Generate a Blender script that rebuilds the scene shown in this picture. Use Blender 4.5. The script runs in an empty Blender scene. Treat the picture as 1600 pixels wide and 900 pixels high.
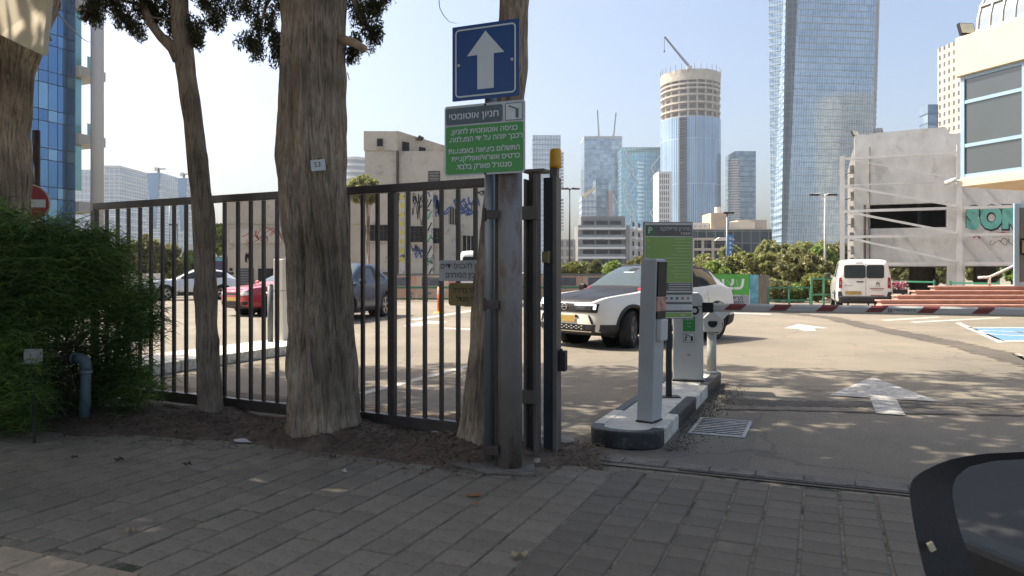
import bpy, bmesh, math, random
import numpy as np
from mathutils import Vector, Matrix
from mathutils.bvhtree import BVHTree

# ------------------------------------------------------------------ camera, sky, sun, exposure
SC = bpy.context.scene
COL = SC.collection
FPX, HOR, EYE = 1160.0, 425.0, 1.35          # focal length and horizon in photo pixels, eye height in metres
cam_data = bpy.data.cameras.new('camera')
cam_data.sensor_width = 36.0
cam_data.lens = 36.0 * FPX / 1600.0
cam_data.shift_y = -25.0 / 1600.0
cam_data.clip_start = 0.05
cam_data.clip_end = 6000.0
cam = bpy.data.objects.new('camera', cam_data)
cam.location = (0, 0, EYE)
cam.rotation_euler = (math.radians(90), 0, 0)
COL.objects.link(cam)
SC.camera = cam

SUN_EL = math.radians(54)
SUN_H = Vector((-0.95, 0.31, 0)).normalized()
TO_SUN = Vector((SUN_H.x * math.cos(SUN_EL), SUN_H.y * math.cos(SUN_EL), math.sin(SUN_EL)))
world = bpy.data.worlds.new('World')
SC.world = world
world.use_nodes = True
wn = world.node_tree
wn.nodes.clear()
sky = wn.nodes.new('ShaderNodeTexSky')
sky.sky_type = 'NISHITA'
sky.sun_disc = False
sky.sun_elevation = SUN_EL
sky.sun_rotation = math.atan2(SUN_H.x, SUN_H.y)
sky.altitude = 20
sky.air_density = 1.0
sky.dust_density = 5.0
sky.ozone_density = 1.0
bg = wn.nodes.new('ShaderNodeBackground')
bg.inputs['Strength'].default_value = 0.13
wo = wn.nodes.new('ShaderNodeOutputWorld')
wn.links.new(sky.outputs['Color'], bg.inputs['Color'])
wn.links.new(bg.outputs['Background'], wo.inputs['Surface'])
sun_data = bpy.data.lights.new('sun', 'SUN')
sun_data.energy = 4.8
sun_data.angle = math.radians(0.53)
sun_data.color = (1.0, 0.93, 0.82)
sun = bpy.data.objects.new('sun', sun_data)
sun.rotation_euler = TO_SUN.to_track_quat('Z', 'Y').to_euler()
sun.location = (-40, 0, 60)
COL.objects.link(sun)
SC.view_settings.view_transform = 'Standard'
SC.view_settings.look = 'None'
SC.view_settings.gamma = 1.0
SC.view_settings.exposure = 0.95
SC.render.engine = 'CYCLES'
SC.cycles.use_denoising = True
SC.cycles.max_bounces = 6
SC.cycles.transparent_max_bounces = 6
SC.cycles.volume_bounces = 0
SC.cycles.caustics_reflective = False
SC.cycles.caustics_refractive = False

RNG = np.random.default_rng(11)
random.seed(11)
PI = math.pi
U = Vector((-0.923, 0.385, 0))       # along the street, away to the left
V = Vector((0.385, 0.923, 0))        # from the street into the car park
RZ_V = math.atan2(V.y, V.x) - PI / 2  # turns local +y onto V, local +x onto -U


def W(px, py, d):
    return Vector(((px - 800) / FPX * d, d, EYE + (HOR - py) / FPX * d))


def G(px, py, z=0.0):
    d = (EYE - z) * FPX / (py - HOR)
    return Vector(((px - 800) / FPX * d, d, z))


def uv(u, v, z=0.0):
    p = U * u + V * v
    return Vector((p.x, p.y, z))


# ------------------------------------------------------------------ materials
def nodes_of(m):
    m.use_nodes = True
    nt = m.node_tree
    return nt, nt.nodes, nt.links, nt.nodes['Principled BSDF']


MATS = {}


def mat(name, col, rough=0.7, metal=0.0, var=0.18, vs=3.0, bump=0.0, bs=40.0, stretch=None, spots=None, sp_scale=6.0, sp_lo=0.55,
        sp_hi=0.7, coat=0.0, rnd=0.0, spec=None):
    if name in MATS:
        return MATS[name]
    m = bpy.data.materials.new(name)
    nt, N, L, b = nodes_of(m)
    tc = N.new('ShaderNodeTexCoord')
    vec = tc.outputs['Object']
    if stretch:
        mp = N.new('ShaderNodeMapping')
        mp.inputs['Scale'].default_value = stretch
        L.new(vec, mp.inputs['Vector'])
        vec = mp.outputs['Vector']
    n1 = N.new('ShaderNodeTexNoise')
    n1.inputs['Scale'].default_value = vs
    n1.inputs['Detail'].default_value = 6
    n1.inputs['Roughness'].default_value = 0.65
    L.new(vec, n1.inputs['Vector'])
    mx = N.new('ShaderNodeMix')
    mx.data_type = 'RGBA'
    c = Vector(col)
    mx.inputs['A'].default_value = (*(c * (1 - var)), 1)
    mx.inputs['B'].default_value = (*[min(1, x * (1 + var)) for x in c], 1)
    rp = N.new('ShaderNodeMapRange')
    rp.inputs['From Min'].default_value = 0.3
    rp.inputs['From Max'].default_value = 0.7
    L.new(n1.outputs['Fac'], rp.inputs['Value'])
    L.new(rp.outputs['Result'], mx.inputs['Factor'])
    out = mx.outputs['Result']
    if spots:
        n2 = N.new('ShaderNodeTexNoise')
        n2.inputs['Scale'].default_value = sp_scale
        n2.inputs['Detail'].default_value = 8
        n2.inputs['Roughness'].default_value = 0.7
        L.new(vec, n2.inputs['Vector'])
        r2 = N.new('ShaderNodeMapRange')
        r2.inputs['From Min'].default_value = sp_lo
        r2.inputs['From Max'].default_value = sp_hi
        L.new(n2.outputs['Fac'], r2.inputs['Value'])
        m2 = N.new('ShaderNodeMix')
        m2.data_type = 'RGBA'
        m2.inputs['B'].default_value = (*spots, 1)
        L.new(out, m2.inputs['A'])
        L.new(r2.outputs['Result'], m2.inputs['Factor'])
        out = m2.outputs['Result']
    if rnd:
        oi = N.new('ShaderNodeObjectInfo')
        hs = N.new('ShaderNodeHueSaturation')
        r3 = N.new('ShaderNodeMapRange')
        r3.inputs['To Min'].default_value = 1 - rnd
        r3.inputs['To Max'].default_value = 1 + rnd
        L.new(oi.outputs['Random'], r3.inputs['Value'])
        L.new(r3.outputs['Result'], hs.inputs['Value'])
        L.new(out, hs.inputs['Color'])
        out = hs.outputs['Color']
    L.new(out, b.inputs['Base Color'])
    b.inputs['Roughness'].default_value = rough
    b.inputs['Metallic'].default_value = metal
    if spec is not None:
        b.inputs['Specular IOR Level'].default_value = spec
    if coat:
        b.inputs['Coat Weight'].default_value = coat
        b.inputs['Coat Roughness'].default_value = 0.05
    if bump:
        n3 = N.new('ShaderNodeTexNoise')
        n3.inputs['Scale'].default_value = bs
        n3.inputs['Detail'].default_value = 5
        L.new(vec, n3.inputs['Vector'])
        bp = N.new('ShaderNodeBump')
        bp.inputs['Strength'].default_value = bump
        bp.inputs['Distance'].default_value = 0.01
        L.new(n3.outputs['Fac'], bp.inputs['Height'])
        L.new(bp.outputs['Normal'], b.inputs['Normal'])
    MATS[name] = m
    return m


def leaf_mat(name, c1, c2, trans=0.35, rough=0.55):
    if name in MATS:
        return MATS[name]
    m = bpy.data.materials.new(name)
    nt, N, L, b = nodes_of(m)
    tc = N.new('ShaderNodeTexCoord')
    n1 = N.new('ShaderNodeTexNoise')
    n1.inputs['Scale'].default_value = 2.3
    n1.inputs['Detail'].default_value = 5
    L.new(tc.outputs['Object'], n1.inputs['Vector'])
    geo = N.new('ShaderNodeNewGeometry')
    ad = N.new('ShaderNodeMath')
    ad.operation = 'ADD'
    L.new(n1.outputs['Fac'], ad.inputs[0])
    ml = N.new('ShaderNodeMath')
    ml.operation = 'MULTIPLY_ADD'
    ml.inputs[1].default_value = 0.7
    ml.inputs[2].default_value = -0.35
    L.new(geo.outputs['Random Per Island'], ml.inputs[0])
    L.new(ml.outputs[0], ad.inputs[1])
    rp = N.new('ShaderNodeMapRange')
    rp.inputs['From Min'].default_value = 0.2
    rp.inputs['From Max'].default_value = 0.8
    L.new(ad.outputs[0], rp.inputs['Value'])
    mx = N.new('ShaderNodeMix')
    mx.data_type = 'RGBA'
    mx.inputs['A'].default_value = (*c1, 1)
    mx.inputs['B'].default_value = (*c2, 1)
    L.new(rp.outputs['Result'], mx.inputs['Factor'])
    L.new(mx.outputs['Result'], b.inputs['Base Color'])
    b.inputs['Roughness'].default_value = rough
    tr = N.new('ShaderNodeBsdfTranslucent')
    L.new(mx.outputs['Result'], tr.inputs['Color'])
    ms = N.new('ShaderNodeMixShader')
    ms.inputs['Fac'].default_value = trans
    L.new(b.outputs['BSDF'], ms.inputs[1])
    L.new(tr.outputs['BSDF'], ms.inputs[2])
    L.new(ms.outputs['Shader'], N['Material Output'].inputs['Surface'])
    MATS[name] = m
    return m


def facade_mat(name, c1, c2, frame, pane_w=1.5, floor_h=3.6, mortar=0.12, metal=0.55, rough=0.12, warp=0.0, offset=0.0):
    """curtain wall: panes of slightly different tint between mullions, laid out in metres"""
    if name in MATS:
        return MATS[name]
    m = bpy.data.materials.new(name)
    nt, N, L, b = nodes_of(m)
    uvn = N.new('ShaderNodeUVMap')
    br = N.new('ShaderNodeTexBrick')
    br.offset = offset
    br.inputs['Scale'].default_value = 1.0
    br.inputs['Brick Width'].default_value = pane_w
    br.inputs['Row Height'].default_value = floor_h
    br.inputs['Mortar Size'].default_value = mortar
    br.inputs['Mortar Smooth'].default_value = 0.1
    br.inputs['Color1'].default_value = (*c1, 1)
    br.inputs['Color2'].default_value = (*c2, 1)
    br.inputs['Mortar'].default_value = (*frame, 1)
    L.new(uvn.outputs['UV'], br.inputs['Vector'])
    ns = N.new('ShaderNodeTexNoise')
    ns.inputs['Scale'].default_value = 0.06
    ns.inputs['Detail'].default_value = 4
    L.new(uvn.outputs['UV'], ns.inputs['Vector'])
    hs = N.new('ShaderNodeHueSaturation')
    rp = N.new('ShaderNodeMapRange')
    rp.inputs['To Min'].default_value = 0.72
    rp.inputs['To Max'].default_value = 1.28
    L.new(ns.outputs['Fac'], rp.inputs['Value'])
    L.new(rp.outputs['Result'], hs.inputs['Value'])
    L.new(br.outputs['Color'], hs.inputs['Color'])
    L.new(hs.outputs['Color'], b.inputs['Base Color'])
    mt = N.new('ShaderNodeMath')
    mt.operation = 'MULTIPLY_ADD'
    mt.inputs[1].default_value = -metal
    mt.inputs[2].default_value = metal
    L.new(br.outputs['Fac'], mt.inputs[0])
    L.new(mt.outputs[0], b.inputs['Metallic'])
    rr = N.new('ShaderNodeMath')
    rr.operation = 'MULTIPLY_ADD'
    rr.inputs[1].default_value = 0.5
    rr.inputs[2].default_value = rough
    L.new(br.outputs['Fac'], rr.inputs[0])
    L.new(rr.outputs[0], b.inputs['Roughness'])
    MATS[name] = m
    return m


def glass_mat(name, col, rough=0.04, metal=0.0, spec=0.6, wav=0.0):
    m = mat(name, col, rough, metal, var=0.06, vs=0.8, spec=spec, bump=wav, bs=1.2)
    return m


# ------------------------------------------------------------------ mesh helpers
class MB:
    def __init__(s):
        s.v, s.f, s.m, s.u = [], [], [], []

    def add(s, vs, fs, mi=0, uvs=None):
        o = len(s.v)
        s.v += [tuple(p) for p in vs]
        for k, f in enumerate(fs):
            s.f.append(tuple(i + o for i in f))
            s.m.append(mi)
            s.u.append(uvs[k] if uvs else None)
        return s

    def box(s, x0, x1, y0, y1, z0, z1, mi=0):
        return s.add([(x0, y0, z0), (x1, y0, z0), (x1, y1, z0), (x0, y1, z0), (x0, y0, z1), (x1, y0, z1), (x1, y1, z1), (x0, y1, z1)],
                     [(0, 3, 2, 1), (4, 5, 6, 7), (0, 1, 5, 4), (1, 2, 6, 5), (2, 3, 7, 6), (3, 0, 4, 7)], mi)

    def beam(s, a, b, w, h, up=(0, 0, 1), mi=0):
        a, b, up = Vector(a), Vector(b), Vector(up)
        d = (b - a).normalized()
        sx = d.cross(up)
        if sx.length < 1e-4:
            sx = d.cross(Vector((1, 0, 0)))
        sx.normalize()
        sy = sx.cross(d).normalized()
        sx, sy = sx * w / 2, sy * h / 2
        vs = [a - sx - sy, a + sx - sy, a + sx + sy, a - sx + sy, b - sx - sy, b + sx - sy, b + sx + sy, b - sx + sy]
        return s.add(vs, [(0, 1, 2, 3), (7, 6, 5, 4), (0, 4, 5, 1), (1, 5, 6, 2), (2, 6, 7, 3), (3, 7, 4, 0)], mi)

    def tube(s, pts, rad, n=10, mi=0, cap=True):
        pts = [Vector(p) for p in pts]
        if not hasattr(rad, '__len__'):
            rad = [rad] * len(pts)
        vs, fs = [], []
        ref = None
        for i, p in enumerate(pts):
            d = (pts[min(i + 1, len(pts) - 1)] - pts[max(i - 1, 0)]).normalized()
            if ref is None:
                ref = d.cross(Vector((0, 0, 1)))
                if ref.length < 1e-3:
                    ref = d.cross(Vector((1, 0, 0)))
                ref.normalize()
            ref = (ref - d * ref.dot(d)).normalized()
            bn = d.cross(ref)
            for k in range(n):
                a = 2 * PI * k / n
                vs.append(p + (ref * math.cos(a) + bn * math.sin(a)) * rad[i])
        for i in range(len(pts) - 1):
            for k in range(n):
                k2 = (k + 1) % n
                fs.append((i * n + k, i * n + k2, (i + 1) * n + k2, (i + 1) * n + k))
        if cap:
            fs.append(tuple(range(n))[::-1])
            fs.append(tuple((len(pts) - 1) * n + k for k in range(n)))
        return s.add(vs, fs, mi)

    def prism(s, poly, vec, mi=0):
        """closed outline of 3-D points pushed along vec"""
        poly = [Vector(p) for p in poly]
        vec = Vector(vec)
        n = len(poly)
        vs = poly + [p + vec for p in poly]
        fs = [tuple(range(n))[::-1], tuple(range(n, 2 * n))]
        for k in range(n):
            k2 = (k + 1) % n
            fs.append((k, k2, n + k2, n + k))
        return s.add(vs, fs, mi)

    def lathe(s, prof, n=24, c=(0, 0, 0), axis='z', mi=0):
        vs, fs = [], []
        for r, h in prof:
            for k in range(n):
                a = 2 * PI * k / n
                x, y = r * math.cos(a), r * math.sin(a)
                p = {'z': (x, y, h), 'y': (x, h, y), 'x': (h, x, y)}[axis]
                vs.append((p[0] + c[0], p[1] + c[1], p[2] + c[2]))
        for i in range(len(prof) - 1):
            for k in range(n):
                k2 = (k + 1) % n
                fs.append((i * n + k, i * n + k2, (i + 1) * n + k2, (i + 1) * n + k))
        if prof[0] == prof[-1]:
            return s.add(vs, fs, mi)
        if prof[0][0] > 1e-6:
            fs.append(tuple(range(n))[::-1])
        if prof[-1][0] > 1e-6:
            fs.append(tuple((len(prof) - 1) * n + k for k in range(n)))
        return s.add(vs, fs, mi)

    def walls(s, poly, z0, z1, mi=0, roof_mi=None, top=None):
        """vertical prism with facade UVs in metres; top: optional other outline for a taper"""
        n = len(poly)
        top = top or poly
        acc = 0
        for k in range(n):
            a, b = Vector(poly[k]), Vector(poly[(k + 1) % n])
            a2, b2 = Vector(top[k]), Vector(top[(k + 1) % n])
            l = (Vector((b.x, b.y, 0)) - Vector((a.x, a.y, 0))).length
            s.add([(a.x, a.y, z0), (b.x, b.y, z0), (b2.x, b2.y, z1), (a2.x, a2.y, z1)], [(0, 1, 2, 3)], mi,
                  [[(acc, z0), (acc + l, z0), (acc + l, z1), (acc, z1)]])
            acc += math.ceil(l)
        s.add([(p[0], p[1], z1) for p in top], [tuple(range(n))], mi if roof_mi is None else roof_mi)
        return s

    def data(s, name):
        me = bpy.data.meshes.new(name)
        me.from_pydata(s.v, [], s.f)
        me.update()
        return me

    def build(s, name, mats, parent=None, smooth=False, bevel=0.0, loc=None, segs=2):
        me = s.data(name)
        mats = mats if isinstance(mats, (list, tuple)) else [mats]
        for m in mats:
            me.materials.append(m)
        me.polygons.foreach_set('material_index', s.m)
        if any(u is not None for u in s.u):
            ul = me.uv_layers.new(name='UVMap')
            for p, u in zip(me.polygons, s.u):
                if u:
                    for li, c in zip(p.loop_indices, u):
                        ul.data[li].uv = c
        if smooth:
            me.polygons.foreach_set('use_smooth', [True] * len(me.polygons))
        o = bpy.data.objects.new(name, me)
        COL.objects.link(o)
        if parent is not None:
            o.parent = parent
        if loc is not None:
            o.location = loc
        if bevel:
            b = o.modifiers.new('edge', 'BEVEL')
            b.width = bevel
            b.segments = segs
            b.limit_method = 'ANGLE'
        return o


def np_mesh(name, verts, faces, m, parent=None, smooth=False):
    """fast mesh from numpy arrays; every face has the same corner count"""
    me = bpy.data.meshes.new(name)
    k = faces.shape[1]
    me.vertices.add(len(verts))
    me.vertices.foreach_set('co', np.ascontiguousarray(verts, np.float32).ravel())
    me.loops.add(faces.size)
    me.loops.foreach_set('vertex_index', np.ascontiguousarray(faces, np.int32).ravel())
    me.polygons.add(len(faces))
    me.polygons.foreach_set('loop_start', np.arange(0, faces.size, k, dtype=np.int32))
    me.polygons.foreach_set('loop_total', np.full(len(faces), k, np.int32))
    if smooth:
        me.polygons.foreach_set('use_smooth', np.ones(len(faces), bool))
    me.update(calc_edges=True)
    me.materials.append(m)
    o = bpy.data.objects.new(name, me)
    COL.objects.link(o)
    if parent is not None:
        o.parent = parent
    return o


def tag(o, label=None, cat=None, group=None, kind=None):
    for k, v in (('label', label), ('category', cat), ('group', group), ('kind', kind)):
        if v:
            o[k] = v
    return o


def thing(name, label, cat, loc=(0, 0, 0), rz=0.0, group=None):
    o = bpy.data.objects.new(name, None)
    o.empty_display_size = 0.2
    COL.objects.link(o)
    o.location = loc
    o.rotation_euler = (0, 0, rz)
    return tag(o, label, cat, group)


def copy_tree(o, parent=None):
    c = o.copy()
    COL.objects.link(c)
    c.parent = parent
    for ch in [x for x in bpy.data.objects if x.parent == o]:
        copy_tree(ch, c)
    return c


def text_mesh(name, s, size, m, parent=None, loc=(0, 0, 0), rot=(0, 0, 0), bold=0.0, align='CENTER', rtl=False, depth=0.0, sx=1.0):
    cu = bpy.data.curves.new(name, 'FONT')
    cu.body = s[::-1] if rtl else s
    cu.size = size
    cu.offset = bold
    cu.extrude = depth
    cu.align_x = align
    cu.align_y = 'CENTER'
    cu.resolution_u = 3
    t = bpy.data.objects.new(name, cu)
    COL.objects.link(t)
    bpy.context.view_layer.update()
    me = bpy.data.meshes.new_from_object(t.evaluated_get(bpy.context.evaluated_depsgraph_get()))
    bpy.data.objects.remove(t)
    bpy.data.curves.remove(cu)
    me.materials.clear()
    me.materials.append(m)
    o = bpy.data.objects.new(name, me)
    COL.objects.link(o)
    o.parent = parent
    o.location = loc
    o.rotation_euler = rot
    o.scale = (sx, 1, 1)
    return o


def vnoise(x, y, z, seed=0):
    """smooth value noise, numpy arrays in, 0..1 out"""
    xi, yi, zi = np.floor(x).astype(np.int64), np.floor(y).astype(np.int64), np.floor(z).astype(np.int64)
    xf, yf, zf = x - xi, y - yi, z - zi
    sm = lambda t: t * t * (3 - 2 * t)
    xf, yf, zf = sm(xf), sm(yf), sm(zf)

    def h(a, b, c):
        n = (a * 374761393 + b * 668265263 + c * 2147483647 + seed * 974711) & 0x7fffffff
        n = ((n ^ (n >> 13)) * 1274126177) & 0x7fffffff
        return ((n ^ (n >> 16)) & 0xffff) / 65535.0
    r = 0
    for dx in (0, 1):
        for dy in (0, 1):
            for dz in (0, 1):
                w = (xf if dx else 1 - xf) * (yf if dy else 1 - yf) * (zf if dz else 1 - zf)
                r = r + w * h(xi + dx, yi + dy, zi + dz)
    return r


def leaves(centres, per, spread, lx, ly, seed=0, droop=0.0, mode='ball'):
    """many leaf-sized diamonds round cluster centres"""
    rg = np.random.default_rng(seed)
    c = np.repeat(np.asarray(centres, float), per, axis=0)
    n = len(c)
    g = rg.normal(size=(n, 3))
    g /= np.linalg.norm(g, axis=1)[:, None]
    r = rg.random(n) ** (1 / 2.2)
    sp = np.asarray(spread) if hasattr(spread, '__len__') else np.array([spread] * 3)
    p = c + g * r[:, None] * sp
    a = rg.normal(size=(n, 3))
    a[:, 2] -= droop
    a /= np.linalg.norm(a, axis=1)[:, None]
    b = np.cross(a, rg.normal(size=(n, 3)))
    b /= np.linalg.norm(b, axis=1)[:, None]
    s = (0.65 + 0.7 * rg.random(n))[:, None]
    L_, S_ = a * lx * s * 0.5, b * ly * s * 0.5
    v = np.stack([p - L_, p + S_ * 1.0, p + L_, p - S_], axis=1).reshape(-1, 3)
    f = np.arange(4 * n).reshape(-1, 4)
    return v, f


def ellipsoid_pts(c, r, n, rg, shell=0.35):
    g = rg.normal(size=(n, 3))
    g /= np.linalg.norm(g, axis=1)[:, None]
    k = (shell + (1 - shell) * rg.random(n)) ** (1 / 2.0)
    return np.asarray(c) + g * k[:, None] * np.asarray(r)
# ------------------------------------------------------------------ materials of the setting
def asphalt_mat(name, base, dust, dark):
    m = bpy.data.materials.new(name)
    nt, N, L, b = nodes_of(m)
    tc = N.new('ShaderNodeTexCoord')
    big = N.new('ShaderNodeTexNoise')
    big.inputs['Scale'].default_value = 0.35
    big.inputs['Detail'].default_value = 7
    big.inputs['Roughness'].default_value = 0.62
    fine = N.new('ShaderNodeTexNoise')
    fine.inputs['Scale'].default_value = 55
    fine.inputs['Detail'].default_value = 4
    vor = N.new('ShaderNodeTexVoronoi')
    vor.inputs['Scale'].default_value = 110
    for n in (big, fine, vor):
        L.new(tc.outputs['Object'], n.inputs['Vector'])
    mx = N.new('ShaderNodeMix')
    mx.data_type = 'RGBA'
    mx.inputs['A'].default_value = (*base, 1)
    mx.inputs['B'].default_value = (*dust, 1)
    r = N.new('ShaderNodeMapRange')
    r.inputs['From Min'].default_value = 0.35
    r.inputs['From Max'].default_value = 0.65
    L.new(big.outputs['Fac'], r.inputs['Value'])
    L.new(r.outputs['Result'], mx.inputs['Factor'])
    m2 = N.new('ShaderNodeMix')
    m2.data_type = 'RGBA'
    m2.inputs['B'].default_value = (*dark, 1)
    r2 = N.new('ShaderNodeMapRange')
    r2.inputs['From Min'].default_value = 0.52
    r2.inputs['From Max'].default_value = 0.72
    r2.inputs['To Max'].default_value = 0.75
    L.new(fine.outputs['Fac'], r2.inputs['Value'])
    L.new(mx.outputs['Result'], m2.inputs['A'])
    L.new(r2.outputs['Result'], m2.inputs['Factor'])
    # stains with their own shape
    st = N.new('ShaderNodeTexNoise')
    st.inputs['Scale'].default_value = 1.1
    st.inputs['Detail'].default_value = 9
    st.inputs['Roughness'].default_value = 0.75
    L.new(tc.outputs['Object'], st.inputs['Vector'])
    r3 = N.new('ShaderNodeMapRange')
    r3.inputs['From Min'].default_value = 0.58
    r3.inputs['From Max'].default_value = 0.75
    r3.inputs['To Max'].default_value = 0.6
    L.new(st.outputs['Fac'], r3.inputs['Value'])
    m3 = N.new('ShaderNodeMix')
    m3.data_type = 'RGBA'
    m3.inputs['B'].default_value = (*dark, 1)
    L.new(m2.outputs['Result'], m3.inputs['A'])
    L.new(r3.outputs['Result'], m3.inputs['Factor'])
    wp_ = N.new('ShaderNodeTexNoise')
    wp_.inputs['Scale'].default_value = 1.4
    wp_.inputs['Detail'].default_value = 5
    L.new(tc.outputs['Object'], wp_.inputs['Vector'])
    av = N.new('ShaderNodeMix')
    av.data_type = 'RGBA'
    av.blend_type = 'ADD'
    av.inputs['Factor'].default_value = 0.9
    L.new(tc.outputs['Object'], av.inputs['A'])
    L.new(wp_.outputs['Color'], av.inputs['B'])
    ck = N.new('ShaderNodeTexVoronoi')
    ck.feature = 'DISTANCE_TO_EDGE'
    ck.inputs['Scale'].default_value = 0.3
    L.new(av.outputs['Result'], ck.inputs['Vector'])
    r4 = N.new('ShaderNodeMapRange')
    r4.inputs['From Min'].default_value = 0.002
    r4.inputs['From Max'].default_value = 0.008
    r4.inputs['To Min'].default_value = 0.38
    r4.inputs['To Max'].default_value = 0.0
    L.new(ck.outputs['Distance'], r4.inputs['Value'])
    m4 = N.new('ShaderNodeMix')
    m4.data_type = 'RGBA'
    m4.inputs['B'].default_value = (*[c_ * 0.6 for c_ in dark], 1)
    L.new(m3.outputs['Result'], m4.inputs['A'])
    L.new(r4.outputs['Result'], m4.inputs['Factor'])
    L.new(m4.outputs['Result'], b.inputs['Base Color'])
    b.inputs['Roughness'].default_value = 0.88
    bp = N.new('ShaderNodeBump')
    bp.inputs['Strength'].default_value = 0.5
    bp.inputs['Distance'].default_value = 0.006
    L.new(vor.outputs['Distance'], bp.inputs['Height'])
    L.new(bp.outputs['Normal'], b.inputs['Normal'])
    return m


M_LOT = asphalt_mat('dusty_asphalt', (0.165, 0.143, 0.108), (0.245, 0.208, 0.152), (0.085, 0.075, 0.060))
M_ROAD = asphalt_mat('street_asphalt', (0.06, 0.06, 0.06), (0.09, 0.088, 0.083), (0.035, 0.035, 0.035))
M_FARGROUND = mat('far_ground', (0.20, 0.18, 0.14), 0.9, var=0.25, vs=0.05)
M_DIRT = mat('litter_soil', (0.125, 0.090, 0.062), 0.95, var=0.5, vs=9, bump=1.0, bs=60, spots=(0.16, 0.12, 0.085), sp_scale=22, sp_lo=0.5, sp_hi=0.68)
M_PAVER = mat('weathered_brown_paver', (0.210, 0.178, 0.130), 0.8, var=0.25, vs=5, bump=0.45, bs=120, spots=(0.10, 0.084, 0.062), sp_scale=7,
              sp_lo=0.52, sp_hi=0.76, rnd=0.12)
M_PAVER_R = mat('grey_concrete_paver', (0.146, 0.125, 0.092), 0.8, var=0.22, vs=5, bump=0.45, bs=140, spots=(0.075, 0.066, 0.053), sp_scale=8,
                sp_lo=0.53, sp_hi=0.78, rnd=0.1)
M_PAVER_LIGHT = mat('pale_stone_paver', (0.34, 0.27, 0.185), 0.85, var=0.2, vs=6, bump=0.4, bs=120, spots=(0.10, 0.08, 0.06), sp_scale=16,
                    sp_lo=0.56, sp_hi=0.72, rnd=0.1)
M_JOINT = mat('sandy_joint', (0.20, 0.172, 0.125), 0.95, var=0.45, vs=14, spots=(0.05, 0.055, 0.03), sp_scale=3, sp_lo=0.52, sp_hi=0.6)
M_CONC = mat('pale_concrete', (0.58, 0.555, 0.49), 0.85, var=0.16, vs=4, bump=0.3, bs=60, spots=(0.26, 0.235, 0.19), sp_scale=9, sp_lo=0.56, sp_hi=0.78)
M_KERBW = mat('white_painted_kerb', (0.66, 0.63, 0.54), 0.75, var=0.2, vs=7, bump=0.5, bs=40, spots=(0.20, 0.18, 0.15), sp_scale=12, sp_lo=0.5, sp_hi=0.72)
M_KERBB = mat('black_painted_kerb', (0.030, 0.030, 0.031), 0.55, var=0.3, vs=7, bump=0.4, bs=40, spots=(0.13, 0.12, 0.10), sp_scale=14, sp_lo=0.54, sp_hi=0.72)
M_WHITE_LINE = mat('worn_white_road_paint', (0.47, 0.45, 0.40), 0.75, var=0.16, vs=5, bump=0.2, bs=90, spots=(0.22, 0.19, 0.15), sp_scale=17, sp_lo=0.5, sp_hi=0.6)
M_BLUE_LINE = mat('worn_blue_road_paint', (0.10, 0.22, 0.36), 0.75, var=0.2, vs=5, bump=0.2, bs=90, spots=(0.24, 0.23, 0.2), sp_scale=14, sp_lo=0.58, sp_hi=0.72)
M_TAR = asphalt_mat('dark_patch_asphalt', (0.075, 0.064, 0.05), (0.12, 0.102, 0.078), (0.05, 0.043, 0.035))
M_RUST = mat('rusty_brown_steel', (0.085, 0.068, 0.058), 0.7, 0.25, var=0.3, vs=5, bump=0.3, bs=45, spots=(0.10, 0.055, 0.034), sp_scale=8, sp_lo=0.5, sp_hi=0.68)
M_STEELDK = mat('dark_worn_steel', (0.055, 0.050, 0.048), 0.55, 0.4, var=0.25, vs=5, bump=0.15, bs=40, spots=(0.12, 0.085, 0.06), sp_scale=12, sp_lo=0.6, sp_hi=0.72)
M_GALV = mat('galvanised_steel', (0.27, 0.30, 0.31), 0.5, 0.6, var=0.15, vs=10, stretch=(1, 1, 0.15), spots=(0.15, 0.11, 0.08), sp_scale=6, sp_lo=0.62, sp_hi=0.74)

# ------------------------------------------------------------------ ground, street, car park
g = MB()
g.add([(-2500, -600, -0.20), (2500, -600, -0.20), (2500, 3500, -0.20), (-2500, 3500, -0.20)], [(0, 1, 2, 3)])
tag(g.build('ground', M_FARGROUND), 'pale dusty ground reaching to the horizon', kind='structure')
g = MB()
pts = [uv(40, -9, -0.12), uv(40, 2.03, -0.12), uv(-40, 2.03, -0.12), uv(-40, -9, -0.12)]
g.add(pts, [(0, 3, 2, 1)])
tag(g.build('street', M_ROAD), 'dark asphalt street along the pavement', kind='structure')
g = MB()
pts = [uv(-60, 5.06, 0), uv(60, 5.06, 0), uv(60, 42, 0), uv(-60, 42, 0)]
g.add(pts, [(0, 1, 2, 3)])
lot = tag(g.build('car_park', M_LOT), 'sunlit dusty asphalt car park with painted markings', kind='structure')


def sheet(name, pts, m, z=0.004, parent=lot):
    b = MB()
    b.add([(p[0], p[1], z) for p in pts], [tuple(range(len(pts)))])
    o = b.build(name, m, parent)
    if o.data.polygons[0].normal.z < 0:
        o.data.flip_normals()
    return o


def gp(*pp):
    return [G(*p) for p in pp]


# painted arrows, bay lines
A0, AX, AY = G(1389, 648), -U, V                       # near arrow, stem first


def arrow(base, sw, sl, hw, hl, ax, ay):
    P = lambda a, b_: base + ax * a + ay * b_
    return [P(-sw, 0), P(sw, 0), P(sw, sl), P(hw, sl), P(0, sl + hl), P(-hw, sl), P(-sw, sl)]


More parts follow.
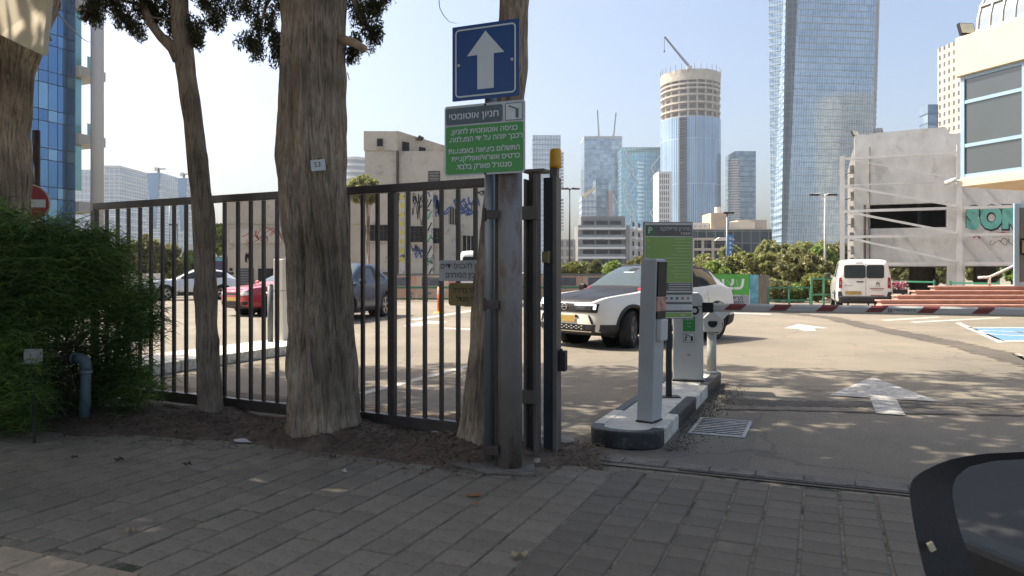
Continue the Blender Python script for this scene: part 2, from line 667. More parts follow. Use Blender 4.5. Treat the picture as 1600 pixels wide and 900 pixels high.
sheet('painted_arrow', arrow(Vector((3.57, 7.0, 0)), 0.125, 0.95, 0.53, 1.75, AX, AY), M_WHITE_LINE, 0.010)
sheet('painted_arrow', gp((1225, 513), (1247, 506.5), (1295, 513), (1272, 513.2), (1276, 517), (1256, 517.5), (1247, 514)), M_WHITE_LINE)
sheet('painted_arrow', gp((628, 510), (662, 501), (700, 503), (690, 505.5), (668, 506.5), (660, 510)), M_WHITE_LINE)
LINES = [((560, 614), (566, 618), (737, 573), (735, 569)), ((1492, 505), (1500, 504), (1575, 535), (1560, 536)),
         ((1582, 554), (1592, 552.5), (1650, 580), (1640, 583)), ((1140, 488.5), (1205, 490.5), (1205, 492), (1140, 490)),
         ((1563, 531.5), (1660, 531.5), (1660, 534), (1570, 534)), ((1512, 511.6), (1660, 511.2), (1660, 512.5), (1515, 513)),
         ((640, 499), (760, 481), (764, 482.5), (650, 501)), ((690, 512), (745, 514), (745, 516), (690, 514)),
         ((340, 541), (420, 531), (420, 534), (340, 545)), ((1376, 500), (1465, 495), (1470, 496.2), (1384, 501.5)),
         ((1420, 503), (1560, 496), (1566, 497.2), (1430, 504.5))]
for q in LINES:
    sheet('painted_line', gp(*q), M_WHITE_LINE)
bay = sheet('blue_disabled_bay', gp((1519, 513.4), (1660, 513), (1660, 531.2), (1560, 531.2)), M_BLUE_LINE, 0.004)
# the wheelchair figure on the bay: body, arms and a wheel, lying on the blue paint
sym = MB()
wc = G(1572, 521)
ring = [(wc.x + 0.55 * math.cos(a), wc.y + 0.75 * math.sin(a), 0.008) for a in np.linspace(0, 2 * PI, 25)[:-1]]
ring2 = [(wc.x + 0.40 * math.cos(a), wc.y + 0.56 * math.sin(a), 0.008) for a in np.linspace(0, 2 * PI, 25)[:-1]]
sym.add(ring + ring2, [(k, (k + 1) % 24, 24 + (k + 1) % 24, 24 + k) for k in range(24)])
for a, b_, w_ in (((0.3, 0.2), (1.5, 0.25), 0.14), ((1.5, 0.25), (1.9, -0.5), 0.12), ((0.9, 0.25), (0.95, -0.4), 0.12)):
    A_, B_ = Vector((wc.x + a[0], wc.y + a[1], 0.008)), Vector((wc.x + b_[0], wc.y + b_[1], 0.008))
    nrm = (B_ - A_).cross(Vector((0, 0, 1))).normalized() * w_
    sym.add([A_ - nrm, A_ + nrm, B_ + nrm, B_ - nrm], [(0, 1, 2, 3)])
sym.build('wheelchair_symbol', M_WHITE_LINE, lot)

# dark reinstated trench, hump seam and patches
def ribbon(name, cl, w, m, z=0.004, jit=0.0, n=60):
    cl = [Vector((p[0], p[1], 0)) for p in cl]
    b = MB()
    L_, R_ = [], []
    for i in range(n + 1):
        t = i / n * (len(cl) - 1)
        k = min(int(t), len(cl) - 2)
        p = cl[k].lerp(cl[k + 1], t - k)
        dr = (cl[k + 1] - cl[k]).normalized()
        nn = Vector((-dr.y, dr.x, 0))
        L_.append(p + nn * (w / 2 + random.uniform(-jit, jit)))
        R_.append(p - nn * (w / 2 + random.uniform(-jit, jit)))
    vs = [(p.x, p.y, z) for p in L_ + R_]
    b.add(vs, [(k, n + 1 + k, n + 2 + k, k + 1) for k in range(n)])
    return b.build(name, m, lot)


tr = [G(1230, 489), G(1300, 497), G(1360, 511), G(1420, 523), G(1480, 535), G(1540, 549), G(1600, 565), G(1700, 590)]
ribbon('trench_patch', tr, 0.55, M_TAR, 0.004, 0.12, 200)
ribbon('hump_seam', [G(1125, 640), G(1250, 642), G(1390, 646), G(1600, 650), G(1800, 655)], 0.05, M_TAR, 0.0062, 0.02, 90)
ribbon('patched_strip', [G(1130, 628), G(1260, 631), G(1420, 633), G(1600, 637), G(1800, 641)], 0.33, M_TAR, 0.0035, 0.05, 90)
sheet('asphalt_patch', gp((1075, 655), (1040, 720), (1165, 740), (1190, 652)), asphalt_mat('drain_patch', (0.15, 0.135, 0.11), (0.19, 0.17, 0.13), (0.08, 0.07, 0.06)), 0.0028)

# ------------------------------------------------------------------ pavement of separate pavers
EDGE = [(-14.0, 9.6), (-7.0, 7.15), (-4.37, 6.36), (-2.9, 6.10), (-2.04, 5.88), (-1.25, 5.52), (-0.45, 5.13), (0.05, 5.12), (0.34, 5.27), (2.39, 4.44), (6.0, 2.9), (14, -0.5)]


def edge_y(x):
    for (x0, y0), (x1, y1) in zip(EDGE, EDGE[1:]):
        if x0 <= x <= x1:
            return y0 + (y1 - y0) * (x - x0) / (x1 - x0)
    return -99


g = MB()
ep = [(x, y + 0.09, -0.0085) for x, y in EDGE]
g.add(ep + [tuple(uv(-14, 2.0, -0.0085)), tuple(uv(18, 2.0, -0.0085))], [tuple(range(len(ep) + 2))[::-1]])
pave = tag(g.build('pavement', M_JOINT), 'shaded pavement of grey concrete pavers', kind='structure')
PW, PL = 0.198, 0.16


def paver_mesh(w, l, h=0.055, c=0.006):
    b = MB()
    x, y = w / 2, l / 2
    vs = [(-x, -y, -h), (x, -y, -h), (x, y, -h), (-x, y, -h), (-x, -y, -c), (x, -y, -c), (x, y, -c), (-x, y, -c),
          (-x + c, -y + c, 0), (x - c, -y + c, 0), (x - c, y - c, 0), (-x + c, y - c, 0)]
    fs = [(0, 1, 5, 4), (1, 2, 6, 5), (2, 3, 7, 6), (3, 0, 4, 7), (4, 5, 9, 8), (5, 6, 10, 9), (6, 7, 11, 10), (7, 4, 8, 11), (8, 9, 10, 11)]
    return b.add(vs, fs)


pm_l, pm_r = paver_mesh(PW - 0.009, PL - 0.005), paver_mesh(PW - 0.015, PL - 0.005)
me_l, me_r = pm_l.data('paver'), pm_r.data('paver')
me_l.materials.append(M_PAVER)
me_r.materials.append(M_PAVER_R)
spots_ = []
for i in range(-24, 60):
    uu = i * PW
    right = uu < 1.35
    for j in range(0, 34):
        vv = 2.42 + PL * (j + 0.5) + (PL / 2 if (not right and i % 2) else 0)
        p = uv(uu, vv)
        if p.y > edge_y(p.x) - 0.02:
            continue
        px = 800 + p.x / max(p.y, 0.1) * FPX
        py = HOR + EYE / max(p.y, 0.1) * FPX
        infr = p.y > 1 and -20 < px < 1620 and py < 915
        spots_.append((p.y if infr else 100 + p.length, p, right))
spots_.sort(key=lambda t: t[0])
rest = MB()
prng = random.Random(5)
for k, (d, p, right) in enumerate(spots_):
    tilt = (prng.gauss(0, 0.011), prng.gauss(0, 0.011), RZ_V + prng.gauss(0, 0.014))
    z = max(-0.003, prng.gauss(0, 0.0022)) + 0.008 * (vnoise(np.array([p.x * 0.7]), np.array([p.y * 0.7]), np.array([0.0]), 3)[0] - 0.5)
    if k < 300:
        o = bpy.data.objects.new('paver', me_r if right else me_l)
        COL.objects.link(o)
        o.parent = pave
        o.location = (p.x, p.y, z)
        o.rotation_euler = tilt
    else:
        mt = Matrix.Translation((p.x, p.y, z)) @ Matrix.Rotation(tilt[2], 4, 'Z') @ Matrix.Rotation(tilt[0], 4, 'X')
        src = pm_r if right else pm_l
        rest.add([mt @ Vector(q) for q in src.v], src.f, 1 if right else 0)
ro = rest.build('pavers', [M_PAVER, M_PAVER_R], pave)
tag(ro, kind='stuff')
for m_ in (M_PAVER, M_PAVER_R):             # colour varies from paver to paver in the joined ones too
    nt_, N_, L_n, b_n = nodes_of(m_)
    hs_ = [n for n in N_ if n.type == 'HUE_SAT'][0]
    geo_ = N_.new('ShaderNodeNewGeometry')
    ad_ = N_.new('ShaderNodeMath')
    ad_.operation = 'ADD'
    mr_ = N_.new('ShaderNodeMapRange')
    mr_.inputs['To Min'].default_value = -0.08
    mr_.inputs['To Max'].default_value = 0.08
    L_n.new(geo_.outputs['Random Per Island'], mr_.inputs['Value'])
    old = hs_.inputs['Value'].links[0].from_socket
    L_n.new(old, ad_.inputs[0])
    L_n.new(mr_.outputs['Result'], ad_.inputs[1])
    L_n.new(ad_.outputs[0], hs_.inputs['Value'])

# pale kerb stones at the street side
g = MB()
g.add([tuple(uv(18, 1.98, -0.05)), tuple(uv(18, 2.42, -0.05)), tuple(uv(-14, 2.42, -0.05)), tuple(uv(-14, 1.98, -0.05))], [(0, 1, 2, 3)][::-1])
kb = tag(g.build('kerb', M_JOINT), 'pale stone kerb between street and pavement', kind='structure')
ks = paver_mesh(0.30, 0.205, 0.16, 0.01).data('kerb_stone')
ks.materials.append(M_PAVER_LIGHT)
for i in range(-6, 30):
    for r_ in (0, 1):
        p = uv(i * 0.31 + (0.155 if r_ else 0), 2.105 + 0.212 * r_)
        o = bpy.data.objects.new('kerb_stone', ks)
        COL.objects.link(o)
        o.parent = kb
        o.location = (p.x, p.y, prng.gauss(0.004, 0.003))
        o.rotation_euler = (prng.gauss(0, 0.008), prng.gauss(0, 0.008), RZ_V + prng.gauss(0, 0.01))

# bare soil strip under the trees and along the fence
nx, ny = 220, 60
xs = np.linspace(-12.0, 0.62, nx)
ed = np.array([edge_y(x) for x in xs])
fence_y = 5.8 + (-(xs + 0.24)) / 2.0
far = np.maximum(fence_y + 1.1, ed + 0.4)
far[xs > 0.0] = 5.75
far = np.maximum(far, ed + 0.05)
t = np.linspace(0, 1, ny)
X = np.repeat(xs[:, None], ny, 1)
Y = (ed - 0.06)[:, None] + ((far - ed + 0.06)[:, None]) * t[None, :]
Y += (vnoise(X * 6, np.zeros_like(X), np.zeros_like(X), 9) - 0.5) * 0.10 * (1 - t)[None, :]
Z = 0.004 + 0.05 * np.minimum(t * 6, 1)[None, :] * np.minimum((1 - t) * 6, 1)[None, :] * (0.3 + 1.0 * vnoise(X * 2.2, Y * 2.2, X * 0, 4)) + 0.012 * (vnoise(X * 14, Y * 14, X * 0, 7) - 0.3)
for bx0, by0, br0 in ((-1.52, 6.02, 0.34), (-2.77, 6.82, 0.16), (-0.25, 5.62, 0.2), (-5.1, 7.3, 0.35)):      # soil heaped against the trunks
    rr0 = np.sqrt((X - bx0) ** 2 + (Y - by0) ** 2)
    Z += 0.055 * np.exp(-np.maximum(rr0 - br0, 0) ** 2 / 0.03) * (0.5 + vnoise(X * 9, Y * 9, X * 0, 14))
Z[:, 0] = -0.02
vv_ = np.stack([X, Y, Z], -1).reshape(-1, 3)
ii = np.arange(nx * ny).reshape(nx, ny)
ff = np.stack([ii[:-1, :-1], ii[1:, :-1], ii[1:, 1:], ii[:-1, 1:]], -1).reshape(-1, 4)
tag(np_mesh('soil_strip', vv_, ff, M_DIRT, None, True), 'brown soil strip with litter under the trees', kind='structure')
# dead needles, chips and twigs lying about
rg = np.random.default_rng(8)
n = 14000
x = rg.uniform(-6.0, 0.7, n)
e = np.array([edge_y(a) for a in x])
y = e + rg.normal(0.35, 0.28, n)
keep = (y > e - 0.35) & (y < 5.8 - (x + 0.24) / 2 + 0.6)
x, y = x[keep], y[keep]
pts_ = np.stack([x, y, np.full(len(x), 0.03)], 1)
# settle them on the soil surface
ix = np.clip(np.searchsorted(xs, x), 0, nx - 1)
tt = (y - (ed[ix] - 0.06)) / (far[ix] - ed[ix] + 0.06)
iy = np.clip((tt * (ny - 1)).astype(int), 0, ny - 1)
pts_[:, 2] = np.where(tt > 0, Z[ix, iy], 0.0) + 0.006
n = len(pts_)
a = rg.uniform(0, 2 * PI, n)
ln = rg.uniform(0.008, 0.030, n)
wd = rg.uniform(0.002, 0.008, n)
dx, dy = np.cos(a), np.sin(a)
tilt = rg.normal(0, 0.25, n)
L3 = np.stack([dx, dy, tilt], 1) * ln[:, None]
S3 = np.stack([-dy, dx, rg.normal(0, 0.2, n)], 1) * wd[:, None]
v4 = np.stack([pts_ - L3, pts_ + S3, pts_ + L3, pts_ - S3], 1).reshape(-1, 3)
tag(np_mesh('leaf_litter', v4, np.arange(4 * n).reshape(-1, 4), leaf_mat('dead_litter', (0.06, 0.038, 0.022), (0.24, 0.17, 0.10), 0.05, 0.9)),
    'dead needles and bark chips littering the soil strip', 'litter', kind='stuff')
# broken plastic and paper scraps, stones by the fence foot
def rock(name, label, c, r, m, seed, flat=0.6):
    rg_ = np.random.default_rng(seed)
    b = bmesh.new()
    bmesh.ops.create_icosphere(b, subdivisions=2, radius=1)
    for v in b.verts:
        k = 0.75 + 0.5 * rg_.random()
        v.co = Vector((v.co.x * r * k, v.co.y * r * k * 0.8, v.co.z * r * flat * k))
    me = bpy.data.meshes.new(name)
    b.to_mesh(me)
    b.free()
    me.materials.append(m)
    o = bpy.data.objects.new(name, me)
    COL.objects.link(o)
    o.location = c
    return tag(o, label, 'stone')


M_CONC2 = mat('grubby_concrete', (0.27, 0.255, 0.225), 0.9, var=0.25, vs=6, bump=0.5, bs=40, spots=(0.12, 0.10, 0.08), sp_scale=9, sp_lo=0.5, sp_hi=0.68)
M_STONE = mat('dusty_stone', (0.30, 0.27, 0.22), 0.9, var=0.3, vs=8, bump=0.6, bs=30)
rock('stone', 'pale lump of stone on the soil between bush and thin trunk', G(247, 640) + Vector((0, 0, 0.03)), 0.07, M_STONE, 3)
rock('stone', 'flat stone on the soil just beside the gate posts', G(878, 692) + Vector((0, 0, 0.02)), 0.09, M_STONE, 5, 0.35)
rock('stone', 'small stone at the foot of the rusty round post', G(838, 726) + Vector((0, 0, 0.02)), 0.04, M_STONE, 6)

M_FOOT = mat('dirty_concrete', (0.17, 0.155, 0.13), 0.9, var=0.3, vs=5, bump=0.4, bs=50, spots=(0.085, 0.068, 0.05), sp_scale=7, sp_lo=0.5, sp_hi=0.68)
# broken concrete edging under the gate, with scraps of paper
for lab_, q_, h_ in (('broken pale concrete slab on the soil under the gate right of the thick trunk', ((566, 668), (640, 676), (648, 686), (572, 681)), 0.035), ('second broken concrete slab under the gate near the sign pole', ((644, 676), (708, 684), (706, 692), (652, 688)), 0.03)):
    g = MB()
    pq = [G(*p_) for p_ in q_]
    g.prism(pq, (0, 0, h_ + 0.03))
    tag(g.build('concrete_slab', M_CONC2, bevel=0.008), lab_, 'slab')
for lab_, q_ in (('crumpled white paper scrap lying by the gate near the sign pole', ((672, 684), (682, 681), (690, 685), (684, 690), (675, 689))), ('small white litter scrap at the pavers edge below the thick trunk', ((534, 738), (540, 736), (543, 739), (537, 741))), ('pale scrap of paper on the soil left of the thick trunk', ((362, 689), (384, 688), (396, 692), (370, 694)))):
    g = MB()
    pq = [G(*p_) for p_ in q_]
    cq = sum(pq, Vector()) / len(pq)
    g.add([cq + Vector((0, 0, 0.085 if 'gate' in lab_ else 0.03))] + [p_ + Vector((0, 0, (0.068 if 'gate' in lab_ else 0.012) + 0.008 * math.sin(i_ * 2.3))) for i_, p_ in enumerate(pq)], [(0, 1 + i_, 1 + (i_ + 1) % len(pq)) for i_ in range(len(pq))])
    tag(g.build('paper_scrap', mat('scrap_paper', (0.55, 0.53, 0.48), 0.8, var=0.1)), lab_, 'litter')
# gate track along the car park edge
g = MB()
g.beam(uv(0.9, 5.10, 0.004), uv(-6, 5.10, 0.004), 0.018, 0.008)
tag(g.build('gate_track', M_STEELDK), 'thin dark steel gate track across the entrance', 'gate track')
g = MB()
for i in range(26):
    a = -5.8 + i * 0.30
    g.prism([uv(-a, 5.13, 0.0), uv(-a - 0.29, 5.13, 0.0), uv(-a - 0.29, 5.13 + 0.14 + 0.03 * random.random(), 0.0), uv(-a, 5.13 + 0.14 + 0.03 * random.random(), 0.0)], (0, 0, 0.007 + 0.004 * random.random()))
tag(g.build('concrete_strip', M_FOOT), 'narrow cracked concrete strip beside the gate track', kind='structure')

# concrete footing slab round the posts
g = MB()
g.prism([G(700, 727), G(760, 742), G(838, 745), G(834, 727), G(780, 716), G(720, 716)], (0, 0, 0.022))
tag(g.build('concrete_footing', M_FOOT, bevel=0.006), 'low concrete footing slab round the rusty round post', 'footing')

# orange spray marks and dry leaves on the pavers
M_ORANGE_SPRAY = mat('orange_spray', (0.36, 0.15, 0.03), 0.8, var=0.4, vs=30, spots=(0.13, 0.11, 0.09), sp_scale=60, sp_lo=0.45, sp_hi=0.6)
for cx, cy, rx, ry in ((741, 775, 0.062, 0.042), (744, 789, 0.026, 0.018)):
    c = G(cx, cy)
    sheet('orange_spray_mark', [(c.x + rx * math.cos(a_) * random.uniform(0.5, 1.15), c.y + ry * math.sin(a_) * random.uniform(0.6, 1.1)) for a_ in np.linspace(0, 2 * PI, 22)[:-1]], M_ORANGE_SPRAY, 0.0095, pave)


def dry_leaf(label, px, py, r, rz, m, seed=0):
    rg_ = random.Random(seed)
    b = MB()
    out = []
    for k in range(20):
        a_ = 2 * PI * k / 20
        lobe = 0.55 + 0.45 * abs(math.cos(a_ * 2.5))
        out.append((r * lobe * math.cos(a_), r * lobe * math.sin(a_) * 0.8, 0.012 + 0.012 * math.sin(a_ * 3 + seed)))
    b.add([(0, 0, 0.010)] + out, [(0, 1 + k, 1 + (k + 1) % 20) for k in range(20)])
    b.tube([(-r * 0.9, 0, 0.012), (-r * 1.5, 0.01, 0.016)], 0.0018, 5)
    o = b.build('dry_leaf', m, None, loc=G(px, py) + Vector((0, 0, 0.006)))
    o.rotation_euler = (0, 0, rz)
    return tag(o, label, 'leaf', 'fallen leaves on the pavers')


M_DRYLEAF = leaf_mat('dry_leaf', (0.30, 0.23, 0.13), (0.42, 0.34, 0.2), 0.1, 0.8)
M_DARKLEAF = leaf_mat('dark_dry_leaf', (0.05, 0.04, 0.03), (0.09, 0.07, 0.05), 0.1, 0.8)
dry_leaf('large pale dry leaf lying at the bottom middle of the pavers', 812, 872, 0.045, 0.4, M_DRYLEAF, 1)
dry_leaf('small pinkish dry leaf alone on the left pavers', 204, 833, 0.026, 1.2, M_DRYLEAF, 2)
dry_leaf('dark curled leaf on the pavers in front of the thin trunk', 186, 721, 0.045, 2.2, M_DARKLEAF, 3)
dry_leaf('dark curled leaf on the pavers between thin and thick trunk', 293, 728, 0.03, 0.2, M_DARKLEAF, 4)
dry_leaf('dark leaf on the pavers below the blue pipe', 117, 717, 0.025, 0.2, M_DARKLEAF, 5)
dry_leaf('ochre leaf at the edge of pavers and soil', 166, 674, 0.05, 0.9, M_DRYLEAF, 6)
dry_leaf('small dark leaf at the pavers edge before the thick trunk', 521, 717, 0.022, 0.9, M_DARKLEAF, 7)

# ------------------------------------------------------------------ entrance island with kerb blocks
IU0, IU1, IV0, IV1, IH = 1.126, 1.70, 5.78, 9.3, 0.137
isl = thing('traffic_island', 'raised concrete island with black and white kerb at the entrance', 'traffic island', uv((IU0 + IU1) / 2, IV0, 0), RZ_V)
hw = (IU1 - IU0) / 2
LV = IV1 - IV0
nose = [(hw * math.cos(a_), -0.26 * abs(math.sin(a_)) ** 0.7) for a_ in np.linspace(0, -PI, 15)]
inset = 0.10
g = MB()
top_out = [(-hw + inset, LV - inset), (-hw + inset, 0)] + [(x_ * (hw - inset) / hw, y_ * 0.62) for x_, y_ in nose[::-1][1:-1]] + [(hw - inset, 0), (hw - inset, LV - inset)]
g.prism([(x_, y_, 0) for x_, y_ in top_out], (0, 0, IH - 0.006))
g.build('top_slab', M_CONC, isl)


def kerb_block(poly, m):
    b = MB()
    b.prism([(x_, y_, 0) for x_, y_ in poly], (0, 0, IH))
    return b.build('kerb_block', m, isl, bevel=0.014)


kerb_block(nose + [(x_ * (hw - inset) / hw, y_ * 0.62) for x_, y_ in nose[::-1]], M_KERBB)
cuts = [0.003, 0.63, 1.58, 2.39, LV - 0.0]
for k in range(4):
    m = (M_KERBW, M_KERBB)[k % 2]
    kerb_block([(hw - inset, cuts[k] + 0.004), (hw, cuts[k] + 0.004), (hw, cuts[k + 1] - 0.004), (hw - inset, cuts[k + 1] - 0.004)], m)
    kerb_block([(-hw, cuts[k] + 0.004), (-hw + inset, cuts[k] + 0.004), (-hw + inset, cuts[k + 1] - 0.004), (-hw, cuts[k + 1] - 0.004)], m)
kerb_block([(-hw + inset + 0.003, LV - inset), (hw - inset - 0.003, LV - inset), (hw - inset - 0.003, LV), (-hw + inset + 0.003, LV)], M_KERBB)

# drain grate
gq = [G(1085, 681), G(1110, 655), G(1163, 657), G(1149, 684)]
gc = sum(gq, Vector()) / 4
M_GRATE = mat('worn_iron', (0.36, 0.35, 0.33), 0.5, 0.3, var=0.2, vs=10, spots=(0.18, 0.12, 0.08), sp_scale=12)
grate = thing('drain_grate', 'rusty slotted drain grate in the asphalt beside the island', 'drain grate', (gc.x, gc.y, 0.004), RZ_V)
g = MB()
gw, gl = 0.20, 0.33
for x0, x1, y0, y1 in ((-gw - 0.03, -gw, -gl - 0.03, gl + 0.03), (gw, gw + 0.03, -gl - 0.03, gl + 0.03), (-gw, gw, -gl - 0.03, -gl), (-gw, gw, gl, gl + 0.03)):
    g.box(x0, x1, y0, y1, 0, 0.007)
g.build('frame', M_GRATE, grate)
g = MB()
g.box(-gw, gw, -gl, gl, 0.0005, 0.002)  # flat black sheet painted as the shade between the bars
g.build('slot_shade', mat('painted_slot_shade', (0.012, 0.011, 0.010), 0.9), grate)
for k in range(9):
    y0 = -gl + 0.010 + k * 0.0735
    g = MB()
    g.box(-gw + 0.002, gw - 0.002, y0, y0 + 0.034, 0.0024, 0.0045)
    g.build('bar', M_GRATE, grate)
# gravel swept against the island
rg = np.random.default_rng(21)
n = 1300
s_ = rg.uniform(5.6, 9.2, n)
off = np.abs(rg.normal(0, 0.13, n)) + 0.01
P_ = np.outer(IU0 - off, np.array(U)) + np.outer(s_, np.array(V))
b = rg.normal(size=(n, 4, 3))
r_ = rg.uniform(0.003, 0.008, n)
tet = np.array([[1, 1, 1], [1, -1, -1], [-1, 1, -1], [-1, -1, 1]]) * 0.7
v4 = (P_[:, None, :] + np.array([0, 0, 0.008])) + (tet[None] + 0.4 * b) * r_[:, None, None]
f3 = np.array([[0, 1, 2], [0, 3, 1], [0, 2, 3], [1, 3, 2]])
f3 = (np.arange(n)[:, None, None] * 4 + f3[None]).reshape(-1, 3)
tag(np_mesh('gravel', v4.reshape(-1, 3), f3, mat('grit', (0.16, 0.135, 0.10), 0.9, var=0.4, vs=30)), 'loose grit swept against the island kerb', 'gravel', kind='stuff')
# ------------------------------------------------------------------ trees
def bark_mat(name, c1, c2, c3):
    m = bpy.data.materials.new(name)
    nt, N, L, b = nodes_of(m)
    tc = N.new('ShaderNodeTexCoord')
    mp = N.new('ShaderNodeMapping')
    mp.inputs['Scale'].default_value = (17, 17, 2.0)
    L.new(tc.outputs['Object'], mp.inputs['Vector'])
    n1 = N.new('ShaderNodeTexNoise')
    n1.inputs['Scale'].default_value = 2.2
    n1.inputs['Detail'].default_value = 8
    n1.inputs['Roughness'].default_value = 0.7
    n1.inputs['Distortion'].default_value = 1.1
    L.new(mp.outputs['Vector'], n1.inputs['Vector'])
    cr = N.new('ShaderNodeValToRGB')
    e = cr.color_ramp.elements
    e[0].position, e[0].color = 0.32, (*c1, 1)
    e[1].position, e[1].color = 0.72, (*c3, 1)
    k = e.new(0.5)
    k.color = (*c2, 1)
    L.new(n1.outputs['Fac'], cr.inputs['Fac'])
    n2 = N.new('ShaderNodeTexNoise')
    n2.inputs['Scale'].default_value = 1.7
    n2.inputs['Detail'].default_value = 4
    L.new(tc.outputs['Object'], n2.inputs['Vector'])
    hs = N.new('ShaderNodeHueSaturation')
    rp = N.new('ShaderNodeMapRange')
    rp.inputs['From Min'].default_value = 0.3
    rp.inputs['From Max'].default_value = 0.7
    rp.inputs['To Min'].default_value = 0.5
    rp.inputs['To Max'].default_value = 1.4
    L.new(n2.outputs['Fac'], rp.inputs['Value'])
    L.new(rp.outputs['Result'], hs.inputs['Value'])
    L.new(cr.outputs['Color'], hs.inputs['Color'])
    L.new(hs.outputs['Color'], b.inputs['Base Color'])
    b.inputs['Roughness'].default_value = 0.92
    b.inputs['Specular IOR Level'].default_value = 0.2
    bp = N.new('ShaderNodeBump')
    bp.inputs['Strength'].default_value = 0.9
    bp.inputs['Distance'].default_value = 0.012
    L.new(n1.outputs['Fac'], bp.inputs['Height'])
    L.new(bp.outputs['Normal'], b.inputs['Normal'])
    return m


M_BARK = bark_mat('fibrous_cypress_bark', (0.12, 0.088, 0.062), (0.36, 0.285, 0.205), (0.53, 0.44, 0.33))
M_BARK2 = bark_mat('smoother_grey_bark', (0.15, 0.114, 0.085), (0.34, 0.275, 0.205), (0.47, 0.39, 0.30))
M_CYP = leaf_mat('cypress_leaf', (0.045, 0.052, 0.024), (0.13, 0.122, 0.055), 0.38)
M_WOOD_CUT = mat('cut_wood', (0.42, 0.30, 0.19), 0.8, var=0.2, vs=20)


def trunk_mesh(path, radii, na, nh, flute=0.0, ridge=0.008, twist=0.4, seed=0, cells=60, cleft=None, knots=None):
    """tapered trunk with real grooves: path points, radius at each"""
    path = np.array([tuple(p) for p in path], float)
    tt = np.linspace(0, len(path) - 1, nh)
    k = np.minimum(tt.astype(int), len(path) - 2)
    f = (tt - k)
    f = f * f * (3 - 2 * f) * 0.35 + f * 0.65
    C = path[k] * (1 - f)[:, None] + path[k + 1] * f[:, None]
    R = np.array(radii)[k] * (1 - f) + np.array(radii)[k + 1] * f
    th = np.linspace(0, 2 * PI, na, endpoint=False)
    T, H = np.meshgrid(th, C[:, 2])
    Tw = T + twist * H * 0.15
    rg_ = np.random.default_rng(seed)
    fl = sum(math.sqrt(1.0 / q) * np.cos(q * Tw + rg_.uniform(0, 6)) for q in (2, 3, 5, 7)) * 0.45
    cx, cy = np.cos(Tw), np.sin(Tw)
    kk = cells / (2 * PI)
    warp = vnoise(cx * 3, cy * 3, H * 1.5, seed + 5)
    n1 = vnoise(cx * kk + warp * 2, cy * kk + warp * 2, H * 1.7, seed + 1)
    n2 = vnoise(cx * kk * 2.1 + 7, cy * kk * 2.1, H * 3.1, seed + 2)
    rid = np.abs(n1 - 0.5) * 2 + 0.6 * np.abs(n2 - 0.5) * 2
    n3 = vnoise(cx * 2 + 3, cy * 2, H * 1.6, seed + 3) - 0.5
    RR = R[:, None] * (1 + flute * fl + 0.10 * n3) + ridge * (rid - 0.7)
    for ca, cd, cw in cleft or ():
        da = (T - ca - 0.10 * np.sin(H * 1.3) + PI) % (2 * PI) - PI
        RR = RR - cd * np.exp(-(da / cw) ** 2) * (0.75 + 0.25 * np.sin(H * 2.1 + ca))
    for ka, kz, kamp, kw in knots or ():
        da = (T - ka + PI) % (2 * PI) - PI
        rr2 = (da * R[:, None]) ** 2 + ((H - kz) * 0.8) ** 2
        RR = RR + kamp * (np.exp(-rr2 / kw ** 2) - 0.8 * np.exp(-rr2 / (kw * 0.45) ** 2))
    Xp = C[:, 0][:, None] + RR * np.cos(T)
    Yp = C[:, 1][:, None] + RR * np.sin(T)
    V_ = np.stack([Xp, Yp, H], -1).reshape(-1, 3)
    i = np.arange(nh * na).reshape(nh, na)
    j = np.roll(i, -1, axis=1)
    F_ = np.stack([i[:-1], j[:-1], j[1:], i[1:]], -1).reshape(-1, 4)
    return V_, F_


def clump_points(lst, d, jig=0.12, sub=5, seed=0):
    """(px, py, radius in px) sprays hanging from the limbs"""
    rg_ = np.random.default_rng(seed)
    out = []
    for px, py, r in lst:
        c = np.array(W(px, py, d))
        rr = r / FPX * d
        for _ in range(sub):
            out.append(c + rg_.normal(size=3) * np.array([rr, rr * 1.3, rr]) * 0.55)
    return np.array(out)


PANEL_C = W(5, 8, 5.6)


def crown(parent, ells, seed, extra=None, lx=0.19, ly=0.10, ncl=270, per=44, gap=None):
    rg_ = np.random.default_rng(seed)
    pv, pf, off = [], [], 0
    for c, r, *nn in ells:
        cc = ellipsoid_pts(c, r, nn[0] if nn else ncl, rg_, 0.25)
        if gap:                                   # leaves cleared along the sun's line so the cream board is lit
            rel = cc - np.array(gap[0])
            ts = np.array(TO_SUN)
            dist = np.linalg.norm(rel - np.outer(rel @ ts, ts), axis=1)
            cc = cc[dist > gap[1]]
        v_, f_ = leaves(cc, per, 0.36, lx, ly, seed + 1, 0.5)
        pv.append(v_)
        pf.append(f_ + off)
        off += len(v_)
    if extra is not None:
        v_, f_ = leaves(extra, 84, (0.055, 0.055, 0.095), 0.042, 0.011, seed + 2, 1.1)
        pv.append(v_)
        pf.append(f_ + off)
    return np_mesh('crown', np.concatenate(pv), np.concatenate(pf), M_CYP, parent)


def limb(parent, pts, rad, m=None, n=10):
    b = MB()
    b.tube(pts, rad, n)
    return b.build('limb', m or M_BARK2, parent, smooth=True)


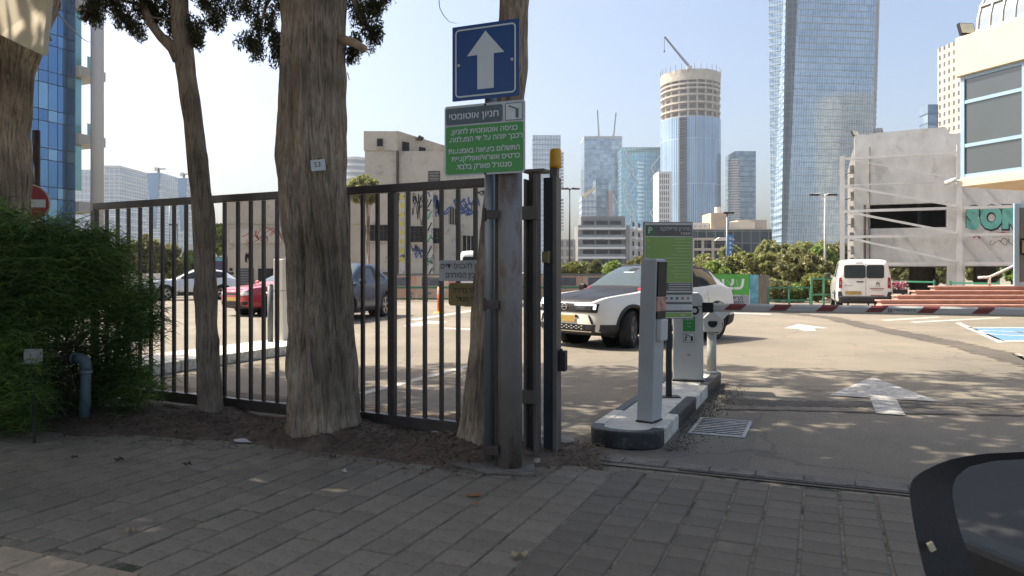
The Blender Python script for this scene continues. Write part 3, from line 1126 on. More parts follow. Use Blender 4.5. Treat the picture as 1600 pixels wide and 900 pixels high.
# thick fluted cypress by the fence
t1 = thing('cypress_tree', 'thick fluted cypress trunk with the small number tag', 'tree', (0, 0, 0))
d1 = 6.02
def at(px, py, d):
    p = W(px, py, d)
    return (p.x, p.y, p.z)
gz = lambda px, d: ((px - 800) / FPX * d, d, -0.03)
v_, f_ = trunk_mesh([gz(508, d1), at(508, 640, d1), at(505, 560, d1), at(497, 400, d1), at(487, 240, d1), at(490, 60, d1), at(492, -60, d1), (-1.55, 6.2, 6.5), (-1.5, 6.3, 8.6)],
                    [0.325, 0.285, 0.262, 0.245, 0.272, 0.262, 0.25, 0.14, 0.03], 340, 240, 0.035, 0.032, 1.0, 4, 54, [(-2.02, 0.055, 0.13), (-0.75, 0.03, 0.10), (-2.75, 0.03, 0.12), (-1.25, 0.018, 0.07)], [(-1.7, 0.95, 0.05, 0.13), (-2.0, 2.05, 0.04, 0.10), (-1.0, 0.35, 0.03, 0.09), (-2.3, 0.45, 0.04, 0.12)])
np_mesh('trunk', v_, f_, M_BARK, t1, True)
ex1 = clump_points([(392, 8, 20), (400, 30, 18), (414, 52, 16), (390, 66, 14), (402, 74, 9), (424, 22, 16), (430, 62, 10), (432, 82, 7), (552, 12, 14), (574, 6, 16), (590, 12, 13),
                    (558, 36, 14), (580, 46, 12), (587, 58, 10), (560, 70, 12), (553, 84, 9), (598, -4, 12), (562, -6, 22), (420, -8, 24), (385, -14, 22)], 6.1, seed=3)
crown(t1, [((-1.4, 6.9, 7.3), (2.7, 2.6, 1.9), 92), ((0.2, 9.9, 8.4), (2.6, 2.2, 1.1), 70)], 31, ex1)
limb(t1, [at(535, 62, 5.9), at(552, 66, 5.85), at(570, 77, 5.8)], [0.04, 0.034, 0.030], M_WOOD_CUT)
limb(t1, [at(540, -30, 6.0), at(560, 20, 6.05), at(575, 50, 6.1)], [0.03, 0.014, 0.005])
limb(t1, [at(440, -40, 6.0), at(415, 10, 6.05), at(402, 60, 6.1)], [0.03, 0.014, 0.005])
limb(t1, [at(500, -90, 6.0), (-1.2, 7.2, 6.2), (0.0, 9.0, 7.8)], [0.09, 0.06, 0.02])
for px, py, ex_ in ((441, 96, -22), (543, 122, 5)):
    limb(t1, [at(px, py - 8, 5.8), at(px + ex_ * 0.5, py + 2, 5.75), at(px + ex_, py + 3, 5.72)], [0.004, 0.003, 0.001], n=5)

# thin leaning cypress
t2 = thing('cypress_tree', 'thin leaning cypress trunk forking near the top', 'tree', (0, 0, 0))
d2 = 6.82
v_, f_ = trunk_mesh([gz(329, d2), at(329, 640, d2), at(325, 560, d2), at(321, 440, d2), at(317, 330, d2), at(305, 215, d2), at(289, 100, d2), at(279, 10, d2), at(272, -60, d2), (-3.2, 7.0, 6.6), (-3.2, 7.1, 8.8)],
                    [0.135, 0.112, 0.100, 0.095, 0.096, 0.086, 0.088, 0.090, 0.086, 0.06, 0.02], 150, 220, 0.03, 0.015, 0.6, 8, 36, [(-1.2, 0.012, 0.16), (-2.2, 0.01, 0.12)], [(-0.3, 0.72, 0.03, 0.05), (-2.9, 1.15, 0.025, 0.05), (-0.2, 2.4, 0.02, 0.04), (-1.4, 2.9, 0.02, 0.05)])
np_mesh('trunk', v_, f_, M_BARK2, t2, True)
ex2 = clump_points([(140, 24, 10), (150, 14, 14), (160, 4, 16), (172, 0, 12), (182, 12, 12), (196, 22, 13), (204, 36, 12), (212, 46, 8), (222, 10, 12), (214, 22, 12), (232, 4, 14), (245, 30, 8), (248, 12, 14),
                    (258, 24, 10), (302, 36, 12), (306, 52, 10), (309, 62, 6), (318, 10, 15), (332, 22, 14), (342, 34, 9), (352, 10, 14), (368, 4, 12), (240, -12, 24), (200, -12, 26), (160, -14, 20), (330, -12, 26), (268, 46, 6)], 6.8, seed=5)
crown(t2, [((-3.4, 7.7, 7.6), (2.6, 2.3, 1.9), 120), ((-3.2, 10.6, 8.4), (2.7, 2.1, 1.1), 75)], 41, ex2)
limb(t2, [at(281, 92, 6.80), at(270, 74, 6.78), at(252, 58, 6.76), at(238, 40, 6.75), at(228, 18, 6.74), at(218, -12, 6.74), at(205, -60, 6.75)], [0.07, 0.056, 0.043, 0.038, 0.034, 0.030, 0.024], n=14)
limb(t2, [at(280, 36, 6.8), at(258, 30, 6.75), at(236, 27, 6.72), at(215, 26, 6.7)], [0.012, 0.009, 0.006, 0.003], n=6)
limb(t2, [at(292, 20, 6.8), at(305, 30, 6.8), at(312, 46, 6.8)], [0.012, 0.008, 0.003], n=6)
limb(t2, [at(228, 10, 6.74), at(190, 0, 6.75), at(150, 8, 6.78)], [0.02, 0.012, 0.004], n=6)
limb(t2, [at(288, -14, 6.8), at(325, -6, 6.78), at(352, 6, 6.78)], [0.02, 0.012, 0.004], n=6)

# cypress behind the signs
t3 = thing('cypress_tree', 'curved cypress trunk half hidden behind the signs and posts', 'tree', (0, 0, 0))
d3 = 5.62
v_, f_ = trunk_mesh([gz(748, d3), at(750, 650, d3), at(757, 560, d3), at(764, 450, d3), at(778, 340, d3), at(790, 220, d3), at(799, 110, d3), at(804, 0, d3), at(806, -70, d3), (0.25, 5.9, 6.4), (0.3, 6.0, 8.2)],
                    [0.185, 0.150, 0.128, 0.120, 0.120, 0.118, 0.118, 0.117, 0.11, 0.07, 0.02], 190, 210, 0.04, 0.024, 0.8, 12, 40)
np_mesh('trunk', v_, f_, M_BARK, t3, True)
crown(t3, [((0.5, 6.4, 6.9), (2.5, 2.4, 1.7), 80), ((2.2, 7.4, 8.0), (2.5, 1.9, 1.2), 64), ((3.0, 10.6, 8.6), (2.5, 1.8, 1.0), 84), ((-0.9, 6.2, 7.6), (2.0, 1.5, 1.2), 45)], 51)
limb(t3, [at(804, -80, 5.62), (0.9, 6.6, 6.0), (2.4, 8.6, 7.9)], [0.07, 0.05, 0.02])
limb(t3, [at(686, 0, 5.3), at(687, 12, 5.3), at(693, 24, 5.3), at(702, 34, 5.3), at(714, 37, 5.3)], [0.003, 0.003, 0.0025, 0.002, 0.001], n=5)

# trunk at the edge of the picture
t4 = thing('cypress_tree', 'thick brown trunk rising behind the bush under the cream panel', 'tree', (0, 0, 0))
d4 = 7.3
v_, f_ = trunk_mesh([gz(-12, d4), at(-10, 560, d4), at(-4, 330, d4), at(-2, 200, d4), at(6, 110, d4), at(18, 60, d4), at(30, 0, d4), at(38, -60, d4), (-4.9, 7.4, 6.4), (-5.0, 7.5, 8.4)],
                    [0.33, 0.29, 0.275, 0.262, 0.27, 0.30, 0.345, 0.30, 0.12, 0.03], 240, 190, 0.045, 0.034, 0.8, 17, 44)
np_mesh('trunk', v_, f_, M_BARK, t4, True)
crown(t4, [((-5.6, 8.0, 7.4), (2.6, 2.5, 1.9), 170), ((-6.4, 11.0, 8.4), (2.4, 1.9, 1.0), 110)], 61, gap=(PANEL_C, 0.36))
limb(t4, [at(70, 46, 7.0), at(77, 56, 6.95), at(80, 64, 6.92)], [0.012, 0.010, 0.008], n=7)

# further trees of the row, whose crowns shade the pavement and the entrance
for k, (x_, y_, lab) in enumerate(((-9.2, 9.7, 'cypress growing farther along the street row behind the bush'), (-9.4, 6.2, 'cypress outside the picture beside the street row'),
                                   (-6.2, 5.2, 'cypress outside the picture close to the kerb'), (-11.4, 3.0, 'cypress outside the picture farthest down the kerb'),
                                   (-3.5, 4.2, 'cypress outside the picture behind the camera side'), (-12.6, 9.4, 'cypress outside the picture far along the row'),
                                   (-1.0, -2.5, 'cypress across the street outside the picture'), (-8.0, -1.5, 'second cypress across the street outside the picture'), (2.2, 1.6, 'cypress crown overhanging the entrance from outside the picture'))):
    if k == 8:
        continue
    t_ = thing('cypress_tree', lab, 'tree', (x_, y_, 0), k * 1.3, 'street cypresses outside the picture')
    if k == 0:
        v_, f_ = trunk_mesh([(0, 0, -0.1), (0, 0, 1.0), (0.1, 0, 3.0), (0.1, 0.1, 6.0), (0, 0, 8.8)], [0.24, 0.19, 0.17, 0.12, 0.03], 60, 60, 0.04, 0.01, 0.4, 70, 30)
        tk = np_mesh('trunk', v_, f_, M_BARK2, t_, True)
        ck = crown(t_, [((0, 0, 7.2), (2.7, 2.7, 1.9))], 71, None, ncl=420)
    elif k in (1, 2, 5):
        c_ = tk.copy()
        COL.objects.link(c_)
        c_.parent = t_
        gl = Matrix.Rotation(-k * 1.3, 3, 'Z') @ (PANEL_C - Vector((x_, y_, 0)))
        RAYL = Matrix.Rotation(-k * 1.3, 3, 'Z') @ TO_SUN
        rg_ = np.random.default_rng(90 + k)
        cc = ellipsoid_pts((0, 0, 7.2), (2.7, 2.7, 1.9), 420, rg_, 0.25)
        rel = cc - np.array(gl)
        dist = np.linalg.norm(rel - np.outer(rel @ np.array(RAYL), np.array(RAYL)), axis=1)
        v_, f_ = leaves(cc[dist > 0.36], 44, 0.36, 0.19, 0.10, 92 + k, 0.5)  # clusters near the board's sun line left out to let light reach it
        np_mesh('crown', v_, f_, M_CYP, t_)
    else:
        for s_ in (tk, ck):
            c_ = s_.copy()
            COL.objects.link(c_)
            c_.parent = t_

# number tag on the thick trunk
tg = thing('number_tag', 'small white hand-lettered number tag on the thick trunk', 'tag', W(497, 258, 5.70), math.radians(-4))
g = MB()
g.box(-0.056, 0.056, -0.002, 0.002, -0.042, 0.042)
o = g.build('plate', mat('tag_white', (0.62, 0.66, 0.66), 0.6, var=0.1), tg)
o.rotation_euler = (0, math.radians(-5), 0)
text_mesh('lettering', '53', 0.056, mat('ink_black', (0.02, 0.02, 0.025), 0.6), tg, (-0.004, -0.0035, 0.002), (PI / 2, math.radians(-5), 0))
g = MB()
g.tube([(0, 0.001, 0.05), (0, 0.05, 0.05)], 0.006, 6)
g.build('nail', M_RUST, tg)

# ------------------------------------------------------------------ bush with needle-like leaves
M_NEEDLE = leaf_mat('needle_leaf', (0.045, 0.095, 0.024), (0.21, 0.34, 0.07), 0.5)
M_TWIG = mat('brown_twig', (0.09, 0.07, 0.05), 0.9)
bush = thing('leafy_bush', 'dark green bush of thin needle leaves spilling through the fence', 'bush', G(90, 655))
bo = bush.location
rg = np.random.default_rng(77)
cl = []
for (px, py, d, r, n) in ((-150, 470, 6.5, (1.05, 0.6, 0.9), 420), (0, 460, 6.3, (0.62, 0.5, 0.72), 560), (85, 430, 6.6, (0.45, 0.4, 0.50), 330), (150, 495, 7.0, (0.42, 0.40, 0.62), 190), (30, 590, 6.1, (0.80, 0.42, 0.45), 420),
                          (120, 590, 7.1, (0.5, 0.25, 0.42), 170), (205, 500, 7.3, (0.24, 0.25, 0.42), 60), (190, 600, 7.0, (0.32, 0.3, 0.32), 80), (228, 490, 7.4, (0.13, 0.15, 0.36), 36), (150, 400, 6.9, (0.26, 0.2, 0.24), 80)):
    cl.append(ellipsoid_pts(W(px, py, d), r, n, rg, 0.25))
cl = np.concatenate(cl)
cl = cl[cl[:, 2] > 0.03]
bpx, bpy_ = 800 + cl[:, 0] / cl[:, 1] * FPX, HOR + (EYE - cl[:, 2]) / cl[:, 1] * FPX
cl = cl[~((bpx > 62) & (bpx < 190) & (bpy_ > 525) & (cl[:, 1] < 6.95))]      # the standpipe stands clear of the bush
per = 30
c = np.repeat(cl, per, 0)
n = len(c)
out = rg.normal(size=(n, 3))
out[:, 2] = np.abs(out[:, 2]) * 0.5 - 0.1
out /= np.linalg.norm(out, axis=1)[:, None]
p0 = c + rg.normal(size=(n, 3)) * 0.05
ln = rg.uniform(0.09, 0.21, n)[:, None]
p1 = p0 + out * ln * 0.55
p2 = p1 + (out + np.array([0, 0, -0.75])) * ln * 0.42
sd = np.cross(out, rg.normal(size=(n, 3)))
sd = sd / np.linalg.norm(sd, axis=1)[:, None] * 0.0042
v6 = np.stack([p0 - sd * 0.5, p0 + sd * 0.5, p1 + sd, p1 - sd, p2 + sd * 0.2, p2 - sd * 0.2], 1)
v6[:, :, 2] = np.maximum(v6[:, :, 2], 0.01)
f6 = (np.arange(n)[:, None, None] * 6 + np.array([[0, 1, 2, 3], [3, 2, 4, 5]])[None]).reshape(-1, 4)
tag(np_mesh('foliage', v6.reshape(-1, 3) - np.array(bo), f6, M_NEEDLE, bush), kind='stuff')
g = MB()
for k in range(60):
    e_ = Vector(cl[rg.integers(len(cl))]) - bo
    s_ = Vector((rg.normal(-0.3, 0.35), rg.normal(0.1, 0.15), 0.0))
    g.tube([s_, s_.lerp(e_, 0.5) + Vector((0, 0, 0.15)), e_], [0.009, 0.006, 0.002], 5)
tag(g.build('stems', M_TWIG, bush), kind='stuff')
# low bare twigs of the bush in front
g = MB()
for k in range(220):
    s_ = Vector((rg.normal(-0.35, 0.4), rg.normal(-0.15, 0.12), rg.uniform(0.02, 0.5)))
    e_ = s_ + Vector((rg.normal(0, 0.22), rg.normal(-0.05, 0.1), rg.normal(0, 0.14)))
    e_.z = max(e_.z, 0.02)
    g.tube([s_, s_.lerp(e_, 0.5) + Vector((0, 0, 0.04)), e_], [0.003, 0.0025, 0.001], 4)
tag(g.build('bare_twigs', M_TWIG, bush), kind='stuff')

# ------------------------------------------------------------------ water pipe with tap
M_PIPE = mat('blue_grey_pipe', (0.15, 0.21, 0.225), 0.5, var=0.2, vs=6, spots=(0.22, 0.22, 0.2), sp_scale=9)
pb = G(131, 658)
pipe = thing('water_pipe', 'blue-grey standpipe with an elbow and tap before the bush', 'pipe', pb)
sc = pb.y / FPX
g = MB()
g.tube([(0, 0, -0.02), (0.012, 0, 0.2), (0.018, 0, 0.46)], 0.046, 16)
g.build('riser', M_PIPE, pipe, smooth=True)
g = MB()
g.tube([(0.018, 0, 0.455 + 0.005), (0.018, 0, 0.50), (0.005, 0, 0.545), (-0.03, 0, 0.565), (-0.085, 0, 0.565)], 0.052, 16)
g.build('elbow', M_PIPE, pipe, smooth=True)
g = MB()
g.tube([(0.017, 0, 0.44), (0.018, 0, 0.462)], 0.056, 16)
g.build('collar', mat('pale_plastic', (0.35, 0.36, 0.35), 0.5), pipe)
g = MB()
g.tube([(-0.083, 0, 0.565), (-0.10, 0, 0.565)], 0.05, 16)
g.build('collar', mat('pale_plastic', (0.35, 0.36, 0.35), 0.5), pipe)
g = MB()
g.tube([(-0.10, 0, 0.565), (-0.42, 0.02, 0.55)], 0.03, 12)
g.build('branch_pipe', mat('brown_pipe', (0.10, 0.07, 0.05), 0.6), pipe)
g = MB()
g.tube([(-0.06, 0, 0.61), (-0.06, 0, 0.66)], 0.008, 8)
g.box(-0.13, 0.04, -0.008, 0.008, 0.655, 0.667)
g.build('tap_handle', M_STEELDK, pipe)
mb = W(52, 557, 5.85)
mt = thing('meter_box', 'small whitish box among twigs beside the blue-grey standpipe', 'box', (mb.x, mb.y, 0))
g = MB()
g.box(-0.055, 0.055, -0.04, 0.04, mb.z - 0.06, mb.z + 0.06)
g.build('housing', mat('grubby_white', (0.30, 0.30, 0.28), 0.6, var=0.2), mt, bevel=0.012)
g = MB()
g.tube([(0, 0.01, 0), (0, 0.01, mb.z - 0.055)], 0.012, 8)
g.build('stake', M_STEELDK, mt)

# ------------------------------------------------------------------ sliding gate of dark steel bars
FA = Vector((-0.20, 5.78, 0))
FD = Vector((-2, 1, 0)).normalized()
FN = Vector((-1, -2, 0)).normalized()
gate = thing('bar_gate', 'long dark steel sliding gate with vertical bars', 'gate', (0, 0, 0))


def gate_at(px):
    k = (px - 800) / FPX
    s_ = (k * FA.y - FA.x) / (FD.x - k * FD.y)
    return FA + FD * s_


GL, GR = gate_at(148), gate_at(752)
M_GATE = mat('dark_brown_gate_paint', (0.075, 0.064, 0.057), 0.42, 0.15, var=0.25, vs=6, bump=0.12, bs=30, spots=(0.14, 0.11, 0.085), sp_scale=18, sp_lo=0.62, sp_hi=0.72)
up = Vector((0, 0, 1))
GEXT = GR - FD * 0.32
b = MB()
b.beam(GL + up * 2.045, GEXT + up * 2.045, 0.06, 0.07)
b.build('top_rail', M_GATE, gate, bevel=0.006)
b = MB()
b.beam(GL + up * 0.115, GEXT + up * 0.115, 0.06, 0.10)
b.build('bottom_rail', M_GATE, gate, bevel=0.006)
for px, w in ((148, 0.075), (613, 0.065)):
    p = gate_at(px)
    b = MB()
    b.beam(p + up * 0.167, p + up * 2.007, w, 0.05, FN)
    b.build('gate_post', M_GATE, gate, bevel=0.004)
for px in (167, 184, 201, 219, 236, 254, 272, 291, 310.5, 330.5, 351, 372, 392, 412, 433, 455, 477, 499, 521.5, 544, 567, 590, 638, 664, 690, 716, 743):
    p = gate_at(px)
    b = MB()
    b.beam(p + up * 0.167, p + up * 2.007, 0.030, 0.030, FN)
    o = b.build('bar', M_GATE, gate, bevel=0.003)
# a wheel carriage under the gate keeps it on its track
b = MB()
for px in (215, 690):
    p = gate_at(px)
    b.beam(p + up * 0.03 - FD * 0.06, p + up * 0.03 + FD * 0.06, 0.04, 0.08)
b.build('wheel_carriage', M_STEELDK, gate)

# notices wired to the gate bars
def plate(parent, w, h, m, t=0.003, r=0.012, name='plate', off=0.0):
    pts = []
    for cx, cz, a0 in ((w / 2 - r, h / 2 - r, 0), (-w / 2 + r, h / 2 - r, 90), (-w / 2 + r, -h / 2 + r, 180), (w / 2 - r, -h / 2 + r, 270)):
        for k in range(5):
            a_ = math.radians(a0 + 22.5 * k)
            pts.append((cx + r * math.cos(a_), off, cz + r * math.sin(a_)))
    b_ = MB()
    b_.prism(pts, (0, t, 0))
    o_ = b_.build(name, m, parent)
    bm_ = bmesh.new()
    bm_.from_mesh(o_.data)
    bmesh.ops.recalc_face_normals(bm_, faces=bm_.faces)
    bm_.to_mesh(o_.data)
    bm_.free()
    return o_


M_INK = mat('dark_red_ink', (0.05, 0.025, 0.03), 0.6)
M_INK2 = mat('black_ink', (0.02, 0.018, 0.015), 0.6)
rzf = math.atan2(-FD.y, -FD.x)
q = gate_at(722)
nt1 = thing('warning_notice', 'white notice on the gate bars with dark Hebrew lettering', 'sign', (q.x + FN.x * 0.022, q.y + FN.y * 0.022, W(722, 423, q.y).z), rzf)
M_NOTICE = mat('grey_white_sheet', (0.44, 0.46, 0.45), 0.5, var=0.08)
plate(nt1, 0.40, 0.165, M_NOTICE, 0.004)
text_mesh('lettering', 'אין להכניס ידיים', 0.062, M_INK, nt1, (0.0, -0.0015, 0.037), (PI / 2, 0, 0), 0.0006, rtl=True, sx=0.92)
text_mesh('lettering', 'בין הסורגים', 0.062, M_INK, nt1, (-0.005, -0.0015, -0.035), (PI / 2, 0, 0), 0.0006, rtl=True, sx=0.92)
q = gate_at(732)
nt2 = thing('warning_notice', 'yellowish brown notice with rounded corners below the white notice', 'sign', (q.x + FN.x * 0.022, q.y + FN.y * 0.022, W(732, 460, q.y).z), rzf)
M_BRASS = mat('faded_yellow_sheet', (0.22, 0.17, 0.055), 0.55, var=0.15)
plate(nt2, 0.34, 0.18, M_BRASS, 0.004, 0.025)
text_mesh('lettering', 'מחזר ברירה', 0.058, M_INK2, nt2, (0.0, -0.0015, 0.032), (PI / 2, 0, 0), 0.0006, rtl=True, sx=0.9)
text_mesh('lettering', 'אט מוגדל', 0.058, M_INK2, nt2, (0.0, -0.0015, -0.038), (PI / 2, 0, 0), 0.0006, rtl=True, sx=0.9)
for k_ in (-1, 1):
    b = MB()
    b.lathe([(0.006, -0.004), (0.006, 0.004)], 8, (0.13 * k_, 0, 0.075), 'y')
    b.build('screw', M_STEELDK, nt2)

# ------------------------------------------------------------------ posts at the gate
M_POSTG = mat('grey_rust_streaked_post', (0.22, 0.205, 0.185), 0.65, 0.15, var=0.2, vs=4, bump=0.25, bs=40, stretch=(1, 1, 0.35), spots=(0.12, 0.062, 0.036), sp_scale=5, sp_lo=0.5, sp_hi=0.66)
pr = G(797, 738)
rp_ = thing('round_post', 'thick rusty round steel post under the green sign', 'post', (pr.x, pr.y + 0.08, 0))
g = MB()
g.tube([(0, 0, -0.02), (0, 0, 2.10)], 0.083, 36)
g.build('tube', M_POSTG, rp_, smooth=True)
g = MB()
g.lathe([(0.086, 2.10), (0.086, 2.112), (0.0, 2.125)], 36)
g.build('cap', M_RUST, rp_)
g = MB()
g.box(-0.104, -0.080, 0.0, 0.06, -0.01, 2.06)
g.build('guide_bar', M_RUST, rp_, bevel=0.003)
for z_ in (1.74, 1.13, 0.14):
    g = MB()
    g.box(-0.165, -0.08, -0.07, -0.032, z_ - 0.03, z_ + 0.03)
    g.tube([(-0.172, -0.05, z_ - 0.045), (-0.172, -0.05, z_ + 0.045)], 0.013, 10)
    g.build('hinge', M_RUST, rp_, bevel=0.003)

pg = G(766, 727)
sp = thing('sign_pole', 'galvanised pole carrying the blue and green signs', 'pole', (pg.x - 0.002, pg.y + 0.05, 0))
g = MB()
g.tube([(0, 0, -0.02), (0.004, 0, 3.0)], 0.042, 24)
g.build('tube', M_GALV, sp, smooth=True)
for z_ in (2.88, 2.72, 2.43, 2.12):
    g = MB()
    g.lathe([(0.045, z_ - 0.012), (0.0475, z_ - 0.012), (0.0475, z_ + 0.012), (0.045, z_ + 0.012)], 24)
    g.build('clamp', M_GALV, sp)

M_SIGN_BLUE = mat('sign_blue', (0.018, 0.07, 0.22), 0.35, var=0.06, vs=2, spec=0.4)
M_SIGN_WHITE = mat('sign_white', (0.60, 0.66, 0.66), 0.4, var=0.05, vs=2)
M_SIGN_GREEN = mat('sign_green', (0.060, 0.30, 0.062), 0.4, var=0.05, vs=2)
M_SIGN_SLATE = mat('sign_slate', (0.085, 0.12, 0.14), 0.4, var=0.05)
M_ALU = mat('aluminium', (0.42, 0.44, 0.45), 0.45, 0.5, var=0.05)
rzs = math.atan2(-U.y, -U.x)            # sign faces stand parallel to the street
c = W(758, 95, 5.06)
bs = thing('arrow_sign', 'square blue sign with a white upward arrow', 'sign', c, rzs)
plate(bs, 0.50, 0.515, M_SIGN_BLUE, 0.006, 0.006)
# thin white frame line
def frame_line(parent, w, h, t, r, off, m, name='border'):
    def rr(w_, h_, r_):
        o_ = []
        for cx, cz, a0 in ((w_ / 2 - r_, h_ / 2 - r_, 0), (-w_ / 2 + r_, h_ / 2 - r_, 90), (-w_ / 2 + r_, -h_ / 2 + r_, 180), (w_ / 2 - r_, -h_ / 2 + r_, 270)):
            for k in range(7):
                a_ = math.radians(a0 + 15 * k)
                o_.append((cx + r_ * math.cos(a_), off, cz + r_ * math.sin(a_)))
        return o_
    A_, B_ = rr(w, h, r), rr(w - 2 * t, h - 2 * t, max(r - t, 0.001))
    n_ = len(A_)
    b_ = MB()
    b_.add(A_ + B_, [(k, n_ + k, n_ + (k + 1) % n_, (k + 1) % n_) for k in range(n_)])
    return b_.build(name, m, parent)


frame_line(bs, 0.455, 0.47, 0.011, 0.03, -0.002, M_SIGN_WHITE)
g = MB()
ar = [(-0.058, -0.19), (0.065, -0.19), (0.065, 0.045), (0.142, 0.045), (0.003, 0.205), (-0.136, 0.045), (-0.058, 0.045)]
g.prism([(x_, -0.0025, z_) for x_, z_ in ar], (0, 0.002, 0))
g.build('arrow', M_SIGN_WHITE, bs)
for x_ in (-0.20, 0.20):
    g = MB()
    g.lathe([(0.011, -0.006), (0.009, -0.002), (0.011, 0.0)], 10, (x_, 0, -0.012), 'y')
    g.build('bolt', M_ALU, bs)
c = W(756, 217, 5.04)
gs = thing('parking_sign', 'green and grey Hebrew car park sign below the blue arrow sign', 'sign', c, rzs)
plate(gs, 0.60, 0.485, M_ALU, 0.008, 0.02)
plate(gs, 0.575, 0.33, M_SIGN_GREEN, 0.002, 0.015, 'green_panel', -0.003).location = (0, 0, -0.066)
plate(gs, 0.425, 0.115, M_SIGN_SLATE, 0.002, 0.012, 'title_panel', -0.003).location = (-0.075, 0, 0.168)
plate(gs, 0.125, 0.115, M_SIGN_WHITE, 0.002, 0.008, 'pictogram_panel', -0.003).location = (0.222, 0, 0.168)
frame_line(gs, 0.125, 0.115, 0.004, 0.008, -0.0045, M_SIGN_SLATE, 'pictogram_border').location = (0.222, 0, 0.168)
g = MB()
g.beam((0.185, -0.006, 0.208), (0.243, -0.006, 0.185), 0.002, 0.008)
g.box(0.236, 0.256, -0.0065, -0.0045, 0.125, 0.185)
g.build('barrier_pictogram', M_SIGN_SLATE, gs)
text_mesh('lettering', 'חניון אוטומטי', 0.062, M_SIGN_WHITE, gs, (-0.075, -0.005, 0.166), (PI / 2, 0, 0), 0.0012, rtl=True, sx=1.12)
for k, s_ in enumerate(('כניסה אוטומטית לחניון,', 'רכבך יזוהה על ידי המצלמה.', 'התשלום ביציאה באמצעות', 'כרטיס אשראי/אפליקציית', 'סנטרל פארק בלבד.')):
    z_ = (0.060, 0.006, -0.072, -0.126, -0.182)[k]
    text_mesh('lettering', s_, 0.050, M_SIGN_WHITE, gs, (0.012 * (k % 2), -0.005, z_), (PI / 2, 0, 0), 0.0009, rtl=True, sx=(1.04, 0.97, 1.0, 1.0, 1.04)[k])
for x_, z_ in ((0.01, 0.232), (0.01, -0.236)):
    g = MB()
    g.lathe([(0.008, -0.006), (0.008, 0.0)], 8, (x_, 0, z_), 'y')
    g.build('bolt', M_STEELDK, gs)

# pair of channel posts that hold the gate, with rollers
cb = G(846, 712)
M_CHAN = mat('worn_channel_steel', (0.17, 0.148, 0.128), 0.6, 0.3, var=0.3, vs=4, bump=0.2, bs=30, stretch=(1, 1, 0.3), spots=(0.20, 0.16, 0.12), sp_scale=14, sp_lo=0.58, sp_hi=0.7)
M_CHAN2 = mat('blue_grey_channel', (0.060, 0.072, 0.082), 0.5, 0.3, var=0.2, vs=4, spots=(0.10, 0.08, 0.065), sp_scale=12, sp_lo=0.62, sp_hi=0.72)
chp = thing('channel_post', 'slim pair of brown steel channel posts beside the round post', 'post', (W(835, 500, 5.42).x, 5.46, 0), rzs)
for x0, x1, y0, y1, m_ in ((-0.062, -0.045, -0.06, 0.06, M_CHAN), (-0.045, 0.012, 0.0, 0.02, M_CHAN), (0.014, 0.042, -0.06, 0.03, M_CHAN)):
    g = MB()
    g.box(x0, x1, y0, y1, -0.01, 2.07 if x0 > -0.05 else 2.03)
    g.build('channel', m_, chp, bevel=0.003)
g = MB()
g.box(-0.064, 0.10, -0.062, 0.06, 2.075, 2.10)
g.build('cap', M_CHAN, chp, bevel=0.003)
for z_ in (0.44, 1.78):
    g = MB()
    g.box(-0.19, 0.06, -0.075, -0.062, z_ - 0.05, z_ + 0.05)
    g.build('cross_plate', M_CHAN, chp, bevel=0.004)
chq = thing('channel_post', 'blue-grey steel channel post at the gate opening with yellow beacon', 'post', (W(862, 500, 5.52).x, 5.52, 0), rzs)
for x0, x1, y0, y1, m_ in ((-0.055, 0.025, -0.03, 0.03, M_CHAN2), (0.027, 0.058, -0.06, 0.05, M_CHAN)):
    g = MB()
    g.box(x0, x1, y0, y1, -0.01, 2.05)
    g.build('channel', m_, chq, bevel=0.003)
g = MB()
g.box(-0.055, -0.015, -0.062, -0.031, 1.42, 1.50)
g.box(-0.013, 0.006, -0.072, -0.031, 1.415, 1.505)
g.build('latch', mat('brass_latch', (0.36, 0.29, 0.16), 0.45, 0.4), chq, bevel=0.003)
g = MB()
g.box(0.060, 0.115, -0.03, 0.03, 0.62, 0.77)
g.box(0.07, 0.09, -0.03, 0.0, 0.77, 0.785)
g.build('lock_box', mat('black_plastic', (0.015, 0.015, 0.015), 0.5), chq, bevel=0.006)
g = MB()
g.box(-0.01, 0.05, -0.02, 0.03, 2.051, 2.12)
g.build('beacon_bracket', M_CHAN, chq, bevel=0.004)
g = MB()
g.lathe([(0.044, 2.121), (0.046, 2.14), (0.044, 2.25), (0.036, 2.262), (0.0, 2.266)], 20, (0.03, 0, 0))
o = g.build('beacon_lens', mat('amber_plastic', (0.75, 0.36, 0.015), 0.3, var=0.08), chq, smooth=True)

# ------------------------------------------------------------------ no-entry sign behind the trunk
ne = thing('no_entry_sign', 'round red no entry sign on a pole behind the bush', 'sign', (W(54, 300, 8.3).x, 8.3, 0), 0.15)
g = MB()
g.tube([(0, 0.04, 0), (0, 0.04, W(54, 203, 8.3).z)], 0.04, 18)
g.build('pole', M_RUST, ne, smooth=True)
zc = W(50, 318, 8.3).z
g = MB()
g.lathe([(0.0, -0.012), (0.212, -0.012), (0.216, -0.006), (0.216, -0.002), (0, -0.002)], 40, (-0.05, 0, zc), 'y')
g.build('disc', mat('sign_red', (0.30, 0.022, 0.028), 0.4, var=0.05), ne)
g = MB()
g.lathe([(0.204, -0.0135), (0.216, -0.0135), (0.216, -0.0125), (0.204, -0.0125), (0.204, -0.0135)], 40, (-0.05, 0, zc), 'y')
g.build('rim', M_SIGN_WHITE, ne)
g = MB()
g.box(-0.22, 0.12, -0.0155, -0.0125, zc - 0.044, zc + 0.044)
g.build('bar', M_SIGN_WHITE, ne, bevel=0.004)

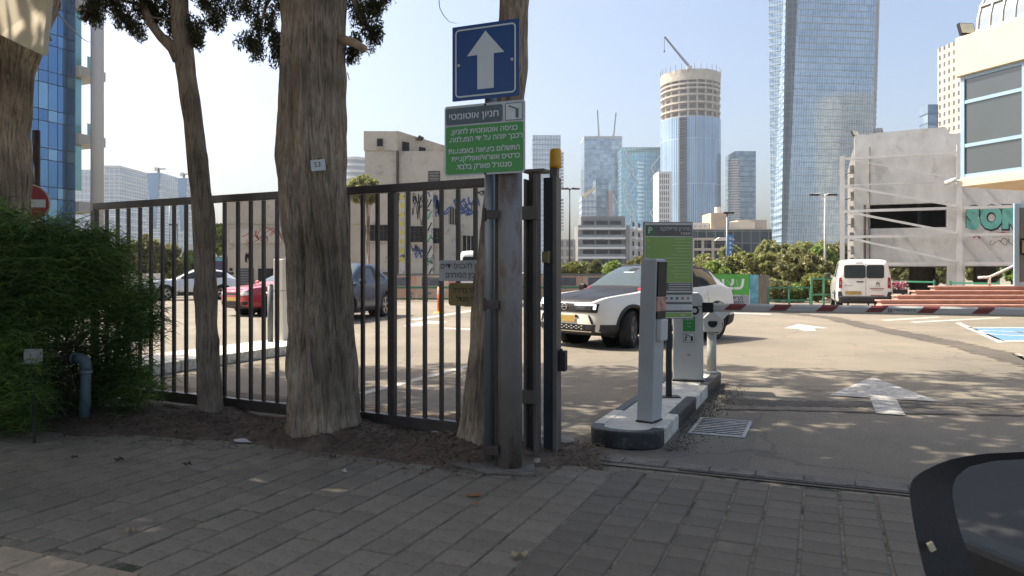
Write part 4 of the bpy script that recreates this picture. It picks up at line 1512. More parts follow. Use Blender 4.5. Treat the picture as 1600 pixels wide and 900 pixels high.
# cream panel in front of the edge trunk
cp = thing('hanging_board', 'sunlit cream board hanging before the trunk in the top corner', 'board', W(0, 0, 6.3))
po = cp.location
g = MB()
g.prism([W(-420, -330, 9.2) - po, W(125, -330, 6.3) - po, W(75, 0, 5.42) - po, W(66, 86, 5.15) - po, W(0, 54, 5.55) - po, W(-420, -130, 8.8) - po], (0.02, 0.03, 0.0))  # unseen upper left part is added so its shadow covers the pavement
bm_ = None
o = g.build('board', mat('cream_board', (0.72, 0.60, 0.40), 0.6, var=0.06, vs=2, spots=(0.50, 0.38, 0.24), sp_scale=3.2, sp_lo=0.55, sp_hi=0.75), cp)
g = MB()
g.tube([W(30, 20, 5.75) - po, W(34, -20, 7.1) - po], 0.01, 8)
g.build('hanger', M_STEELDK, cp)
g = MB()
wp = []
for k in range(25):
    t_ = k / 24
    a_, b_ = W(78, 8, 5.6), W(146, 64, 30)
    p = a_.lerp(b_, t_ ** 2.6)
    p.z -= 0.35 * math.sin(PI * t_ ** 2.6) * 0.4
    wp.append(p - po)
g.tube(wp, 0.009, 6)
tag(g.build('cable', mat('black_cable', (0.02, 0.02, 0.022), 0.6), None, loc=po), 'black cable sagging past the glass building', 'cable')

# ------------------------------------------------------------------ equipment on the island
ZT = IH - 0.004
M_CAB = mat('warm_grey_cabinet', (0.40, 0.40, 0.37), 0.5, var=0.06, vs=3, spots=(0.25, 0.24, 0.21), sp_scale=5, sp_lo=0.62, sp_hi=0.8)
M_CABL = mat('light_grey_cabinet', (0.52, 0.52, 0.48), 0.5, var=0.05, vs=3)
M_TICK = mat('ticket_post_grey', (0.42, 0.43, 0.42), 0.45, var=0.05, vs=3)
M_BLACKP = mat('black_plastic_panel', (0.018, 0.018, 0.018), 0.5, spec=0.25)
M_POLEB = mat('black_pole_paint', (0.022, 0.022, 0.022), 0.45)
tb = G(1014, 659, ZT)
tk_ = thing('ticket_terminal', 'slim grey ticket terminal column on the island nose', 'ticket machine', tb, RZ_V + math.radians(-14))
H_ = 1.325
g = MB()
# tapering slanted column; local x runs to the camera's right along the street, local y into the car park
lo = [(-0.085, -0.055), (0.055, -0.055), (0.055, 0.125), (-0.085, 0.125)]
hi = [(-0.080, -0.055), (0.060, -0.055), (0.060, 0.125), (-0.080, 0.125)]
lean = 0.035
vs_ = [(x_, y_, 0.01) for x_, y_ in lo] + [(x_ + lean, y_, H_ - 0.02) for x_, y_ in hi] + [(x_ * 0.9 + lean, y_ * 0.9, H_) for x_, y_ in hi]
g.add(vs_, [(3, 2, 1, 0), (0, 1, 5, 4), (1, 2, 6, 5), (2, 3, 7, 6), (3, 0, 4, 7), (4, 5, 9, 8), (5, 6, 10, 9), (6, 7, 11, 10), (7, 4, 8, 11), (8, 9, 10, 11)])
g.build('column', M_TICK, tk_, bevel=0.008)
g = MB()
g.box(-0.09, 0.06, -0.06, 0.13, 0, 0.012)
g.build('base_plate', M_STEELDK, tk_)
def side_piece(name, y0, y1, z0, z1, m_, t_=0.012, bev=0.004):
    b_ = MB()
    l0, l1 = 0.055 + (lean + 0.005) * z0 / H_, 0.055 + (lean + 0.005) * z1 / H_
    b_.add([(l0, y0, z0), (l0 + t_, y0, z0), (l0 + t_, y1, z0), (l0, y1, z0), (l1, y0, z1), (l1 + t_, y0, z1), (l1 + t_, y1, z1), (l1, y1, z1)],
           [(0, 3, 2, 1), (4, 5, 6, 7), (0, 1, 5, 4), (1, 2, 6, 5), (2, 3, 7, 6), (3, 0, 4, 7)])
    return b_.build(name, m_, tk_, bevel=bev)
side_piece('display_panel', -0.045, 0.115, 1.02, 1.30, M_BLACKP, 0.014)
side_piece('picture_panel', -0.045, 0.115, 0.90, 1.018, mat('picture_print', (0.42, 0.22, 0.18), 0.5, var=0.6, vs=18), 0.013)
side_piece('card_slot', -0.045, 0.115, 0.84, 0.898, M_BLACKP, 0.013)
side_piece('reader_box', -0.03, 0.10, 0.66, 0.835, M_CABL, 0.045, 0.01)

pbp = G(1045, 620, ZT)
ps = thing('price_sign', 'tall green price board with a letter P on a black pole', 'sign', pbp, math.radians(3))
g = MB()
g.box(-0.028, 0.028, -0.015, 0.015, 0.008, 1.0)
g.build('pole', M_POLEB, ps, bevel=0.004)
g = MB()
g.box(-0.10, 0.10, -0.07, 0.07, 0.0, 0.008)
g.build('base_plate', M_POLEB, ps)
dS = pbp.y - 0.05
zb, zt_ = W(0, 497, dS).z - ZT, W(0, 348, dS).z - ZT
x0, x1 = W(1006, 0, dS).x - pbp.x, W(1082, 0, dS).x - pbp.x
wS, hS = x1 - x0, zt_ - zb
cx, cz = (x0 + x1) / 2, (zb + zt_) / 2
M_PS_FRAME = mat('board_frame', (0.16, 0.15, 0.14), 0.5, 0.3)
M_PS_GREEN = mat('board_green', (0.26, 0.40, 0.10), 0.4, var=0.06)
M_PS_DK = mat('board_taupe', (0.13, 0.115, 0.10), 0.4)
M_PS_W = mat('board_white', (0.58, 0.58, 0.54), 0.4)
M_PS_PALE = mat('board_pale_green_print', (0.37, 0.49, 0.22), 0.5)
g = MB()
g.box(x0 - 0.008, x1 + 0.004, -0.055, -0.017, zb - 0.006, zt_ + 0.008)
g.build('panel', M_PS_FRAME, ps, bevel=0.004)
def on_board(name, xa, xb, za, zb_, m_, lift=0.001):
    b_ = MB()
    b_.box(x0 + wS * xa, x0 + wS * xb, -0.055 - lift - 0.001, -0.0552, zb + hS * za, zb + hS * zb_)
    return b_.build(name, m_, ps)
on_board('printed_sheet', 0.0, 1.0, 0.0, 1.0, M_PS_W, 0.0)
on_board('title_band', 0.02, 0.985, 0.86, 0.975, M_PS_DK)
on_board('green_field', 0.02, 0.985, 0.375, 0.85, M_PS_GREEN)
on_board('terms_band', 0.02, 0.985, 0.285, 0.37, M_PS_DK)
for a_, b__ in ((0.245, 0.268), (0.145, 0.168), (0.062, 0.082)):
    on_board('divider', 0.02, 0.985, a_, b__, M_PS_DK)
on_board('phone_band', 0.02, 0.985, 0.01, 0.055, M_PS_GREEN)
on_board('letter_tile', 0.03, 0.20, 0.868, 0.965, mat('tile_green', (0.05, 0.19, 0.06), 0.4), 0.002)
R90 = (PI / 2, 0, 0)
def bt(s_, size, xa, za, m_, al='CENTER', rtl=True, bold=0.0005, sx=1.0, nm='lettering'):
    return text_mesh(nm, s_, size, m_, ps, (x0 + wS * xa, -0.0595, zb + hS * za), R90, bold, al, rtl, 0, sx)
bt('P', 0.085, 0.115, 0.917, M_PS_W, rtl=False, bold=0.002)
bt('מחירון סיפולוקס', 0.052, 0.96, 0.935, M_PS_W, 'RIGHT', sx=0.85)
bt('TARIF', 0.040, 0.96, 0.885, M_PS_W, 'RIGHT', rtl=False)
rl = random.Random(4)
for k in range(13):        # rows of print too small to read
    za = 0.825 - k * 0.0335
    w_ = rl.uniform(0.28, 0.55)
    on_board('print_row', 0.96 - w_, 0.96, za, za + 0.010, M_PS_PALE, 0.0016)
for za in (0.81, 0.73, 0.62):
    on_board('price_print', 0.05, 0.11, za, za + 0.014, M_PS_PALE, 0.0016)
for za in (0.35, 0.325, 0.30):
    on_board('print_row', 0.5, 0.96, za, za + 0.009, M_PS_W, 0.0016)
for k, cc in enumerate(((0.1, 0.1, 0.1), (0.12, 0.12, 0.12), (0.05, 0.15, 0.12), (0.4, 0.1, 0.06), (0.2, 0.2, 0.2))):
    on_board('pay_symbol', 0.42 + k * 0.115, 0.47 + k * 0.115, 0.195, 0.220, mat('pay_print_%d' % k, cc, 0.5), 0.0016)
bt('24/7', 0.028, 0.8, 0.032, M_PS_W, rtl=False)

# barrier cabinet and boom
bcb = G(1080, 596, ZT)
cab = thing('barrier_cabinet', 'grey barrier cabinet with green sticker and pedestrian pictogram', 'barrier', bcb + Vector((0, 0.16, 0)), math.radians(-12))
g = MB()
pr_ = [(-0.165, 0.015), (0.165, 0.015), (0.165, 0.90), (0.150, 0.955), (0.115, 0.985), (-0.115, 0.985), (-0.150, 0.955), (-0.165, 0.90)]
g.prism([(x_, -0.17, z_) for x_, z_ in pr_], (0, 0.36, 0))
g.build('housing', M_CABL, cab, bevel=0.012)
g = MB()
g.box(-0.172, 0.172, -0.18, 0.20, 0.0, 0.016)
g.build('base_plate', M_STEELDK, cab)
g = MB()
g.box(-0.168, 0.168, -0.174, 0.194, 0.83, 0.838)
g.build('lid_gap', M_STEELDK, cab)
g = MB()
g.box(-0.055, 0.075, -0.1745, -0.1705, 0.56, 0.72)
g.build('green_sticker', mat('sticker_green', (0.03, 0.24, 0.05), 0.4), cab)
M_STW = mat('sticker_white', (0.62, 0.63, 0.60), 0.4)
for k, (s_, z_, sz) in enumerate((('שירותים', 0.69, 0.030), ('מנויים', 0.65, 0.022), ('חניה', 0.61, 0.022))):
    text_mesh('lettering', s_, sz, M_STW, cab, (0.01, -0.1755, z_), R90, 0.0, rtl=True)
g = MB()
g.box(-0.055, 0.075, -0.1745, -0.1705, 0.425, 0.548)
g.build('pictogram_sticker', M_STW, cab)
pic = MB()
for a_, b__, w_ in (((-0.05, 0.435), (0.07, 0.435), 0.004), ((-0.05, 0.54), (0.07, 0.54), 0.004), ((-0.05, 0.435), (-0.05, 0.54), 0.004), ((0.07, 0.435), (0.07, 0.54), 0.004),
                  ((-0.035, 0.528), (0.04, 0.495), 0.008), ((-0.022, 0.505), (-0.026, 0.475), 0.014), ((-0.026, 0.475), (-0.038, 0.448), 0.007), ((-0.026, 0.475), (-0.012, 0.448), 0.007), ((-0.022, 0.505), (-0.005, 0.485), 0.006)):
    pic.beam((a_[0], -0.1755, a_[1]), (b__[0], -0.1755, b__[1]), w_, 0.001, (0, 1, 0))
pic.box(0.028, 0.052, -0.176, -0.175, 0.45, 0.505)
pic.lathe([(0.009, -0.1762), (0.009, -0.1750)], 12, (-0.022, 0, 0.520), 'y')
pic.build('pictogram', M_INK2, cab)
g = MB()
g.lathe([(0.048, -0.178), (0.048, -0.171), (0.0, -0.171)], 24, (0.07, 0, 0.79), 'y')
g.build('hub_ring', M_BLACKP, cab)
g = MB()
g.lathe([(0.026, -0.181), (0.026, -0.1785), (0.0, -0.1785)], 20, (0.07, 0, 0.79), 'y')
g.build('hub', M_CABL, cab)
g = MB()
g.box(-0.01, 0.028, -0.174, -0.171, 0.292, 0.300)
g.build('lock', M_INK2, cab)
BA, BB = W(1112, 480.5, 8.22), W(1700, 489.5, 7.12)
boom = thing('barrier_boom', 'closed white barrier boom with red slanted stripes', 'barrier', BA, math.atan2(BB.y - BA.y, BB.x - BA.x))
bl = (BB - BA).length
dz = BB.z - BA.z
M_BOOM = mat('boom_white', (0.46, 0.45, 0.41), 0.4, var=0.06, vs=3, spots=(0.35, 0.32, 0.28), sp_scale=9, sp_lo=0.62, sp_hi=0.8)
M_BRED = mat('boom_red', (0.17, 0.032, 0.028), 0.45, var=0.1)
def zz(x_):
    return dz * x_ / bl
g = MB()
prof = [(-0.018, -0.045), (-0.030, -0.022), (-0.030, 0.026), (-0.014, 0.046), (0.014, 0.046), (0.030, 0.026), (0.030, -0.022), (0.018, -0.045)]
n_ = len(prof)
vs_ = [(0.02, y_, z_) for y_, z_ in prof] + [(bl, y_, z_ + dz) for y_, z_ in prof]
g.add(vs_, [(k, (k + 1) % n_, n_ + (k + 1) % n_, n_ + k) for k in range(n_)] + [tuple(range(n_))[::-1], tuple(range(n_, 2 * n_))])
o = g.build('tube', M_BOOM, boom)
bm_ = bmesh.new(); bm_.from_mesh(o.data); bmesh.ops.recalc_face_normals(bm_, faces=bm_.faces); bm_.to_mesh(o.data); bm_.free()
def boom_x(px):
    k = (px - 800) / FPX
    dx, dy = (BB.x - BA.x) / bl, (BB.y - BA.y) / bl
    return (k * BA.y - BA.x) / (dx - k * dy)
for px in (1148, 1218, 1291, 1368, 1449, 1534, 1622):
    xa, xb = boom_x(px - 13), boom_x(px + 13)
    sh = 0.028
    g = MB()
    g.add([(xa - sh, -0.0315, -0.022 + zz(xa)), (xb - sh, -0.0315, -0.022 + zz(xb)), (xb + sh, -0.0315, 0.026 + zz(xb)), (xa + sh, -0.0315, 0.026 + zz(xa)), (xb + sh + 0.012, -0.0165, 0.0462 + zz(xb)), (xa + sh + 0.012, -0.0165, 0.0462 + zz(xa))], [(0, 1, 2, 3), (3, 2, 4, 5)])
    g.build('red_stripe', M_BRED, boom)
xm = boom_x(1414)
text_mesh('lettering', 'MAGNETIC', 0.042, M_INK2, boom, (xm, -0.0322, 0.003 + zz(xm)), (PI / 2, math.radians(0.5), 0), 0.0, sx=1.02)
g = MB()
for k in range(3):
    g.box(xm - 0.162 + k * 0.016, xm - 0.155 + k * 0.016, -0.0325, -0.032, -0.018 + zz(xm), 0.022 + zz(xm))
g.build('maker_emblem', M_INK2, boom)
g = MB()
g.box(-0.10, 0.02, -0.045, 0.045, -0.055, 0.055)
g.build('clamp', M_BLACKP, boom, bevel=0.008)

# intercom camera on a short post
icb = G(1112, 583, ZT)
ic = thing('camera_pillar', 'short round pillar with house-shaped camera box behind the barrier cabinet', 'camera', icb, math.radians(-8))
g = MB()
g.tube([(0, 0, 0.0), (0, 0, 0.50)], 0.055, 24)
g.build('pillar', M_CAB, ic, smooth=True)
g = MB()
g.lathe([(0.085, 0.0), (0.085, 0.02), (0.06, 0.035)], 24)
g.build('foot', M_CAB, ic)
g = MB()
hp = [(-0.10, 0.50), (0.10, 0.50), (0.115, 0.66), (0.02, 0.755), (-0.02, 0.755), (-0.115, 0.66)]
g.prism([(x_, -0.09, z_) for x_, z_ in hp], (0, 0.2, 0))
g.build('camera_box', M_CABL, ic, bevel=0.008)
for s_ in (-1, 1):
    g = MB()
    g.beam((s_ * 0.012, 0.0, 0.775), (s_ * 0.135, 0.0, 0.65), 0.26, 0.012, (0, 1, 0))
    g.build('roof_flap', M_STW, ic)
g = MB()
g.prism([(0.055 * math.cos(a_), -0.096, 0.61 + 0.055 * (math.sin(a_) if math.sin(a_) < 0.4 else 0.4)) for a_ in np.linspace(0, 2 * PI, 21)[:-1]], (0, 0.005, 0))
g.build('lens_visor', M_BLACKP, ic)

# ------------------------------------------------------------------ wing mirror of the car the picture is taken from
wm = thing('car_door', 'black wing mirror on the car door in the near corner', 'car door', (0.55, 0.55, -0.12))
wo_ = wm.location
M_HOUS = mat('black_mirror_shell', (0.034, 0.034, 0.035), 0.55, var=0.2, vs=14, bump=0.1, bs=180)
M_MGL = mat('mirror_glass', (0.55, 0.56, 0.56), 0.03, 1.0, var=0.02)
ol = [(1418, 765), (1422, 750), (1434, 738), (1455, 727), (1490, 714), (1540, 707), (1620, 703), (1720, 706), (1765, 726), (1775, 800), (1758, 890), (1715, 945), (1640, 962), (1520, 965), (1478, 958), (1456, 935), (1443, 895), (1428, 830)]
def oring(s_, d, cx=1600, cy=830, dx=0):
    return [W(cx + (x_ - cx) * s_ + dx, cy + (y_ - cy) * s_, 0.80 + d) - wo_ for x_, y_ in ol]
n_ = len(ol)
g = MB()
rings = [oring(0.985, -0.004), oring(1.0, 0.010), oring(0.985, 0.05), oring(0.88, 0.10), oring(0.66, 0.13), oring(0.3, 0.145)]
vs_ = [p for r_ in rings for p in r_]
fs_ = [(i * n_ + k, i * n_ + (k + 1) % n_, (i + 1) * n_ + (k + 1) % n_, (i + 1) * n_ + k) for i in range(len(rings) - 1) for k in range(n_)]
fs_.append(tuple((len(rings) - 1) * n_ + k for k in range(n_)))
g.add(vs_, fs_)
o = g.build('mirror_housing', M_HOUS, wm, smooth=True)
o.modifiers.new('s', 'SUBSURF').render_levels = 2
il = [(1492, 768), (1500, 745), (1520, 731), (1560, 722), (1640, 718), (1720, 724), (1750, 748), (1752, 810), (1735, 880), (1700, 925), (1640, 940), (1560, 938), (1540, 930), (1528, 900), (1508, 840), (1497, 800)]
inn = [W(x_, y_, 0.80) - wo_ for x_, y_ in il]
g = MB()
A_ = oring(0.985, -0.004)
B_ = [p + Vector((0, 0.006, 0)) for p in inn]
# bezel: joined by bridging with nearest angles
def resample(poly, n_r, c_):
    out_ = []
    for k in range(n_r):
        a_ = 2 * PI * k / n_r
        best = None
        for i in range(len(poly)):
            p, q_ = poly[i] - c_, poly[(i + 1) % len(poly)] - c_
            d_ = Vector((math.cos(a_), 0, math.sin(a_)))
            den = (q_.x - p.x) * d_.z - (q_.z - p.z) * d_.x
            if abs(den) < 1e-12:
                continue
            s2 = (p.z * d_.x - p.x * d_.z) / den
            if 0 <= s2 <= 1:
                h_ = p.lerp(q_, s2)
                r2 = h_.x * d_.x + h_.z * d_.z
                if r2 > 0:
                    best = c_ + h_
        out_.append(best)
    return out_
cc_ = W(1620, 830, 0.80) - wo_
RA, RB = resample(A_, 64, cc_), resample(B_, 64, cc_)
g.add(RA + RB, [(k, (k + 1) % 64, 64 + (k + 1) % 64, 64 + k) for k in range(64)])
o = g.build('mirror_bezel', M_HOUS, wm, smooth=True)
g = MB()
RG = [Vector((p.x, p.y + 0.004 + (p.x - RB[32].x) * -0.10 + 0.02, p.z)) for p in RB]
g.add(RG, [tuple(range(64))])
o = g.build('mirror_glass', M_MGL, wm)
if o.data.polygons[0].normal.y > 0:
    o.data.flip_normals()
g = MB()
g.add(RB + RG, [(k, (k + 1) % 64, 64 + (k + 1) % 64, 64 + k) for k in range(64)])
g.build('mirror_well', M_HOUS, wm)
g = MB()
g.beam(W(1452, 848, 0.79) - wo_, W(1458, 860, 0.79) - wo_, 0.006, 0.004, (0, 1, 0))
g.build('warning_lamp', mat('pale_lamp', (0.5, 0.45, 0.3), 0.4), wm)
g = MB()
g.beam(W(1680, 930, 0.83) - wo_, Vector((0.62, 0.45, 0.92)) - wo_, 0.06, 0.05)
g.build('mirror_arm', M_HOUS, wm, bevel=0.01)
g = MB()
g.add([(-0.55, -0.10, 0.35), (0.55, -0.10, 0.35), (0.55, -0.02, 0.35), (-0.55, -0.02, 0.35), (-0.55, -0.12, 0.98), (0.42, -0.12, 1.02), (0.42, -0.07, 1.02), (-0.55, -0.07, 0.98), (-0.55, -0.05, 0.7), (0.55, -0.05, 0.7), (0.55, 0.02, 0.7), (-0.55, 0.02, 0.7)],
      [(0, 1, 9, 8), (8, 9, 5, 4), (3, 11, 10, 2), (11, 7, 6, 10), (4, 5, 6, 7), (0, 3, 2, 1), (1, 2, 10, 9), (9, 10, 6, 5), (0, 8, 11, 3), (8, 4, 7, 11)])
g.build('door_panel', M_HOUS, wm, bevel=0.01)
# ------------------------------------------------------------------ cars
M_TYRE = mat('tyre_rubber', (0.018, 0.018, 0.018), 0.8, var=0.3, vs=20)
M_RIM = mat('alloy_rim', (0.42, 0.42, 0.42), 0.35, 0.7, var=0.05)
M_RIMDK = mat('dark_rim', (0.05, 0.05, 0.052), 0.35, 0.6)
M_PLASTIC = mat('charcoal_bumper', (0.028, 0.028, 0.03), 0.6, var=0.15)
M_CARGLASS = glass_mat('car_glass', (0.022, 0.028, 0.030), 0.04, 0.0, 0.5)
M_SHIELD = glass_mat('windscreen_glass', (0.055, 0.075, 0.075), 0.04, 0.0, 0.45)
M_CWHITE = mat('white_car_paint', (0.82, 0.80, 0.74), 0.3, var=0.03, vs=1, coat=0.8)
M_CBLACK = mat('black_car_paint', (0.014, 0.013, 0.013), 0.45, var=0.05, coat=0.08, spec=0.2)
M_CRED = mat('red_car_paint', (0.42, 0.018, 0.035), 0.3, var=0.05, coat=0.8)
M_CNAVY = mat('navy_car_paint', (0.018, 0.032, 0.075), 0.35, var=0.05, coat=0.3)
M_CSILVER = mat('silver_white_car_paint', (0.60, 0.62, 0.63), 0.3, 0.2, var=0.03, coat=0.7)
M_CHROME = mat('chrome', (0.7, 0.7, 0.7), 0.12, 1.0, var=0.02)
M_LAMPW = mat('headlamp_clear', (0.75, 0.76, 0.75), 0.15, 0.3, var=0.1, vs=8, coat=0.6)
M_LAMPR = mat('tail_lamp_red', (0.30, 0.012, 0.014), 0.2, var=0.15, vs=9, coat=0.6)
M_PLATE = mat('yellow_number_plate', (0.42, 0.28, 0.07), 0.5, var=0.05)
M_DRL = mat('lit_daylight_lamp', (0.9, 0.9, 0.9), 0.3)
M_DRL.node_tree.nodes['Principled BSDF'].inputs['Emission Color'].default_value = (1, 1, 1, 1)
M_DRL.node_tree.nodes['Principled BSDF'].inputs['Emission Strength'].default_value = 0.9
M_LINER = mat('wheel_arch_black', (0.010, 0.010, 0.010), 0.9)


def section(st):
    x, zb_, w, zw, zt, wt, zr, wr = st
    e = min(0.07, (zr - zt) * 0.5 + 0.01)
    return [(x, 0, zb_), (x, w * 0.82, zb_), (x, w * 0.955, zb_ + 0.05), (x, w * 0.995, zb_ + (zw - zb_) * 0.5), (x, w, zw), (x, (w * 0.55 + wt * 0.45), zt - (zt - zw) * 0.25), (x, wt, zt),
            (x, wt * 0.97 + wr * 0.03, zt + 0.012), (x, (wt + wr) / 2 + 0.018, (zt + zr - e) / 2 + 0.004), (x, wr + 0.012, zr - e), (x, wr * 0.95, zr - e * 0.55), (x, wr * 0.80, zr - e * 0.22), (x, wr * 0.4, zr - 0.006), (x, 0, zr)]


NSEC = 14
# rows between section points: 0 floor, 1-5 lower side, 6 belt moulding, 7-8 side glass, 9-10 cant rail, 11-12 top


def car_shell(name, stations, zones):
    """zones(i, row) -> zone name for the face between stations i and i+1 on that row"""
    half = [section(s) for s in stations]
    ns = len(half)
    vs, fs, zn = [], [], []
    idx = {}
    for i in range(ns):
        for k in range(NSEC):
            for s in (1, -1):
                p = half[i][k]
                if s == -1 and abs(p[1]) < 1e-9:
                    idx[i, k, s] = idx[i, k, 1]
                    continue
                idx[i, k, s] = len(vs)
                vs.append((p[0], p[1] * s, p[2]))
    for i in range(ns - 1):
        for k in range(NSEC - 1):
            for s in (1, -1):
                q = [idx[i, k, s], idx[i + 1, k, s], idx[i + 1, k + 1, s], idx[i, k + 1, s]]
                if s == 1:
                    q = q[::-1]
                fs.append(tuple(q))
                zn.append(zones(i, k, s))
    for i, flip in ((0, False), (ns - 1, True)):
        z0, z1 = half[i][0][2], half[i][-1][2]
        cen = len(vs)
        vs.append((half[i][0][0] + (0.012 if not flip else -0.012), 0, (z0 + z1) / 2))
        for k in range(NSEC - 1):
            for s in (1, -1):
                q = [idx[i, k, s], idx[i, k + 1, s], cen]
                if (s == 1) == flip:
                    q = q[::-1]
                if len(set(q)) == 3:
                    fs.append(tuple(q[::-1]))
                    zn.append('body')
    me = bpy.data.meshes.new(name)
    me.from_pydata(vs, [], fs)
    names = []
    for z in zn:
        if z not in names:
            names.append(z)
    me.polygons.foreach_set('material_index', [names.index(z) for z in zn])
    me.polygons.foreach_set('use_smooth', [True] * len(fs))
    for _ in names:
        me.materials.append(None)
    bm_ = bmesh.new()
    bm_.from_mesh(me)
    bmesh.ops.recalc_face_normals(bm_, faces=bm_.faces)
    bm_.to_mesh(me)
    bm_.free()
    tmp = bpy.data.objects.new(name, me)
    COL.objects.link(tmp)
    sb = tmp.modifiers.new('s', 'SUBSURF')
    sb.levels = sb.render_levels = 2
    bpy.context.view_layer.update()
    out = bpy.data.meshes.new_from_object(tmp.evaluated_get(bpy.context.evaluated_depsgraph_get()))
    bpy.data.objects.remove(tmp)
    return out, names


def build_car(root, stations, zones, zmats, wheels, wr, wheel_w=0.21, arch=0.06, arch_mat=None, steer=0.0, rim=None, detail=True):
    """returns a BVH of the shell so that lamps and panels can be laid on it"""
    me, names = car_shell('shell', stations, zones)
    bm_ = bmesh.new()
    bm_.from_mesh(me)
    bvh = BVHTree.FromBMesh(bm_)
    # wheel openings
    dele = []
    R = wr + arch
    for f in bm_.faces:
        c = f.calc_center_median()
        for wx, wy in wheels:
            if abs(abs(c.y) - abs(wy)) < 0.35 and abs(c.y) > 0.45 and (c.x - wx) ** 2 + (c.z - wr) ** 2 < R * R:
                dele.append(f)
                break
    bmesh.ops.delete(bm_, geom=dele, context='FACES')
    for v in bm_.verts:
        if v.is_boundary and abs(v.co.y) > 0.45:
            for wx, wy in wheels:
                dx, dz_ = v.co.x - wx, v.co.z - wr
                r = math.hypot(dx, dz_)
                if abs(r - R) < 0.12 and r > 1e-6:
                    v.co.x, v.co.z = wx + dx / r * R, wr + dz_ / r * R
    parts = {}
    for zi, z in enumerate(names):
        sub = bm_.copy()
        bmesh.ops.delete(sub, geom=[f for f in sub.faces if f.material_index != zi], context='FACES')
        if not sub.faces:
            sub.free()
            continue
        for f in sub.faces:
            f.material_index = 0
        m2 = bpy.data.meshes.new(z)
        sub.to_mesh(m2)
        sub.free()
        base = z.split('#')[0]
        m2.materials.append(zmats[base])
        o = bpy.data.objects.new(base, m2)
        COL.objects.link(o)
        o.parent = root
        parts[z] = o
    bm_.free()
    # wheels, liners, arch lips
    for n_, (wx, wy) in enumerate(wheels):
        s = 1 if wy > 0 else -1
        g_ = MB()
        g_.lathe([(0.02, s * (abs(wy) - 0.32)), (R + 0.004, s * (abs(wy) - 0.32)), (R + 0.004, s * (abs(wy) + 0.055))], 40, (wx, 0, wr), 'y')
        g_.f = [f for f in g_.f if len(f) <= 4 and max(g_.v[i_][2] for i_ in f) > 0.27]
        g_.m = [0] * len(g_.f)
        g_.u = [None] * len(g_.f)
        g_.build('wheel_arch', M_LINER, root)
        if arch_mat:
            b_ = MB()
            ring_i, ring_o, ring_b = [], [], []
            for k in range(33):
                a_ = PI * (-0.16 + 1.32 * k / 32)
                for lst, rr_ in ((ring_i, R - 0.004), (ring_o, R + 0.055)):
                    x_, z_ = wx + rr_ * math.cos(a_), max(wr + rr_ * math.sin(a_), stations[len(stations) // 2][1] + 0.0)
                    h_ = bvh.ray_cast(Vector((x_, s * 3, z_)), Vector((0, -s, 0)))[0]
                    y_ = (h_.y if h_ is not None and abs(h_.y) > 0.6 else s * abs(wy)) + s * 0.010
                    lst.append((x_, y_, z_))
            vs_ = ring_i + ring_o + [(p[0], p[1] - s * 0.06, p[2]) for p in ring_i] + [(p[0], p[1] - s * 0.03, p[2]) for p in ring_o]
            fs_ = []
            for k in range(32):
                fs_ += [(k, k + 1, 34 + k, 33 + k), (k, 66 + k, 67 + k, k + 1), (33 + k, 34 + k, 100 + k, 99 + k)]
            b_.add(vs_, fs_)
            b_.build('arch_trim', arch_mat, root, smooth=True)
        wh = bpy.data.objects.new('wheel', None)
        COL.objects.link(wh)
        wh.parent = root
        wh.location = (wx, wy, wr)
        wh.rotation_euler = (0, 0, steer if wx > 0 else 0)
        hw_ = wheel_w / 2
        g_ = MB()
        rim_r = wr * 0.68
        g_.lathe([(rim_r, -hw_ * s), (wr * 0.93, -hw_ * s), (wr, -hw_ * 0.72 * s), (wr * 1.003, 0), (wr, hw_ * 0.72 * s), (wr * 0.93, hw_ * s), (rim_r, hw_ * 0.94 * s), (rim_r * 0.97, hw_ * 0.4 * s)], 40, (0, 0, 0), 'y')
        g_.f = [f for f in g_.f if len(f) <= 4]
        g_.m = [0] * len(g_.f)
        g_.u = [None] * len(g_.f)
        g_.build('tyre', M_TYRE, wh, smooth=True)
        g_ = MB()
        g_.lathe([(0.0, 0.30 * hw_ * s), (rim_r * 0.96, 0.30 * hw_ * s)], 30, (0, 0, 0), 'y')
        g_.build('rim_barrel', M_LINER, wh)
        g_ = MB()
        for k in range(5):
            a_ = 2 * PI * k / 5 + 0.3
            for da in (-0.16, 0.16):
                g_.beam((0.045 * math.cos(a_), hw_ * 0.72 * s, 0.045 * math.sin(a_)), (rim_r * 0.97 * math.cos(a_ + da), hw_ * 0.82 * s, rim_r * 0.97 * math.sin(a_ + da)), 0.022, 0.045, (math.sin(a_), 0, -math.cos(a_)))
        g_.lathe([(0.0, hw_ * 0.86 * s), (0.06, hw_ * 0.84 * s), (0.07, hw_ * 0.55 * s)], 18, (0, 0, 0), 'y')
        rr0, rr1 = rim_r * 0.93, rim_r * 1.01
        g_.lathe([(rr1, hw_ * 0.95 * s), (rr0, hw_ * 0.95 * s), (rr0, hw_ * 0.6 * s)], 36, (0, 0, 0), 'y')
        g_.f = [f for f in g_.f if len(f) < 30]
        g_.m = [0] * len(g_.f)
        g_.u = [None] * len(g_.f)
        g_.build('rim', rim or M_RIM, wh)
    return bvh


